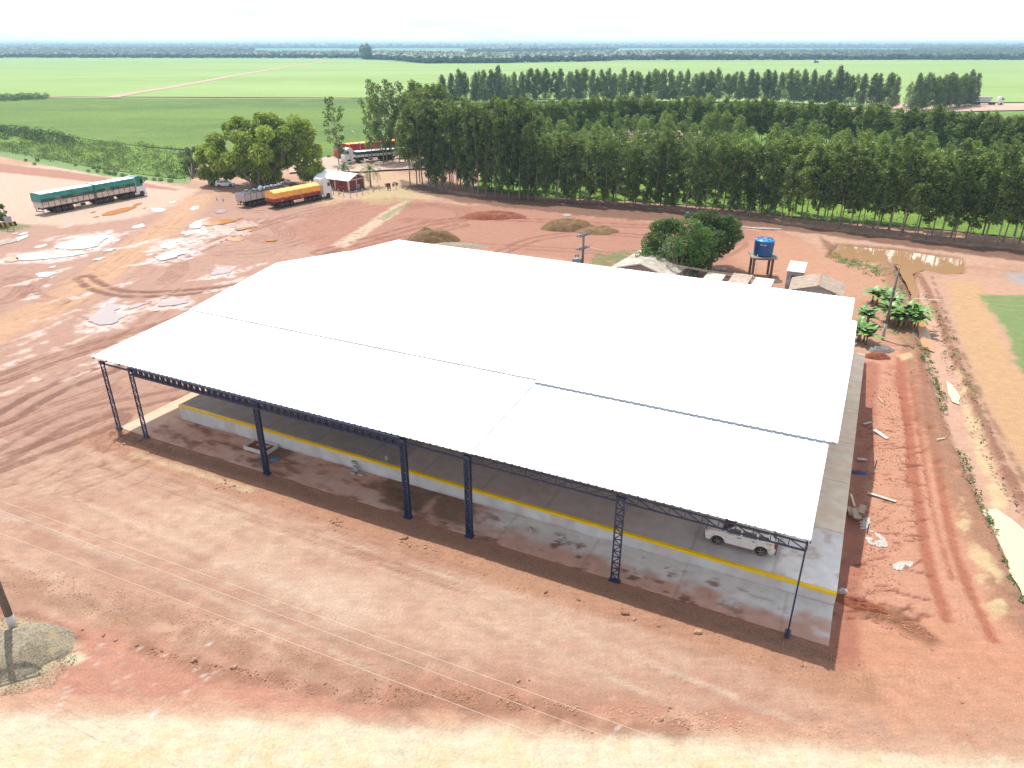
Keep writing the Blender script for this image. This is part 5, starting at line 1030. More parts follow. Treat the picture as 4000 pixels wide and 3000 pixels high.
def hopper(root, x0, x1, w, zb, zt, m1, mtop):
    h = w/2; m = MB(); m.prism([(x0+.1, zt), (x1-.1, zt), (x1-1.3, zb), (x0+1.3, zb)], -h, h); t = m.build('hopper', m1, root, bevel=.04)
    m = MB(); n = 14
    for i in range(n): m.box((x0+.2+(x1-x0-.4)*(i+.5)/n, 0, zt+.06+.05*math.sin(i*2.3)), ((x1-x0-.3)/n*1.1, w*.94, .22), ry=.05*math.sin(i))
    m.build('tarp', mtop, t, bevel=.05)
    m = MB()
    for i in range(10): 
        for s in (-1, 1): m.box((x0+1.0+(x1-x0-2)*i/9, s*(h+.03), (zt+zb)/2+.15), (.07, .06, zt-zb-.4))
    m.build('side_ribs', m1, t); return t
REDH = mat('red_hopper', (.42, .02, .035), rough=.45, var=.15, scale=1.5)
# red lorry heading left behind the trees, white lorry in front of it (their noses point left)
def rig_left(name, label, pa, pb, w):
    o, L_ = rig(name, label, 'truck', pa, pb, w); o.location.z = .42; return o, L_
t, L_ = rig_left('red_hopper_truck', 'red lorry with two red hopper trailers behind the thin eucalyptus', (1625, 596), (1322, 625), 2.5)
hopper(t, 0, L_*.40, 2.5, 1.1, 3.0, REDH, ORG); hopper(t, L_*.44, L_-2.9, 2.5, 1.1, 3.0, REDH, ORG); cab(t, L_-2.2, 2.1, 2.5, 3.4, r, REDC)
for a in (1.6, 2.8, L_*.44+.8, L_*.44+2.0, L_-4.6, L_-3.5):
    for s in (-1, 1): wheel(t, a, s*1.2, r, .26, s)
m = MB(); [m.b2((.3, s-.06, .75), (L_-.5, s+.06, 1.05)) for s in (-.4, .4)]; m.build('chassis', CHAS, t)
t, L_ = rig_left('white_cab_truck', 'white cab lorry with a grey and white low trailer parked along the sandy road', (1640, 620), (1350, 648), 2.5)
trailer(t, 0, L_*.30, 2.5, 1.2, 1.9, WHT, [1.2, 2.3], r, (1.8, 2.5, .05, TDARK, TTOP), 8); trailer(t, L_*.34, L_-3.0, 2.5, 1.2, 1.95, WHT, [L_*.34+.8, L_*.34+1.9, L_*.34+3.0], r, (1.85, 2.55, .05, TDARK, TTOP), 9)
tractor_frame(t, L_-5.0, L_-.4, 2.5, r, [L_-4.4, L_-3.4]); cab(t, L_-2.2, 2.1, 2.5, 3.5, r, WHT)
# lorry on the road far right and parked lorries glimpsed through the plantation
t, L_ = rig('distant_truck', 'small white lorry with grey tipper trailer on the road at the far right', 'truck', (3792, 412), (3886, 413), 2.5)
L_ = max(L_, 14); hopper(t, 0, L_-5, 2.5, 1.2, 3.3, mat('light_grey_body', (.5, .52, .55), rough=.5), mat('grey_load', (.45, .42, .42), rough=.8)); cab(t, L_-2.4, 2.3, 2.5, 3.5, r, WHT)
for a in (1.2, 2.4, 3.6, L_-5.2, L_-4.0):
    for s in (-1, 1): wheel(t, a, s*1.2, r, .26, s)
m = MB(); [m.b2((.3, s-.06, .8), (L_-.5, s+.06, 1.1)) for s in (-.4, .4)]; m.build('chassis', CHAS, t)
for k, (pa, pb, lb) in enumerate((((2300, 528), (2205, 532), 'lorry with pale tarp half hidden behind the plantation, nearest the white gap'), ((2440, 520), (2330, 526), 'lorry with pale tarp half hidden farther right behind the plantation'))):
    t, L_ = rig('parked_truck', lb, 'truck', pa, pb, 2.5); t.location.z = .42; L_ = max(L_, 12)
    trailer(t, 0, L_-2.8, 2.5, 1.15, 1.9, CHAS, [1.4, 2.6], r, (1.8, 2.8, .1, TDARK, TTOP), 12+k); cab(t, L_-2.3, 2.1, 2.5, 3.4, r, WHT); tractor_frame(t, L_-4.8, L_-.4, 2.5, r, [L_-4.2])
# ------------------------------------------------------------------ the white car on the platform
def suv(name, label, loc, rz, paint, S=1.0, detail=True):
    t = thing(name, label, 'car', loc, rz); L_, W_, r = 4.32*S, 1.80*S, .345*S; H = W_/2; xf, xr = L_*.81, L_*.19; sz = 1.62*S
    def arch(cx, n=8, rr=.43*S): return [(cx+rr*math.cos(math.pi*k/n), .30*S+rr*math.sin(math.pi*k/n)) for k in range(n+1)]
    low = [(.03*S, .42*S), (.10*S, .28*S)]+[(a, max(b, .26*S)) for a, b in reversed(arch(xr))]+[(a, max(b, .26*S)) for a, b in reversed(arch(xf))]+[(L_-.12*S, .28*S), (L_-.01*S, .45*S), (L_, .78*S), (L_-.12*S, .96*S), (L_-.55*S, 1.04*S), (L_-1.20*S, 1.10*S), (L_*.5, 1.06*S), (.50*S, 1.08*S), (.06*S, 1.06*S), (0, .75*S)]
    m = MB(); m.prism(low, -H, H); b = m.build('body', paint, t, bevel=.055*S, seg=3)
    def cage(infl, z1): return [(-infl, 1.02*S), (L_-1.02*S, 1.02*S), (L_-1.72*S, z1), (L_*.45, z1+.03*S), (.38*S, z1-.01*S), (.10*S, 1.30*S), (.06*S, 1.04*S)]
    g = [(.07*S, 1.04*S), (L_-1.05*S, 1.05*S), (L_-1.78*S, sz-.03*S), (L_*.42, sz), (.36*S, sz-.05*S), (.14*S, 1.32*S)]
    n = len(g); m = MB(); inner = .84
    P = [(x, -H*(1-(1-inner)*max(0, (z-1.04*S)/(sz-1.04*S)))+.02*S, z) for x, z in g]+[(x, H*(1-(1-inner)*max(0, (z-1.04*S)/(sz-1.04*S)))-.02*S, z) for x, z in g]
    m.add(P, [tuple(range(n)), tuple(reversed(range(n, 2*n)))]+[(i, i+n, (i+1) % n+n, (i+1) % n) for i in range(n)]); m.build('roof', paint, b, bevel=.06*S, seg=3)
    for s in (-1, 1):
        def pt(x, z, o=.012): k = (z-1.04*S)/(sz-1.04*S); return (x, s*(H*(1-(1-inner)*k)-.02*S+o*S), z)
        for q in (((L_*.50, 1.13), (L_-1.25*S, 1.13), (L_-1.72*S, 1.50), (L_*.50, 1.51)), ((L_*.27, 1.13), (L_*.475, 1.13), (L_*.475, 1.51), (L_*.285, 1.50)), ((.42*S, 1.20), (L_*.25, 1.15), (L_*.255, 1.48), (.50*S, 1.45))):
            m = MB(); m.add([pt(x, z*S) for x, z in q], [(0, 1, 2, 3)]); m.add([pt(x, z*S, -.02) for x, z in q], [(3, 2, 1, 0)]); m.build('side_window', GLASS, b)
        wheel(t, xf, s*H*.97, r, .22*S, s, dual=False, rim_r=.66, spokes=5); wheel(t, xr, s*H*.97, r, .22*S, s, dual=False, rim_r=.66, spokes=5)
        m = MB(); m.box((L_*.64, s*(H+.10*S), 1.10*S), (.12*S, .20*S, .16*S), taper=.8); m.build('wing_mirror', paint, b, bevel=.02*S)
        m = MB(); m.box((L_-.17*S, s*(H-.20*S), .82*S), (.30*S, .36*S, .20*S), rz=-s*.35); m.build('headlight', LWH, b, bevel=.03*S)
        m = MB(); m.box((.05*S, s*(H-.10*S), .95*S), (.14*S, .20*S, .34*S)); m.build('tail_lamp', LRED, b, bevel=.03*S)
        if detail:
            for hx in (L_*.52, L_*.31): m = MB(); m.box((hx, s*(H+.012), .96*S), (.20*S, .03, .035*S)); m.build('door_handle', CHAS, b)
            m = MB()
            for dx in (L_*.485, L_*.70, L_*.262): m.b2((dx-.005, s*(H-.01), .40*S), (dx+.005, s*(H+.003), 1.06*S))
            m.build('door_seam', CHAS, b)
            m = MB(); m.bar((.55*S, s*H*.80, sz+.03*S), (L_-2.0*S, s*H*.80, sz+.05*S), .035*S); m.build('roof_rail', CHAS, b)
            m = MB(); m.b2((xr+.42*S, s*(H-.02), .24*S), (xf-.42*S, s*(H+.012), .36*S)); m.build('sill_trim', MUD, b)
    q = [(L_-1.03*S, 1.075), (L_-1.70*S, 1.555)]; m = MB(); m.add([(L_-1.03*S, -.74*S, 1.09*S), (L_-1.03*S, .74*S, 1.09*S), (L_-1.68*S, .62*S, 1.56*S), (L_-1.68*S, -.62*S, 1.56*S)], [(0, 1, 2, 3)]); m.v = [(x+.03, y, z+.015) for x, y, z in m.v]; m.build('windscreen', GLASS, b)
    m = MB(); m.add([(.09*S, -.66*S, 1.18*S), (.09*S, .66*S, 1.18*S), (.26*S, .58*S, 1.50*S), (.26*S, -.58*S, 1.50*S)], [(0, 1, 2, 3)]); m.v = [(x-.02, y, z+.01) for x, y, z in m.v]; m.build('rear_window', GLASS, b)
    m = MB(); m.box((L_+.0, 0, .62*S), (.06*S, 1.1*S, .26*S)); m.build('grille', CHAS, b, bevel=.02*S)
    for bx in (L_-.02*S, 0): m = MB(); m.box((bx, 0, .36*S), (.14*S, 1.6*S, .15*S)); m.build('bumper', CHAS, b, bevel=.03*S)
    return t
MUD = mat('muddy_sill', (.28, .13, .08), rough=.9, var=.3, scale=6)
dzc = float(DZ(46, 0)); fw = G(2800, 2130, dzc); rw = G(2968, 2174, dzc); d_ = (fw-rw).normalized(); nn = Vector((d_.y, -d_.x, 0)); nn = nn if nn.y > 0 else -nn
wb = 4.32*.62; mid = (fw+rw)/2; ctr = mid+nn*.9; org = ctr-d_*4.32*.5; org.z = dzc
suv('parked_car', 'muddy white four wheel drive car parked on the platform under the roof', org, math.atan2(d_.y, d_.x), mat('dusty_white_paint', (.72, .72, .72), rough=.35, coat=.2, var=.05, dirt=((.42, .24, .16), .52, .72, 1.6)))
c_, L_ = rig('parked_car', 'white car half hidden beneath the bamboo branches', 'car', (862, 730), (905, 722), 1.8); bpy.data.objects.remove(c_)
p = G(838, 733); suv('parked_car', 'white car half hidden beneath the bamboo branches', (p.x, p.y+.9, 0), .25, WHT, .95, False)
p = G(806, 728); suv('parked_car', 'grey car almost hidden under the left side of the bamboo', (p.x, p.y+1.5, 0), .25, mat('grey_car_paint', (.3, .3, .31), rough=.3, coat=.4), .9, False)
# yellow loader under the bamboo
YM = mat('machine_yellow', (.55, .30, .02), rough=.5, var=.2, scale=3)
p = G(1085, 722); t = thing('wheel_loader', 'dirty yellow loader behind the scrap trailer under the bamboo', 'loader', (p.x, p.y, 0), .45)
m = MB(); m.box((0, 0, 1.1), (3.2, 1.3, .8)); m.box((-.9, 0, 1.6), (1.3, 1.2, .5)); m.build('body', YM, t, bevel=.08); m = MB(); m.box((.3, 0, 2.1), (1.1, 1.1, 1.1), taper=.9); m.build('cab', GLASS, t, bevel=.05); m = MB(); m.box((.3, 0, 2.72), (1.3, 1.3, .12)); m.build('roof', YM, t)
m = MB(); m.bar((1.2, .5, 1.3), (2.6, .5, .8), .18); m.bar((1.2, -.5, 1.3), (2.6, -.5, .8), .18); m.prism([(2.5, .1), (3.2, .1), (3.3, .25), (2.7, 1.1), (2.5, 1.0)], -1.0, 1.0); m.build('bucket', YM, t)
for x in (-1.0, 1.1):
    for s in (-1, 1): wheel(t, x, s*.95, .62, .35, s, dual=False)
# crop sprayer working in the far field
p = G(3188, 247); t = thing('crop_sprayer', 'tiny tractor raising pale dust in the far field', 'tractor', (p.x, p.y, .34), math.pi)
m = MB(); m.box((0, 0, 2.2), (6, 2.6, 1.6)); m.box((2.2, 0, 3.6), (2.2, 2.2, 1.8), taper=.9); m.build('body', mat('dark_machine', (.06, .07, .06), rough=.6), t, bevel=.2)
for x in (-2, 2.4):
    for s in (-1, 1): wheel(t, x, s*1.8, 1.3, .6, s, dual=False)
m = MB(); m.bar((-3, -12, 1.6), (-3, 12, 1.6), .3); m.build('spray_boom', CHAS, t)
# ------------------------------------------------------------------ small buildings
BRK = mat('red_brick', (.235, .050, .034), rough=.85, var=.18, scale=3, bump=.01, bscale=25); WPL = mat('white_plaster', (.62, .60, .57), rough=.8, var=.08, dirt=((.4, .28, .22), .58, .8, .8)); CORR = mat('fibre_roof', (.40, .36, .30), rough=.85, var=.2, scale=1.2, dirt=((.20, .14, .10), .5, .75, 1.5))
CORR2 = mat('pale_fibre_roof', (.56, .52, .43), rough=.8, var=.12, scale=1.5, dirt=((.3, .18, .12), .60, .8, 2.0)); CORR3 = mat('stained_fibre_roof', (.50, .42, .34), rough=.8, var=.15, scale=1.5, dirt=((.32, .12, .08), .48, .62, 3.0)); CORRW = mat('clean_fibre_roof', (.66, .66, .64), rough=.7, var=.06)
GWL = mat('grey_render', (.34, .34, .36), rough=.85, var=.12, dirt=((.25, .2, .17), .55, .8, 1)); WOODM2 = mat('weathered_wood', (.30, .20, .13), rough=.85, var=.3, scale=3, stretch=(1, 6, 6)); DKW = mat('dark_opening', (.02, .02, .022), rough=.9); HROOF = mat('brown_fibre_roof', (.33, .25, .19), rough=.85, var=.25, scale=1.6, dirt=((.22, .2, .18), .5, .7, 1.2))
def corr(name, q, pitch, amp, m, parent, th=.04):
    "corrugated sheet over the quad q = eave-left, eave-right, top-right, top-left; ribs run from eave to top"
    q = [Vector(p) for p in q]; W_ = (q[1]-q[0]).length; n = max(4, int(W_/pitch*4)); nrm = (q[1]-q[0]).cross(q[3]-q[0]).normalized(); nrm = nrm if nrm.z > 0 else -nrm; V = []
    for s in (0, -th):
        for row in (0, 1):
            for i in range(n+1):
                t = i/n; a = q[0].lerp(q[1], t) if row == 0 else q[3].lerp(q[2], t); V.append(a+nrm*(amp*math.sin(2*math.pi*i/4)+s))
    k = n+1; F = []
    for s in (0, 2*k): F += [(s+i, s+i+1, s+k+i+1, s+k+i) for i in range(n)]
    F += [(i, i+1, 2*k+i+1, 2*k+i) for i in range(n)]+[(k+i, k+i+1, 3*k+i+1, 3*k+i) for i in range(n)]+[(0, k, 3*k, 2*k), (n, k+n, 3*k+n, 2*k+n)]
    mb = MB(); mb.add(V, F); return mb.build(name, m, parent)
# red brick house: near corner, long wall to the left, gable wall to the right
c0 = G(1364, 750); cr = G(1430, 737); e1 = G(1361, 706, 2.45); e0 = G(1258, 693, 2.45); ax_ = (e0-e1); ax_.z = 0; Lh = ax_.length+1.5; ax_.normalize(); gw = cr-c0; gw -= ax_*gw.dot(ax_); Wh = gw.length; gw.normalize()
h = thing('brick_house', 'small red brick house with white corner pillars and a white gable roof', 'house', c0, math.atan2(ax_.y, ax_.x)); sg = 1 if Vector((-ax_.y, ax_.x, 0)).dot(gw) > 0 else -1
def hb(a, b, name, m, par=h, **k): mb = MB(); mb.b2((a[0], sg*a[1], a[2]), (b[0], sg*b[1], b[2])); return mb.build(name, m, par, **k)
H_ = 2.55
w1 = hb((0, 0, 0), (Lh, .15, H_), 'wall', BRK); hb((0, Wh-.15, 0), (Lh, Wh, H_), 'wall', BRK); hb((Lh-.15, .15, 0), (Lh, Wh-.15, H_), 'wall', BRK)
mb = MB(); mb.prism([(sg*.15, 0), (sg*(Wh-.15), 0), (sg*(Wh-.15), H_), (sg*Wh/2, H_+1.0), (sg*.15, H_)], .02, .17, axis='x'); w2 = mb.build('wall', BRK, h)
for a, b in (((-.03, -.03, 0), (.28, .28, H_)), ((-.03, Wh-.28, 0), (.28, Wh+.03, H_)), ((-.02, Wh/2-.13, 0), (.2, Wh/2+.13, H_)), ((Lh*.42, -.03, 0), (Lh*.42+.26, .18, H_)), ((Lh-.28, -.03, 0), (Lh+.03, .28, H_))): hb(a, b, 'pillar', WPL)
hb((-.025, .28, H_-.22), (.2, Wh-.28, H_), 'tie_beam', WPL); hb((-.04, -.04, 0), (.22, Wh+.04, .28), 'plinth', DKW)
ov = .55; rz_ = H_+1.08
for s in (0, 1):
    y0 = -ov if s == 0 else Wh+ov; zl = H_-.22
    corr('roof', [(-ov, sg*y0, zl+.15), (Lh+ov, sg*y0, zl+.15), (Lh+ov, sg*Wh/2, rz_+.1), (-ov, sg*Wh/2, rz_+.1)], .35, .03, ROOFM, h)
    mb = MB(); mb.bar((-ov, sg*y0, zl+.08), (-ov, sg*Wh/2, rz_+.03), .05, .14); mb.build('bargeboard', WPL, h)
for x in (Lh*.20, Lh*.55, Lh*.72):
    o = hb((x, -.03, 1.25), (x+.95, .02, 1.95), 'window', DKW); hb((x+.44, -.045, 1.25), (x+.50, -.03, 1.95), 'mullion', GWL, o)
mb = MB(); mb.box((-.05, sg*Wh/2, H_+.45), (.06, .35, .16)); mb.build('wall_lamp', WPL, h)
hb((-1.1, -.4, 0), (0, Wh+.3, .10), 'porch_slab', CONCP if 'CONCP' in globals() else GWL)
hb((-.035, Wh*.60, .28), (.02, Wh*.60+.8, 2.1), 'door', mat('brick_red_door', (.16, .03, .02), rough=.6))
# beige house behind the mango tree
fe = G(2378, 1044, 2.9); be = G(2522, 961, 2.9); apx = G(2507, 1025, 4.1); ax_ = be-fe; Lb = ax_.length; ax_.normalize(); per = Vector((ax_.y, -ax_.x, 0)); hw = (apx-fe).dot(per); 
h = thing('beige_house', 'house with a long beige fibre roof behind the warehouse, under the mango tree', 'house', (fe.x, fe.y, 0), math.atan2(ax_.y, ax_.x))
W2_ = abs(hw)*2; mb = MB(); mb.prism([(-.35, 0), (-W2_+.35, 0), (-W2_+.35, 2.75), (-W2_/2, 3.95), (-.35, 2.75)], .45, .6, axis='x'); mb.build('wall', mat('pinkish_render', (.34, .28, .26), rough=.85, var=.1), h)
mb = MB(); mb.b2((.6, -.5, 0), (Lb-.3, -.35, 2.75)); mb.build('wall', MATS['pinkish_render'], h); mb = MB(); mb.b2((.6, -W2_+.35, 0), (Lb-.3, -W2_+.5, 2.75)); mb.build('wall', MATS['pinkish_render'], h)
corr('roof', [(0, 0, 2.8), (Lb, 0, 2.8), (Lb, -W2_/2, 4.1), (0, -W2_/2, 4.1)], .5, .02, CORR, h); corr('roof', [(0, -W2_, 2.8), (Lb, -W2_, 2.8), (Lb, -W2_/2, 4.1), (0, -W2_/2, 4.1)], .5, .02, CORR, h)
for s in (0, 1): mb = MB(); mb.bar((-.03, 0 if s == 0 else -W2_, 2.72), (-.03, -W2_/2, 4.02), .06, .16); mb.build('bargeboard', WPL, h)
# row of little outhouses: roof slopes towards the warehouse
def hut(label, q, zt, zb, m, m2=None, wmat=GWL, name='outhouse', win=False):
    "q: photo pixels of the roof corners, back-left, back-right, front-right, front-left; zt, zb heights of its back and front"
    P = [G(*q[0], zt), G(*q[1], zt), G(*q[2], zb), G(*q[3], zb)]; u = (P[2]-P[3]); u.z = 0; Wd = u.length; u.normalize(); v = (P[0]-P[3]); v.z = 0; D = abs(v.dot(Vector((-u.y, u.x, 0)))); sh = v.dot(u)
    t = thing(name, label, 'outhouse', (P[3].x, P[3].y, 0), math.atan2(u.y, u.x)); sh = 0
    mb = MB(); i_ = .12; mb.prism([(i_, 0), (D-i_, 0), (D-i_, zt-.08), (i_, zb-.06)], .12, Wd-.12, axis='x'); w_ = mb.build('wall', wmat, t)
    corr('roof', [(0, 0, zb), (Wd, 0, zb), (Wd, D, zt), (0, D, zt)], .18, .025, m, t)
    if win: mb = MB(); mb.b2((Wd*.32, .085, zb-.95), (Wd*.62, .13, zb-.55)); o = mb.build('window', DKW, t); mb = MB(); [mb.b2((Wd*k-.015, .06, zb-.95), (Wd*k+.015, .085, zb-.55)) for k in (.42, .52)]; mb.build('window_bar', GWL, o)
    else: mb = MB(); mb.b2((Wd*.35, .085, .05), (Wd*.7, .13, 1.8)); mb.build('door', WOODM2, t)
    return t
hut('small outhouse with a greenish stained fibre roof beside the mango trunk', [(2766, 1063), (2835, 1070), (2815, 1102), (2742, 1092)], 2.2, 2.0, CORR2)
hut('middle outhouse with rust blotches on its fibre roof', [(2872, 1066), (2941, 1073), (2918, 1113), (2842, 1103)], 2.2, 2.0, CORR3)
hut('outhouse with the cleanest pale ribbed roof, below the blue tank', [(2960, 1083), (3030, 1092), (3008, 1128), (2932, 1118)], 2.2, 2.0, CORRW)
hut('tall narrow grey hut with a small barred window', [(3097, 1018), (3165, 1025), (3142, 1066), (3072, 1058)], 3.1, 2.8, CORR2, win=True)
# grey house with brown roof at the warehouse corner
g0 = G(3112, 1124, 2.6); g1 = G(3268, 1142, 2.6); u = g1-g0; u.z = 0; Wg = u.length; u.normalize(); t = thing('grey_house', 'low grey rendered house with a weathered brown gable roof at the warehouse corner', 'house', (g0.x, g0.y, 0), math.atan2(u.y, u.x))
mb = MB(); Dg = 5.5; mb.prism([(0, 0), (Wg, 0), (Wg, 2.45), (Wg*.53, 3.15), (0, 2.45)], 0, Dg); mb.build('wall', GWL, t)
corr('roof', [(-.9, -.35, 2.32), (-.9, Dg, 2.32), (Wg*.53, Dg, 3.28), (Wg*.53, -.35, 3.28)], .5, .015, HROOF, t); corr('roof', [(Wg+.9, -.35, 2.25), (Wg+.9, Dg, 2.25), (Wg*.53, Dg, 3.28), (Wg*.53, -.35, 3.28)], .5, .015, HROOF, t)
mb = MB(); mb.bar((Wg*.53, -.36, 3.33), (Wg*.53, Dg, 3.33), .22, .06); mb.build('ridge_cap', mat('ridge_tile', (.36, .18, .13), rough=.8), t)
mb = MB(); mb.b2((Wg-1.15, -.04, 1.2), (Wg-.15, .02, 2.2)); o = mb.build('window', WOODM2, t); mb = MB(); mb.b2((Wg-.7, -.06, 1.2), (Wg-.6, -.04, 2.2)); mb.build('window_frame', WPL, o); mb = MB(); mb.bar((-.05, -.2, 0), (-.05, -.2, 2.35), .1); mb.build('porch_post', WPL, t)
# ------------------------------------------------------------------ water tank on its stand
c = G(2967, 1079); TB = mat('blue_plastic', (.012, .075, .23), rough=.35, var=.05, scale=2); st = thing('tank_stand', 'concrete stand with four rust streaked legs carrying the blue tank', 'stand', c, -.15); LEGM = mat('stained_concrete_leg', (.17, .10, .085), rough=.85, var=.3, scale=2, dirt=((.4, .38, .36), .6, .75, 1.5)); zt = 2.95
mb = MB(); mb.b2((-1.75, -1.75, zt), (1.75, 1.75, zt+.14)); mb.build('platform', mat('mossy_concrete', (.24, .22, .17), rough=.9, var=.25, scale=2), st, bevel=.02)
for x in (-1.25, 1.25):
    for y in (-1.2, 1.2): mb = MB(); mb.bar((x, y, -.1), (x, y, zt), .30); mb.build('leg', LEGM, st)
mb = MB(); mb.b2((-1.25, -1.3, zt-.25), (1.25, -1.1, zt)); mb.b2((-1.25, 1.1, zt-.25), (1.25, 1.3, zt)); mb.build('ring_beam', mat('red_beam', (.28, .09, .06), rough=.8), st)
tk = thing('water_tank', 'big royal blue plastic water tank with ribbed sides and domed lid', 'water tank', (c.x, c.y, zt+.14), .2); r0 = 1.32; prof = [(0.01, 0), (r0*.96, 0)]
for k in range(6): z = .12+k*.30; prof += [(r0*(.965+.008*k), z), (r0*(.985+.008*k), z+.04), (r0*(.985+.008*k), z+.08), (r0*(.965+.008*k), z+.12)]
prof += [(r0*.99, 2.0), (r0*1.0, 2.08)]; mb = MB(); mb.lathe(prof, 40); mb.build('tank_body', TB, tk)
LB = mat('sunlit_blue_lid', (.03, .22, .45), rough=.35, var=.05); mb = MB(); mb.lathe([(r0*1.02, 2.02), (r0*1.03, 2.12), (r0*.93, 2.24), (r0*.5, 2.42), (r0*.2, 2.46), (0.01, 2.46)], 40); ld = mb.build('lid', LB, tk)
for k in range(8): a = k*math.pi/4; mb = MB(); mb.bar((math.cos(a)*r0*.3, math.sin(a)*r0*.3, 2.47), (math.cos(a)*r0*.86, math.sin(a)*r0*.86, 2.30), .12, .10); mb.build('lid_rib', TB, ld)
text_mesh('Fortlev', .30, 'lettering', WHT, tk, (-.78, -1.16, 1.72), (math.pi/2, 0, -.55), .03)
mb = MB(); mb.tube([(-1.3, -.9, .35), (-1.55, -1.2, .2), (-1.55, -1.35, -.1), (-1.45, -1.3, -2.9)], .03, 6); mb.build('pipe', WPL, tk)
mb = MB(); mb.tube([(1.15, -1.0, .1), (1.5, -1.35, .12), (1.6, -1.25, -.3)], .04, 6); mb.build('pipe', WPL, tk)
# second, small blue drum seen over the mango tree
p = G(2685, 850); tk = thing('blue_drum', 'small blue drum showing above the mango tree', 'drum', (p.x, p.y, 0)); mb = MB(); mb.lathe([(.4, 0), (.45, .1), (.43, .4), (.46, .45), (.43, .5), (.43, .8), (.38, .92), (.01, .95)], 20); mb.build('drum_body', TB, tk); mb = MB(); mb.lathe([(.3, .9), (.3, 1.0), (.01, 1.02)], 16); mb.build('lid', LB, tk)
# ------------------------------------------------------------------ poles, wires, fences
POLEM = mat('pole_wood', (.16, .125, .105), rough=.85, var=.3, scale=2, stretch=(4, 4, .5)); STEELD = mat('dark_steel', (.10, .11, .13), rough=.5, metal=.3); PORC = mat('porcelain', (.5, .5, .5), rough=.2); TRF = mat('transformer_grey', (.30, .34, .37), rough=.45, var=.08); WIREM = mat('wire_aluminium', (.62, .52, .40), rough=.4, spec=.6); GREYP = mat('pole_base_grey', (.38, .37, .37), rough=.8, var=.15)
def pole(name, label, p, h, r0, r1, band=None, base=None):
    t = thing(name, label, 'utility pole', (p.x, p.y, 0)); m = MB(); m.tube([(0, 0, -.5), (0, 0, h*.5), (0, 0, h)], [r0, (r0+r1)/2, r1], 12); m.build('pole_shaft', POLEM, t)
    if band: m = MB(); rr = r0+(r1-r0)*band[0]/h+.012; m.lathe([(rr-.01, band[0]), (rr, band[0]+.01), (rr-.008, band[1]-.01), (rr-.02, band[1])], 14); m.build('painted_band', GREYP if base else WPL, t)
    return t
tp = G(2280, 915, 9.0); T1 = pole('transformer_pole', 'dark wooden pole with two crossarms and a grey transformer behind the roof', tp, 9.1, .20, .14)
def arms(t, z, n=2, ang=.9, L_=2.3, off=.22):
    d = Vector((math.cos(ang), math.sin(ang), 0)); s = Vector((-d.y, d.x, 0))
    for k in range(n):
        o = s*off*(k*2-1) if n > 1 else Vector(); m = MB(); m.bar(Vector((0, 0, z))+o-d*L_/2, Vector((0, 0, z))+o+d*L_/2, .11, .14); m.build('crossarm', STEELD, t)
    for k in (-1, -.45, .45, 1): m = MB(); q = d*L_/2*k*.92; m.lathe([(.02, z+.07), (.05, z+.10), (.03, z+.14), (.06, z+.18), (.03, z+.24), (.01, z+.26)], 8, (q.x, q.y, 0)); m.build('insulator', PORC, t)
arms(T1, 8.9); arms(T1, 7.3)
m = MB(); m.lathe([(.40, 4.9), (.44, 4.95), (.44, 6.05), (.36, 6.15), (.01, 6.2)], 18, (-.72, -.15, 0))
for k in range(12): a = k*math.pi/6; m.box((-.72+.48*math.cos(a), -.15+.48*math.sin(a), 5.5), (.10, .03, .95), rz=a)
tr = m.build('transformer', TRF, T1)
for k in (-1, 0, 1): m = MB(); m.lathe([(.05, 6.12), (.07, 6.2), (.04, 6.28), (.07, 6.36), (.03, 6.5), (.01, 6.6)], 8, (-.72+k*.2, -.15+k*.1, 0)); m.build('bushing', mat('brown_ceramic', (.06, .03, .025), rough=.3), tr)
m = MB(); m.bar((-.5, -.1, 5.3), (0, 0, 5.3), .08); m.bar((-.5, -.1, 5.9), (0, 0, 5.9), .08); m.build('bracket', STEELD, tr)
m = MB(); m.tube([(.55, .75, 7.4), (.75, .95, 7.2), (.75, .95, 6.9), (.6, .8, 6.8)], .04, 6); m.build('fuse', PORC, T1)
p2 = G(3447, 1327); T2 = pole('utility_pole', 'tall bare pole with grey painted foot near the banana plants', p2, 8.25, .16, .10, (0.0, 1.9), True)
m = MB(); m.box((0, 0, 5.95), (.30, .30, .10)); m.box((0, 0, 5.45), (.28, .28, .08)); m.build('pole_clamp', STEELD, T2)
p3 = G(55, 2458); T3 = pole('utility_pole', 'thick brown pole with a white painted foot at the left edge', p3, 10.0, .22, .16, (0.0, 1.05)); arms(T3, 9.6, 2, .42, 2.6); m = MB()
for k in range(7): m.bar((.17, 0, 1.2+k*1.1), (.24, 0, 1.2+k*1.1), .04)
m.build('step_bolts', STEELD, T3)
def wire(label, a, b, sag, r=.013, ext=0.0, name='power_line', group=None):
    a = Vector(a); b = Vector(b); d = b-a; a2 = a-d*ext; b2 = b+d*ext; m = MB(); n = 26; P = []
    for i in range(n+1): t = i/n; q = a2.lerp(b2, t); q.z -= sag*4*t*(1-t); P.append(q)
    m.tube(P, r, 5, cap=False); return tag(m.build(name, WIREM, None), label, 'power line', group)
for k, (a, b) in enumerate((((0, 1955), (2000, 2678)), ((0, 1993), (2000, 2740)), ((0, 2083), (2000, 2833)))):
    wire(['topmost of the three pale power lines crossing the foreground', 'middle of the three pale power lines crossing the foreground', 'lowest of the three pale power lines crossing the foreground'][k], G(*a, 9.75), G(*b, 9.75), 0, .0055, .55, group='foreground power lines')
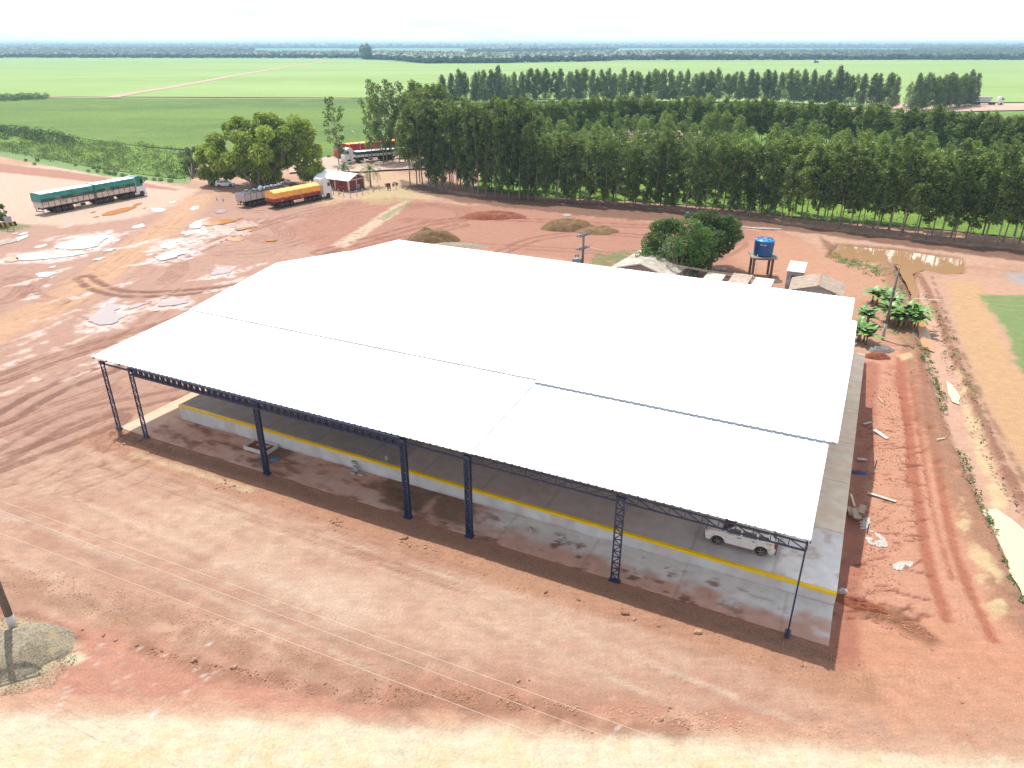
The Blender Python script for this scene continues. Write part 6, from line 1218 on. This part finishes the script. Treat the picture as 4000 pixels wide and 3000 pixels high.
for k in range(3):
    a = Vector((tp.x+.3+.25*k, tp.y+.4, 7.45-.05*k)); b = Vector((p2.x, p2.y, 6.0-.22*k)); wire('power line dropping from the transformer to the tall pole', a, b, .9, .014, group='lines from the transformer')
    wire('power line leaving the tall pole towards the right edge', b, G(4150, 1175+22*k, 5.2), .5, .014, group='lines right of the tall pole')
wire('thin wire strung over the outhouse roofs', G(2835, 1072, 2.3), G(2872, 1068, 2.3), .25, .03); wire('thin wire between the two clean outhouses', G(2940, 1075, 2.3), G(2962, 1086, 2.3), .2, .03)
POSTM = mat('pale_post', (.45, .42, .39), rough=.85, var=.2, scale=5)
def fence(label, pts, step, h, w=.13, wires=3):
    P = along(pts, step); t = thing('wire_fence', label, 'fence', (P[0][0], P[0][1], 0)); o = Vector((P[0][0], P[0][1], 0))
    for i, p in enumerate(P): m = MB(); q = Vector((p[0], p[1], 0))-o; m.box((q.x, q.y, h/2-.1+rnd.uniform(-.05, .05)), (w, w, h+.2), rx=rnd.uniform(-.05, .05), ry=rnd.uniform(-.05, .05)); m.build('post', POSTM, t)
    for k in range(wires): m = MB(); z = h*(.35+.28*k); m.tube([(p[0]-o.x, p[1]-o.y, z) for p in P], .008, 4, cap=False); m.build('wire', STEELD, t)
fence('long fence of pale posts between the yard and the young trees', [(-60, 584), (0, 592), (100, 604), (200, 618), (320, 640), (420, 660), (560, 680), (700, 700)], 2.6, 1.5)
fence('fence of pale posts in front of the brick house', [(1303, 760), (1336, 768), (1357, 773), (1371, 774), (1383, 772), (1402, 766), (1434, 757), (1468, 746), (1500, 742), (1530, 740), (1560, 736), (1590, 728)], 2.05, 1.45, .15, 2)
# washing hung on the fence
def cloth(label, x, y, w, h_, z, m, name='garment', legs=False):
    p = G(x, y); t = thing(name, label, 'washing', (p.x, p.y, z)); mb = MB()
    if legs: mb.b2((-w/2, -.03, -h_*.35), (w/2, .03, 0)); mb.prism([(-w/2, -h_), (-w*.12, -h_), (0, -h_*.35), (-w/2, -h_*.35)], -.03, .03); mb.prism([(w*.12, -h_), (w/2, -h_), (w/2, -h_*.35), (0, -h_*.35)], -.03, .03)
    else: mb.prism([(-w/2, 0), (-w*.75, -h_*.3), (-w*.55, -h_*.42), (-w*.45, -h_*.3), (-w*.45, -h_), (w*.45, -h_), (w*.45, -h_*.3), (w*.55, -h_*.42), (w*.75, -h_*.3), (w/2, 0)], -.03, .03)
    mb.build('cloth', m, t); return t
JN = mat('dark_denim', (.03, .04, .07), rough=.9); cloth('red shirt hung on the fence', 1510, 743, .5, .8, 1.5, mat('red_cloth', (.45, .1, .07), rough=.9)); cloth('dark trousers hung on the fence', 1520, 743, .75, 1.35, 1.55, JN, legs=True); cloth('orange brown cloth hung on the fence', 1538, 741, .5, .7, 1.4, mat('rust_cloth', (.30, .11, .04), rough=.9)); cloth('dark red cloth hung farthest right on the fence', 1551, 739, .5, .6, 1.4, mat('plum_cloth', (.16, .05, .05), rough=.9)); cloth('grey cloth laid over the top wire', 1545, 740, .9, .25, 1.65, GWL)
# lamp posts beside the road
for (x, y, lb) in ((1373, 652, 'lamp post leaning over the white cab lorry'), (1413, 640, 'second lamp post half hidden among the thin trees')):
    p = G(x, y); t = thing('lamp_post', lb, 'street lamp', (p.x, p.y, 0)); m = MB(); m.tube([(0, 0, 0), (0, 0, 6.6)], [.11, .07], 8); m.tube([(0, 0, 6.2), (-.8, .2, 7.3), (-1.6, .4, 8.3)], .05, 6); m.build('lamp_pole', GREYP, t); m = MB(); m.box((-1.75, .44, 8.45), (.8, .3, .16), ry=.7); m.build('lamp_head', WHT, t, bevel=.04)
# gate posts left of the bamboo, small posts in the shade
for x, y, h_, lb in ((722, 700, 1.9, 'left wooden gate post left of the bamboo'), (744, 703, 1.9, 'right wooden gate post left of the bamboo'), (848, 783, 1.1, 'short red and white post in the bamboo shade, leftmost'), (872, 786, 1.1, 'short red and white post in the bamboo shade, middle'), (940, 797, 1.1, 'short red and white post nearest the grey trailer')):
    p = G(x, y); g_ = 'red' in lb; t = thing('bollard' if g_ else 'gate_post', lb, 'post', (p.x, p.y, 0)); m = MB(); m.lathe([(.09, -.1), (.08, h_*.5), (.07, h_)], 8); m.build('post_shaft', WPL if g_ else POLEM, t)
    if g_: m = MB(); m.lathe([(.11, 0), (.11, .4), (.10, .42)], 8); m.build('red_base', mat('red_cloth', (.45, .1, .07)), t)
# person by the house
def person(label, p, rz, shirt, trous, skin, hair, h=1.7):
    sk = {'p': (0, 0, .92), 'c': (0, .02, 1.18), 'n': (0, .02, 1.44), 'h0': (0, -.01, 1.53), 'h': (0, -.02, 1.64), 'ls': (-.17, .02, 1.38), 'le': (-.25, .04, 1.12), 'lh': (-.20, -.14, .92), 'rs': (.17, .02, 1.38), 're': (.25, .06, 1.10), 'rh': (.22, -.08, .86), 'lk': (-.10, -.04, .50), 'lf': (-.12, .03, .08), 'lt': (-.13, -.12, .04), 'rk': (.10, .0, .50), 'rf': (.13, .08, .08), 'rt': (.14, -.07, .04), 'lp': (-.09, 0, .88), 'rp': (.09, 0, .88)}
    E_ = [('p', 'c'), ('c', 'n'), ('n', 'h0'), ('h0', 'h'), ('n', 'ls'), ('ls', 'le'), ('le', 'lh'), ('n', 'rs'), ('rs', 're'), ('re', 'rh'), ('p', 'lp'), ('lp', 'lk'), ('lk', 'lf'), ('lf', 'lt'), ('p', 'rp'), ('rp', 'rk'), ('rk', 'rf'), ('rf', 'rt')]
    R_ = dict(p=.13, c=.14, n=.065, h0=.075, h=.10, ls=.065, le=.048, lh=.035, rs=.065, re=.048, rh=.035, lk=.06, lf=.045, lt=.035, rk=.06, rf=.045, rt=.035, lp=.09, rp=.09)
    K = list(sk); me = bpy.data.meshes.new('person'); me.from_pydata([sk[k] for k in K], [(K.index(a), K.index(b)) for a, b in E_], []); o = link(bpy.data.objects.new('person', me)); md = o.modifiers.new('s', 'SKIN')
    for i, k in enumerate(K): me.skin_vertices[0].data[i].radius = (R_[k], R_[k]*.85); me.skin_vertices[0].data[i].use_root = k == 'p'
    sb = o.modifiers.new('d', 'SUBSURF'); sb.levels = sb.render_levels = 1; dg = bpy.context.evaluated_depsgraph_get(); m2 = bpy.data.meshes.new_from_object(o.evaluated_get(dg)); o.modifiers.clear(); o.data = m2
    for q in (skin, shirt, trous): m2.materials.append(q)
    for f in m2.polygons: c = f.center; f.material_index = 1 if (.92 < c.z < 1.47 and not (c.y < -.06 and c.z < 1.0) and abs(c.x) < .28) else (2 if .14 < c.z <= .95 and abs(c.x) < .19 else 0); f.use_smooth = True
    o.location = p; o.rotation_euler = (0, 0, rz); m = MB(); m.lathe([(.105, 1.64), (.112, 1.69), (.085, 1.76), (.01, 1.79)], 12, (0, 0, 0)); m.build('hair', hair, o)
    m = MB(); m.box((0, -.105, 1.63), (.02, .03, .03)); m.build('nose', skin, o); tag(o, label, 'person'); o.scale = (h/1.78,)*3; return o
SK = mat('skin', (.30, .16, .10), rough=.6); person('person in a pale shirt and shorts standing against the brick house', G(1403, 744), .3, mat('khaki_shirt', (.45, .42, .30), rough=.9), mat('grey_shorts', (.30, .30, .32), rough=.9), SK, mat('black_hair', (.01, .01, .01)))
p = G(1328, 757); t = thing('bucket', 'pale bucket with cloth on the ground beside the brick house', 'bucket', (p.x, p.y, 0)); m = MB(); m.lathe([(.2, 0), (.26, .35), (.24, .35), (.19, .03)], 12); m.build('bucket_body', WPL, t); m = MB(); m.lathe([(.25, .3), (.2, .45), (.01, .5)], 7); m.build('cloth', GWL, t)
# striped barrier and board at the left edge
ST1 = mat('barrier_yellow', (.6, .45, .12), rough=.6); ST2 = mat('barrier_dark', (.06, .035, .02), rough=.7); a = G(-60, 892); b = G(68, 880); d = (b-a); L_ = d.length; t = thing('striped_barrier', 'low barrier with yellow and dark slanting stripes at the left edge', 'barrier', a, math.atan2(d.y, d.x))
n = 13
for k in range(n): m = MB(); w_ = L_/n; m.prism([(k*w_+.0, 0), (k*w_+w_*.98, 0), (k*w_+w_*.98-.12, .75), (k*w_-.12, .75)], -.12, .12); m.build('stripe_panel', ST1 if k % 2 else ST2, t)
p = G(52, 901); t = thing('notice_board', 'blank grey notice board on legs in front of the striped barrier', 'notice board', (p.x, p.y, 0), .35); m = MB(); m.box((-.35, 0, 2.0), (1.15, .06, 1.1)); m.build('board', GREYP, t); 
for x in (-.85, .15): m = MB(); m.bar((x, .03, 0), (x, .03, 2.5), .07); m.build('leg', POLEM, t)
m = MB(); m.bar((.15, 0, .1), (-1.1, -.4, .5), .06); m.build('brace', POLEM, t)
# ------------------------------------------------------------------ earth heaps
def heap(name, label, c, rx, ry, h, m, seed, rz=0, lumps=.35, cat='dirt heap'):
    n = 46; V = []; F = []; xs = np.linspace(-1.15, 1.15, n); X, Y = np.meshgrid(xs, xs); r = np.sqrt(X**2+Y**2); a = np.arctan2(Y, X); edge = 1+.18*(fbm(np.cos(a)*1.5+seed, np.sin(a)*1.5, seed)-.5)*2
    z = np.clip(1-(r/edge)**2.2, -.15, .85); z = z*(1+lumps*(fbm(X*3+seed, Y*3, seed+3)-.5)*2)+.06*(fbm(X*14, Y*14, seed+5)-.5)*(z > 0); V = np.stack([X.ravel()*rx, Y.ravel()*ry, z.ravel()*h], 1); i = np.arange((n-1)**2); a0 = (i//(n-1))*n+i % (n-1)
    o = npmesh(name, V, np.stack([a0, a0+1, a0+n+1, a0+n], 1), m, smooth=True); o.location = (c.x, c.y, min(gz(c.x, c.y), .02)); o.rotation_euler = (0, 0, rz); return tag(o, label, cat)
EB = mat('brown_heap_earth', alb(150, 116, 76), rough=.95, var=.3, scale=1.5, bump=.08, bscale=5); ER = mat('red_heap_earth', alb(168, 96, 66), rough=.95, var=.25, scale=1.5, bump=.08, bscale=5); EG = mat('grey_gravel', alb(158, 150, 146), rough=.95, var=.35, scale=6, bump=.05, bscale=12); EDK = mat('dark_gravel', alb(176, 162, 138), rough=.95, var=.4, scale=8, bump=.06, bscale=14, dirt=(alb(214, 190, 140), .55, .7, 1.2))
heap('dirt_heap', 'brown earth heap just behind the far left of the roof', G(1695, 938), 4.6, 2.4, 2.0, EB, 1, -.1); heap('dirt_heap', 'larger brown earth heap with a long tail, behind the roof middle', G(2215, 892), 5.2, 2.6, 1.7, EB, 2); heap('dirt_heap', 'low tail of brown earth right of the larger heap', G(2335, 905), 4.0, 2.2, 1.0, EB, 3)
heap('dirt_heap', 'low red earth heap farther back by the trees', G(1925, 848), 6.5, 2.4, 1.3, ER, 4); heap('dirt_heap', 'flat greyish brown earth patch by the roof edge', G(1775, 962), 5.0, 2.0, .5, EDK, 5); heap('gravel_heap', 'small grey gravel heap below the banana plants', G(3437, 1368), 1.5, .9, .55, EG, 6, cat='gravel heap')
heap('gravel_heap', 'big dark gravel heap around the foot of the left pole', G(60, 2555), 2.9, 2.1, 1.1, EDK, 7, .3, cat='gravel heap'); heap('dirt_heap', 'red earth ridge at the upper right corner of the platform', G(3425, 1395), 1.4, .8, .5, ER, 8)
heap('dirt_heap', 'ridge of red clods at the lower right platform corner', G(3370, 2372), 1.5, .5, .4, ER, 10, -.5, lumps=.9)
# ------------------------------------------------------------------ stones
STONE = mat('red_stone', alb(228, 180, 150), rough=.9, var=.3, scale=9, bump=.02, bscale=18); STONE2 = mat('brown_stone', alb(200, 148, 116), rough=.9, var=.3, scale=9, bump=.02, bscale=18)
def stone_mesh(seed):
    bm = bmesh.new(); bmesh.ops.create_icosphere(bm, subdivisions=2, radius=1); rr = random.Random(seed)
    for v in bm.verts: n_ = v.co.copy(); k = 1+.28*math.sin(n_.x*3.1+seed)*math.cos(n_.y*2.7+seed*2)+rr.uniform(-.09, .09); v.co = Vector((n_.x*k, n_.y*k*.82, n_.z*k*.66))
    me = bpy.data.meshes.new('stone'); bm.to_mesh(me); bm.free(); me.materials.append(STONE if seed % 2 else STONE2); return me
SM = [stone_mesh(i) for i in range(6)]
def cp(ox, oy, L): return [(ox+x/2.212, oy+y/2.212, s) for x, y, s in L]
ST_ = cp(0, 1500, [(1945, 830, 1.6), (1915, 860, 1), (1950, 860, 1.4), (2025, 880, 1.9), (1985, 890, 1), (1870, 905, 1.5), (1935, 905, 1), (1950, 915, .8), (1900, 895, .7), (2065, 940, .8), (2130, 935, 1.1), (2160, 920, .6), (985, 505, 1.5), (1075, 520, 1.8), (995, 555, 1), (950, 530, .7), (1040, 515, 1.1)])
ST_ += cp(1000, 1500, [(640, 1180, 1.8), (665, 1200, 1.5), (690, 1190, 1.5), (700, 1160, 1.2), (720, 1190, 1.4), (745, 1190, 1.2), (690, 1215, 1.4), (735, 1225, 1.4), (680, 1260, .9), (710, 1222, 1.2), (655, 1172, 1), (1290, 1335, 3.2), (1250, 1340, 1.9), (1260, 1367, 1.4), (1240, 1387, 1), (1220, 1383, .6), (1285, 1372, 1.1), (1305, 1383, 1), (1327, 1402, 1.7), (1390, 1400, 1.2), (1455, 1393, 1.3), (1475, 1395, .8), (1462, 1420, 1.9), (1485, 1465, .8), (1525, 1440, 1.1), (1560, 1445, .9), (1570, 1480, 1.1), (1620, 1465, .8), (1745, 1550, 1.1), (1780, 1540, .8), (1815, 1558, .9), (1945, 1560, .9)])
ST_ += cp(2000, 2250, [(48, 98, 1.5), (108, 118, .7), (128, 185, .8), (290, 140, 2.4), (310, 165, 1.1), (575, 205, 2.0), (615, 205, .8), (622, 228, .8), (625, 245, 1), (980, 325, 4.0), (1055, 375, 2.5), (1000, 375, .8), (1240, 408, 1.4), (1265, 433, 1.8), (1605, 490, 4.4), (1565, 460, .7), (55, 908, 2.3), (148, 903, 1.3), (103, 960, 1.4), (185, 1133, 2.2), (415, 1127, 1.2), (545, 1213, 1.4), (608, 1330, 1.3), (692, 1355, 1.5), (738, 1325, .8), (1283, 1248, 2.8), (1368, 1135, 2.0), (1350, 1165, 1.1), (940, 1325, 1), (1520, 1330, 1.2)])
ST_ += cp(3000, 2250, [(175, 785, 1.8), (290, 775, 2), (322, 775, 2), (785, 768, 1.1), (1645, 880, 1.1), (1675, 1100, 1.5), (1645, 1345, 1.2), (1720, 1370, 1.1), (1990, 1048, .8), (725, 705, .8)])
ST_ += cp(0, 2250, [(710, 465, 1.7), (895, 515, 1.8), (1000, 553, 1.7), (1185, 615, 1.7), (1290, 680, 1.1), (1400, 650, 2.1), (1685, 745, 3.2), (1865, 780, 1.7), (2025, 805, 3.4), (2125, 815, 1), (1345, 662, 1), (1480, 690, .9), (1605, 748, .8)])+cp(1000, 2250, [(595, 940, 1.8), (1160, 950, 1.4), (1840, 945, 1.1), (2175, 1110, 2.0), (2175, 1135, 1.4), (985, 1045, 1.1), (930, 1080, .8), (500, 1022, 1.1), (1030, 895, 1)])
BIG = {0: 0}
big_lb = {(1290, 1335): 'largest stone in the pile beside the shadow edge, left of the middle columns', (980, 325): 'big reddish boulder lying near the fourth bay of the warehouse', (1055, 375): 'medium boulder lower right of the big reddish boulder', (1605, 490): 'biggest lone boulder half way towards the right end of the apron', (1283, 1248): 'rounded stone alone near the pale road on the right', (1685, 745): 'long boulder on the gravel ridge at the lower left', (2025, 805): 'pale boulder right of the long boulder on the gravel ridge', (290, 140): 'grey topped stone with a small one beside it, under the slab edge', (575, 205): 'upright stone with three pebbles at its right', (55, 908): 'largest of three dark stones above the lowest power line'}
byp = {}
for (ox, oy) in ((0, 1500), (1000, 1500), (2000, 2250), (3000, 2250), (0, 2250), (1000, 2250)): byp[(ox, oy)] = 1
for i, (x, y, s) in enumerate(ST_):
    p = G(x, y); o = link(bpy.data.objects.new('stone', SM[i % 6])); k = s*.052*rnd.uniform(.95, 1.1)*math.sqrt(p.y**2+900)/45; o.scale = (k*1.15, k, k); o.rotation_euler = (rnd.uniform(-.3, .3), rnd.uniform(-.3, .3), rnd.uniform(0, 6)); o.location = (p.x, p.y, gz(p.x, p.y)+k*.35)
    lb = None
    for (bx, by), t_ in big_lb.items():
        for (ox, oy) in byp:
            if abs(ox+bx/2.212-x) < .5 and abs(oy+by/2.212-y) < .5: lb = t_
    if lb: tag(o, lb, 'boulder')
    elif y > 2590 and x > 2000: tag(o, 'small stone lying on the pale road verge at the lower right', 'stone', 'stones along the pale road verge')
    elif x < 1600 and y > 2400: tag(o, 'small stone on the red gravel ridge at the lower left', 'stone', 'stones on the gravel ridge')
    elif 1280 < x < 1345: tag(o, 'reddish stone in the tight pile below the third column', 'stone', 'stones of the tight pile')
    elif x < 1000: tag(o, 'reddish clod in the scatter near the left end of the apron', 'stone', 'clods near the left of the apron')
    else: tag(o, 'reddish stone strewn along the shadow edge in front of the apron', 'stone', 'stones along the shadow edge')
def gravel(name, label, pts, n, s0, s1, m, seed, zoff=0.0, cat='gravel'):
    rg = np.random.default_rng(seed); T = IV[:12] if False else IV; V0 = T; X, Y = pts(rg, n); n = len(X); sz = rg.uniform(s0, s1, n)**1.0; a = rg.uniform(0, 6.28, n); sc = np.stack([sz*rg.uniform(.8, 1.3, n), sz*rg.uniform(.6, 1, n), sz*rg.uniform(.4, .75, n)], 1)
    V = V0[None]*(1+rg.uniform(-.25, .25, (n, len(V0), 1)))*sc[:, None]; ca, sa = np.cos(a)[:, None], np.sin(a)[:, None]; V = np.stack([V[..., 0]*ca-V[..., 1]*sa, V[..., 0]*sa+V[..., 1]*ca, V[..., 2]], -1)
    Z = np.array([gz(x, y) for x, y in zip(X, Y)])+zoff; V = V+np.stack([X, Y, Z+sz*.2], 1)[:, None]; F = IF[None]+(np.arange(n)*len(V0))[:, None, None]
    return tag(npmesh(name, V.reshape(-1, 3), F.reshape(-1, 3), m), label, cat, kind='stuff')
def strip_uv(u0, u1, vf, w):
    def f(rg, n):
        u = rg.uniform(u0, u1, n); v = vf(u)+rg.normal(0, w, n); return O0.x+u*UX-v*UY, O0.y+u*UY+v*UX
    return f
GRV = mat('loose_gravel', alb(186, 146, 114), rough=.9, var=.5, scale=20)
gravel('gravel', 'strip of loose gravel along the front edge of the apron', strip_uv(-3.5, 54, lambda u: -.75+0*u, .22), 6500, .02, .062, GRV, 1)
gravel('gravel', 'scattered grit on the earth in front of the apron', strip_uv(-4, 56, lambda u: -1.6+0*u, .8), 2600, .015, .045, GRV, 2)
def poly_px(poly, soft=0):
    P = np.array([G(*p)[:2] for p in poly])
    def f(rg, n): X = rg.uniform(P[:, 0].min(), P[:, 0].max(), n*6); Y = rg.uniform(P[:, 1].min(), P[:, 1].max(), n*6); k = inside(X, Y, P) & (fbm(X*.8, Y*.8, 77) > .44); return X[k][:n], Y[k][:n]
    return f
gravel('gravel', 'line of clods and gravel on the red ridge beside the pale road', poly_px([(480, 2500), (800, 2590), (1100, 2640), (1500, 2690), (2000, 2700), (2100, 2780), (1500, 2760), (1000, 2680), (700, 2600), (500, 2530)]), 1100, .015, .06, STONE2, 3)
gravel('gravel', 'coarse grit left of the road', poly_px([(0, 2180), (600, 2330), (1300, 2560), (1900, 2700), (1500, 2700), (800, 2520), (300, 2400), (0, 2300)]), 1500, .015, .045, STONE2, 4)
gravel('gravel', 'gravel and clods near the right end of the road', poly_px([(2000, 2740), (2300, 2800), (2700, 2850), (3200, 2880), (3600, 2880), (3000, 2800), (2500, 2760)]), 800, .015, .055, STONE, 5)
gravel('gravel', 'earth clods right of the warehouse shadow', poly_px([(3360, 1450), (3560, 1440), (3640, 2000), (3560, 2300), (3330, 2350), (3340, 1900)]), 1500, .02, .075, mat('red_clod', alb(206, 138, 106), rough=.95, var=.3, scale=9), 6)
gravel('gravel', 'clods on the near bank of the ditch', poly_px([(3560, 1330), (3620, 1330), (3700, 1640), (3800, 1860), (3960, 2200), (3930, 2230), (3740, 1860), (3640, 1620)]), 900, .03, .10, STONE2, 7)
gravel('gravel', 'clods on the far bank of the ditch', poly_px([(3620, 1180), (3700, 1250), (3800, 1500), (3950, 1850), (4050, 2050), (3960, 1990), (3800, 1700), (3680, 1400)]), 1300, .03, .11, STONE2, 8)
gravel('gravel', 'rough clods trailing away from the platform corner', poly_px([(3270, 2330), (3340, 2335), (3480, 2390), (3620, 2470), (3740, 2540), (3640, 2540), (3480, 2470), (3340, 2400)]), 420, .02, .08, MATS['red_clod'], 12)
gravel('gravel', 'loose gravel spilling round the dark heap', poly_px([(-80, 2400), (80, 2395), (230, 2420), (310, 2480), (300, 2580), (200, 2690), (40, 2720), (-80, 2720)]), 2600, .012, .04, MATS['dark_gravel'], 14)
# rubble, boards and blocks
CHIP = mat('white_rubble', (.46, .41, .37), rough=.85, var=.25, scale=5)
gravel('rubble', 'white plaster rubble by the stacked boards', poly_px([(3360, 2030), (3400, 2025), (3395, 2070), (3440, 2100), (3470, 2140), (3400, 2130), (3365, 2080)]), 240, .04, .14, CHIP, 9, cat='rubble'); gravel('rubble', 'patch of broken white tile on the red earth', poly_px([(3395, 2085), (3440, 2090), (3470, 2130), (3420, 2120)]), 160, .04, .12, CHIP, 10, cat='rubble'); gravel('rubble', 'white rubble farther down the red slope', poly_px([(3490, 2205), (3530, 2190), (3565, 2200), (3555, 2215), (3520, 2230), (3490, 2222)]), 170, .04, .15, CHIP, 11, cat='rubble')
PLY = mat('plywood', (.36, .27, .19), rough=.85, var=.2, scale=2, stretch=(1, 5, 1)); PLY2 = mat('pale_board', (.55, .48, .38), rough=.85, var=.15)
def board(label, x, y, L_, w, az, m, z=.1, tilt=0, th=.05):
    p = G(x, y); t = MB(); t.box((0, 0, 0), (L_, w, th)); o = t.build('board', m, None, bevel=.005, loc=(p.x, p.y, max(0, gz(p.x, p.y))+z), rot=(tilt, .05, az)); return tag(o, label, 'board')
for k, (x, y, az, L_, w) in enumerate(((3320, 2010, 1.35, 1.3, .45), (3345, 2022, 1.2, 1.5, .5), (3362, 2012, 1.0, 1.2, .42), (3335, 2035, 1.28, 1.3, .4))): board(['brown board on the left of the stack by the platform', 'wide board at the middle of the stack by the platform', 'tilted board on the right of the stack by the platform', 'lowest board of the stack by the platform'][k], x, y, L_, w, az, PLY, .25+.12*k, rnd.uniform(-.3, .3))
board('long thin plank leaning above the board stack', 3328, 1966, 1.7, .14, 1.3, PLY2, .3); board('white board lying alone on the red earth', 3440, 1700, 1.5, .42, -1.25, CHIP); board('thin white strip lying on the earth below the crack', 3444, 1946, 1.9, .25, -.55, CHIP); board('short grey board in the roof shadow', 3388, 1657, 1.0, .22, .5, GREYP); board('grey batten by the wheel tracks', 3670, 1732, .95, .10, .35, PLY2); board('small grey board upright in the shadow', 3366, 1800, .7, .3, .0, GREYP, .15); board('plank laid across the ditch below the pond', 3620, 1182, 3.6, .16, -.02, PLY2, .45); board('slender upright batten near the top of the tracks', 3438, 1565, 1.3, .08, 1.4, PLY2)
p = G(3355, 1848); t = tag(heap('cloth_scrap', 'blue cloth scrap lying in the roof shadow', p, .75, .3, .15, mat('blue_cloth', (.03, .06, .14), rough=.9, var=.3), 31, -.2), None, 'cloth')
p = G(3312, 2310); sbk = tag(heap('sandbag', 'white plastic sack crumpled at the platform corner', G(3292, 2310), .34, .2, .25, CHIP, 33), None, 'sack')
for x, y, lb in ((3386, 2086, 'short dark stake among the white rubble'), (3417, 1832, 'dark stake at the edge of the roof shadow')): p = G(x, y); m = MB(); m.bar((0, 0, -.1), (.05, .1, .75), .07); tag(m.build('stake', POLEM, None, loc=(p.x, p.y, 0)), lb, 'stake')
BLK = mat('cement_block', (.38, .37, .36), rough=.9, var=.15, scale=6)
def block(label, loc, rz=0, d=(.39, .19, .19), tilt=0, pipe=False):
    m = MB(); x, y, z = d; m.b2((-x/2, -y/2, 0), (x/2, -y/2+.03, z)); m.b2((-x/2, y/2-.03, 0), (x/2, y/2, z))
    for a in (-x/2, -.015, x/2-.03): m.b2((a, -y/2+.03, 0), (a+.03, y/2-.03, z))
    return tag(m.build('cement_block', BLK, None, loc=loc, rot=(tilt, 0, rz)), label, 'cement block')
q = loc_ = None
bz = .05
def onap(x, y, z=.05): return G(x, y, z)
b_ = onap(1379, 1850); block('left cement block at the foot of the platform wall', (b_.x, b_.y, bz), UA); b_ = onap(1408, 1856); block('right cement block at the foot of the platform wall', (b_.x, b_.y, bz), UA); b_ = onap(1392, 1846); block('cement block stood on top of the two lower blocks', (b_.x, b_.y, bz+.2), UA, (.39, .19, .39)); b_ = onap(1386, 1838); block('cement block leaning on the wall behind the stack', (b_.x, b_.y+.1, bz+.6), UA, (.39, .15, .19), .2)
dz_ = float(DZ(18, 0)); b_ = G(1511, 1795, dz_); block('cement block standing on end on the dark platform floor', (b_.x, b_.y, dz_), UA+.3, (.19, .3, .42)); b_ = onap(2074, 2078); block('cement block stood on the apron near the middle', (b_.x, b_.y, bz), UA+.2, (.22, .22, .36)); b_ = onap(2205, 2116); block('smaller cement block on the apron, right of the middle', (b_.x, b_.y, bz), UA+.9, (.2, .18, .36))
# shallow mortar tray against the wall, small blue tray
c_ = onap(1020, 1752); t = thing('mortar_tray', 'shallow pale tray with boards, leaning by the platform wall', 'tray', (c_.x, c_.y, bz), UA); m = MB(); m.b2((-1.2, -.7, 0), (1.2, -.64, .32)); m.b2((-1.2, .64, 0), (1.2, .7, .32)); m.b2((-1.2, -.64, 0), (-1.14, .64, .32)); m.b2((1.14, -.64, 0), (1.2, .64, .32)); m.b2((-1.14, -.64, 0), (1.14, .64, .05)); m.build('tray_body', WPL, t)
m = MB(); m.b2((-1.1, -.6, .05), (1.1, .6, .16)); m.build('dry_mud', ER, t)
for k in range(3): m = MB(); m.box((-.2+.4*k, .1, .26), (.5, .12, .04), rz=.6+k*.3); m.build('offcut', PLY2, t)
c_ = onap(1071, 1798); t = thing('blue_tray', 'small blue tray lying on the wet apron', 'tray', (c_.x, c_.y, bz), UA+.5); m = MB(); m.b2((-.3, -.2, 0), (.3, .2, .04)); m.build('tray_base', mat('tray_blue', (.06, .22, .38), rough=.4), t); m = MB(); m.b2((-.3, -.2, .04), (.3, -.17, .09)); m.b2((-.3, .17, .04), (.3, .2, .09)); m.build('tray_rim', MATS['tray_blue'], t)
# concrete ring near the tank and a lying stone slab on the apron
p = G(2815, 1052); t = thing('well_ring', 'concrete ring cover on the ground left of the tank', 'well cover', (p.x, p.y, 0)); m = MB(); m.lathe([(.8, 0), (.8, .16), (.68, .16), (.68, .10), (.01, .10)], 24); m.build('ring', GREYP, t); m = MB(); m.lathe([(.28, .10), (.26, .2), (.01, .22)], 14); m.build('cap', BLK, t)
p = G(2841, 2400, .05); o = link(bpy.data.objects.new('stone', SM[1])); o.location = p; o.scale = (.14, .12, .1); tag(o, 'single pale stone lying on the apron near its right end', 'stone')
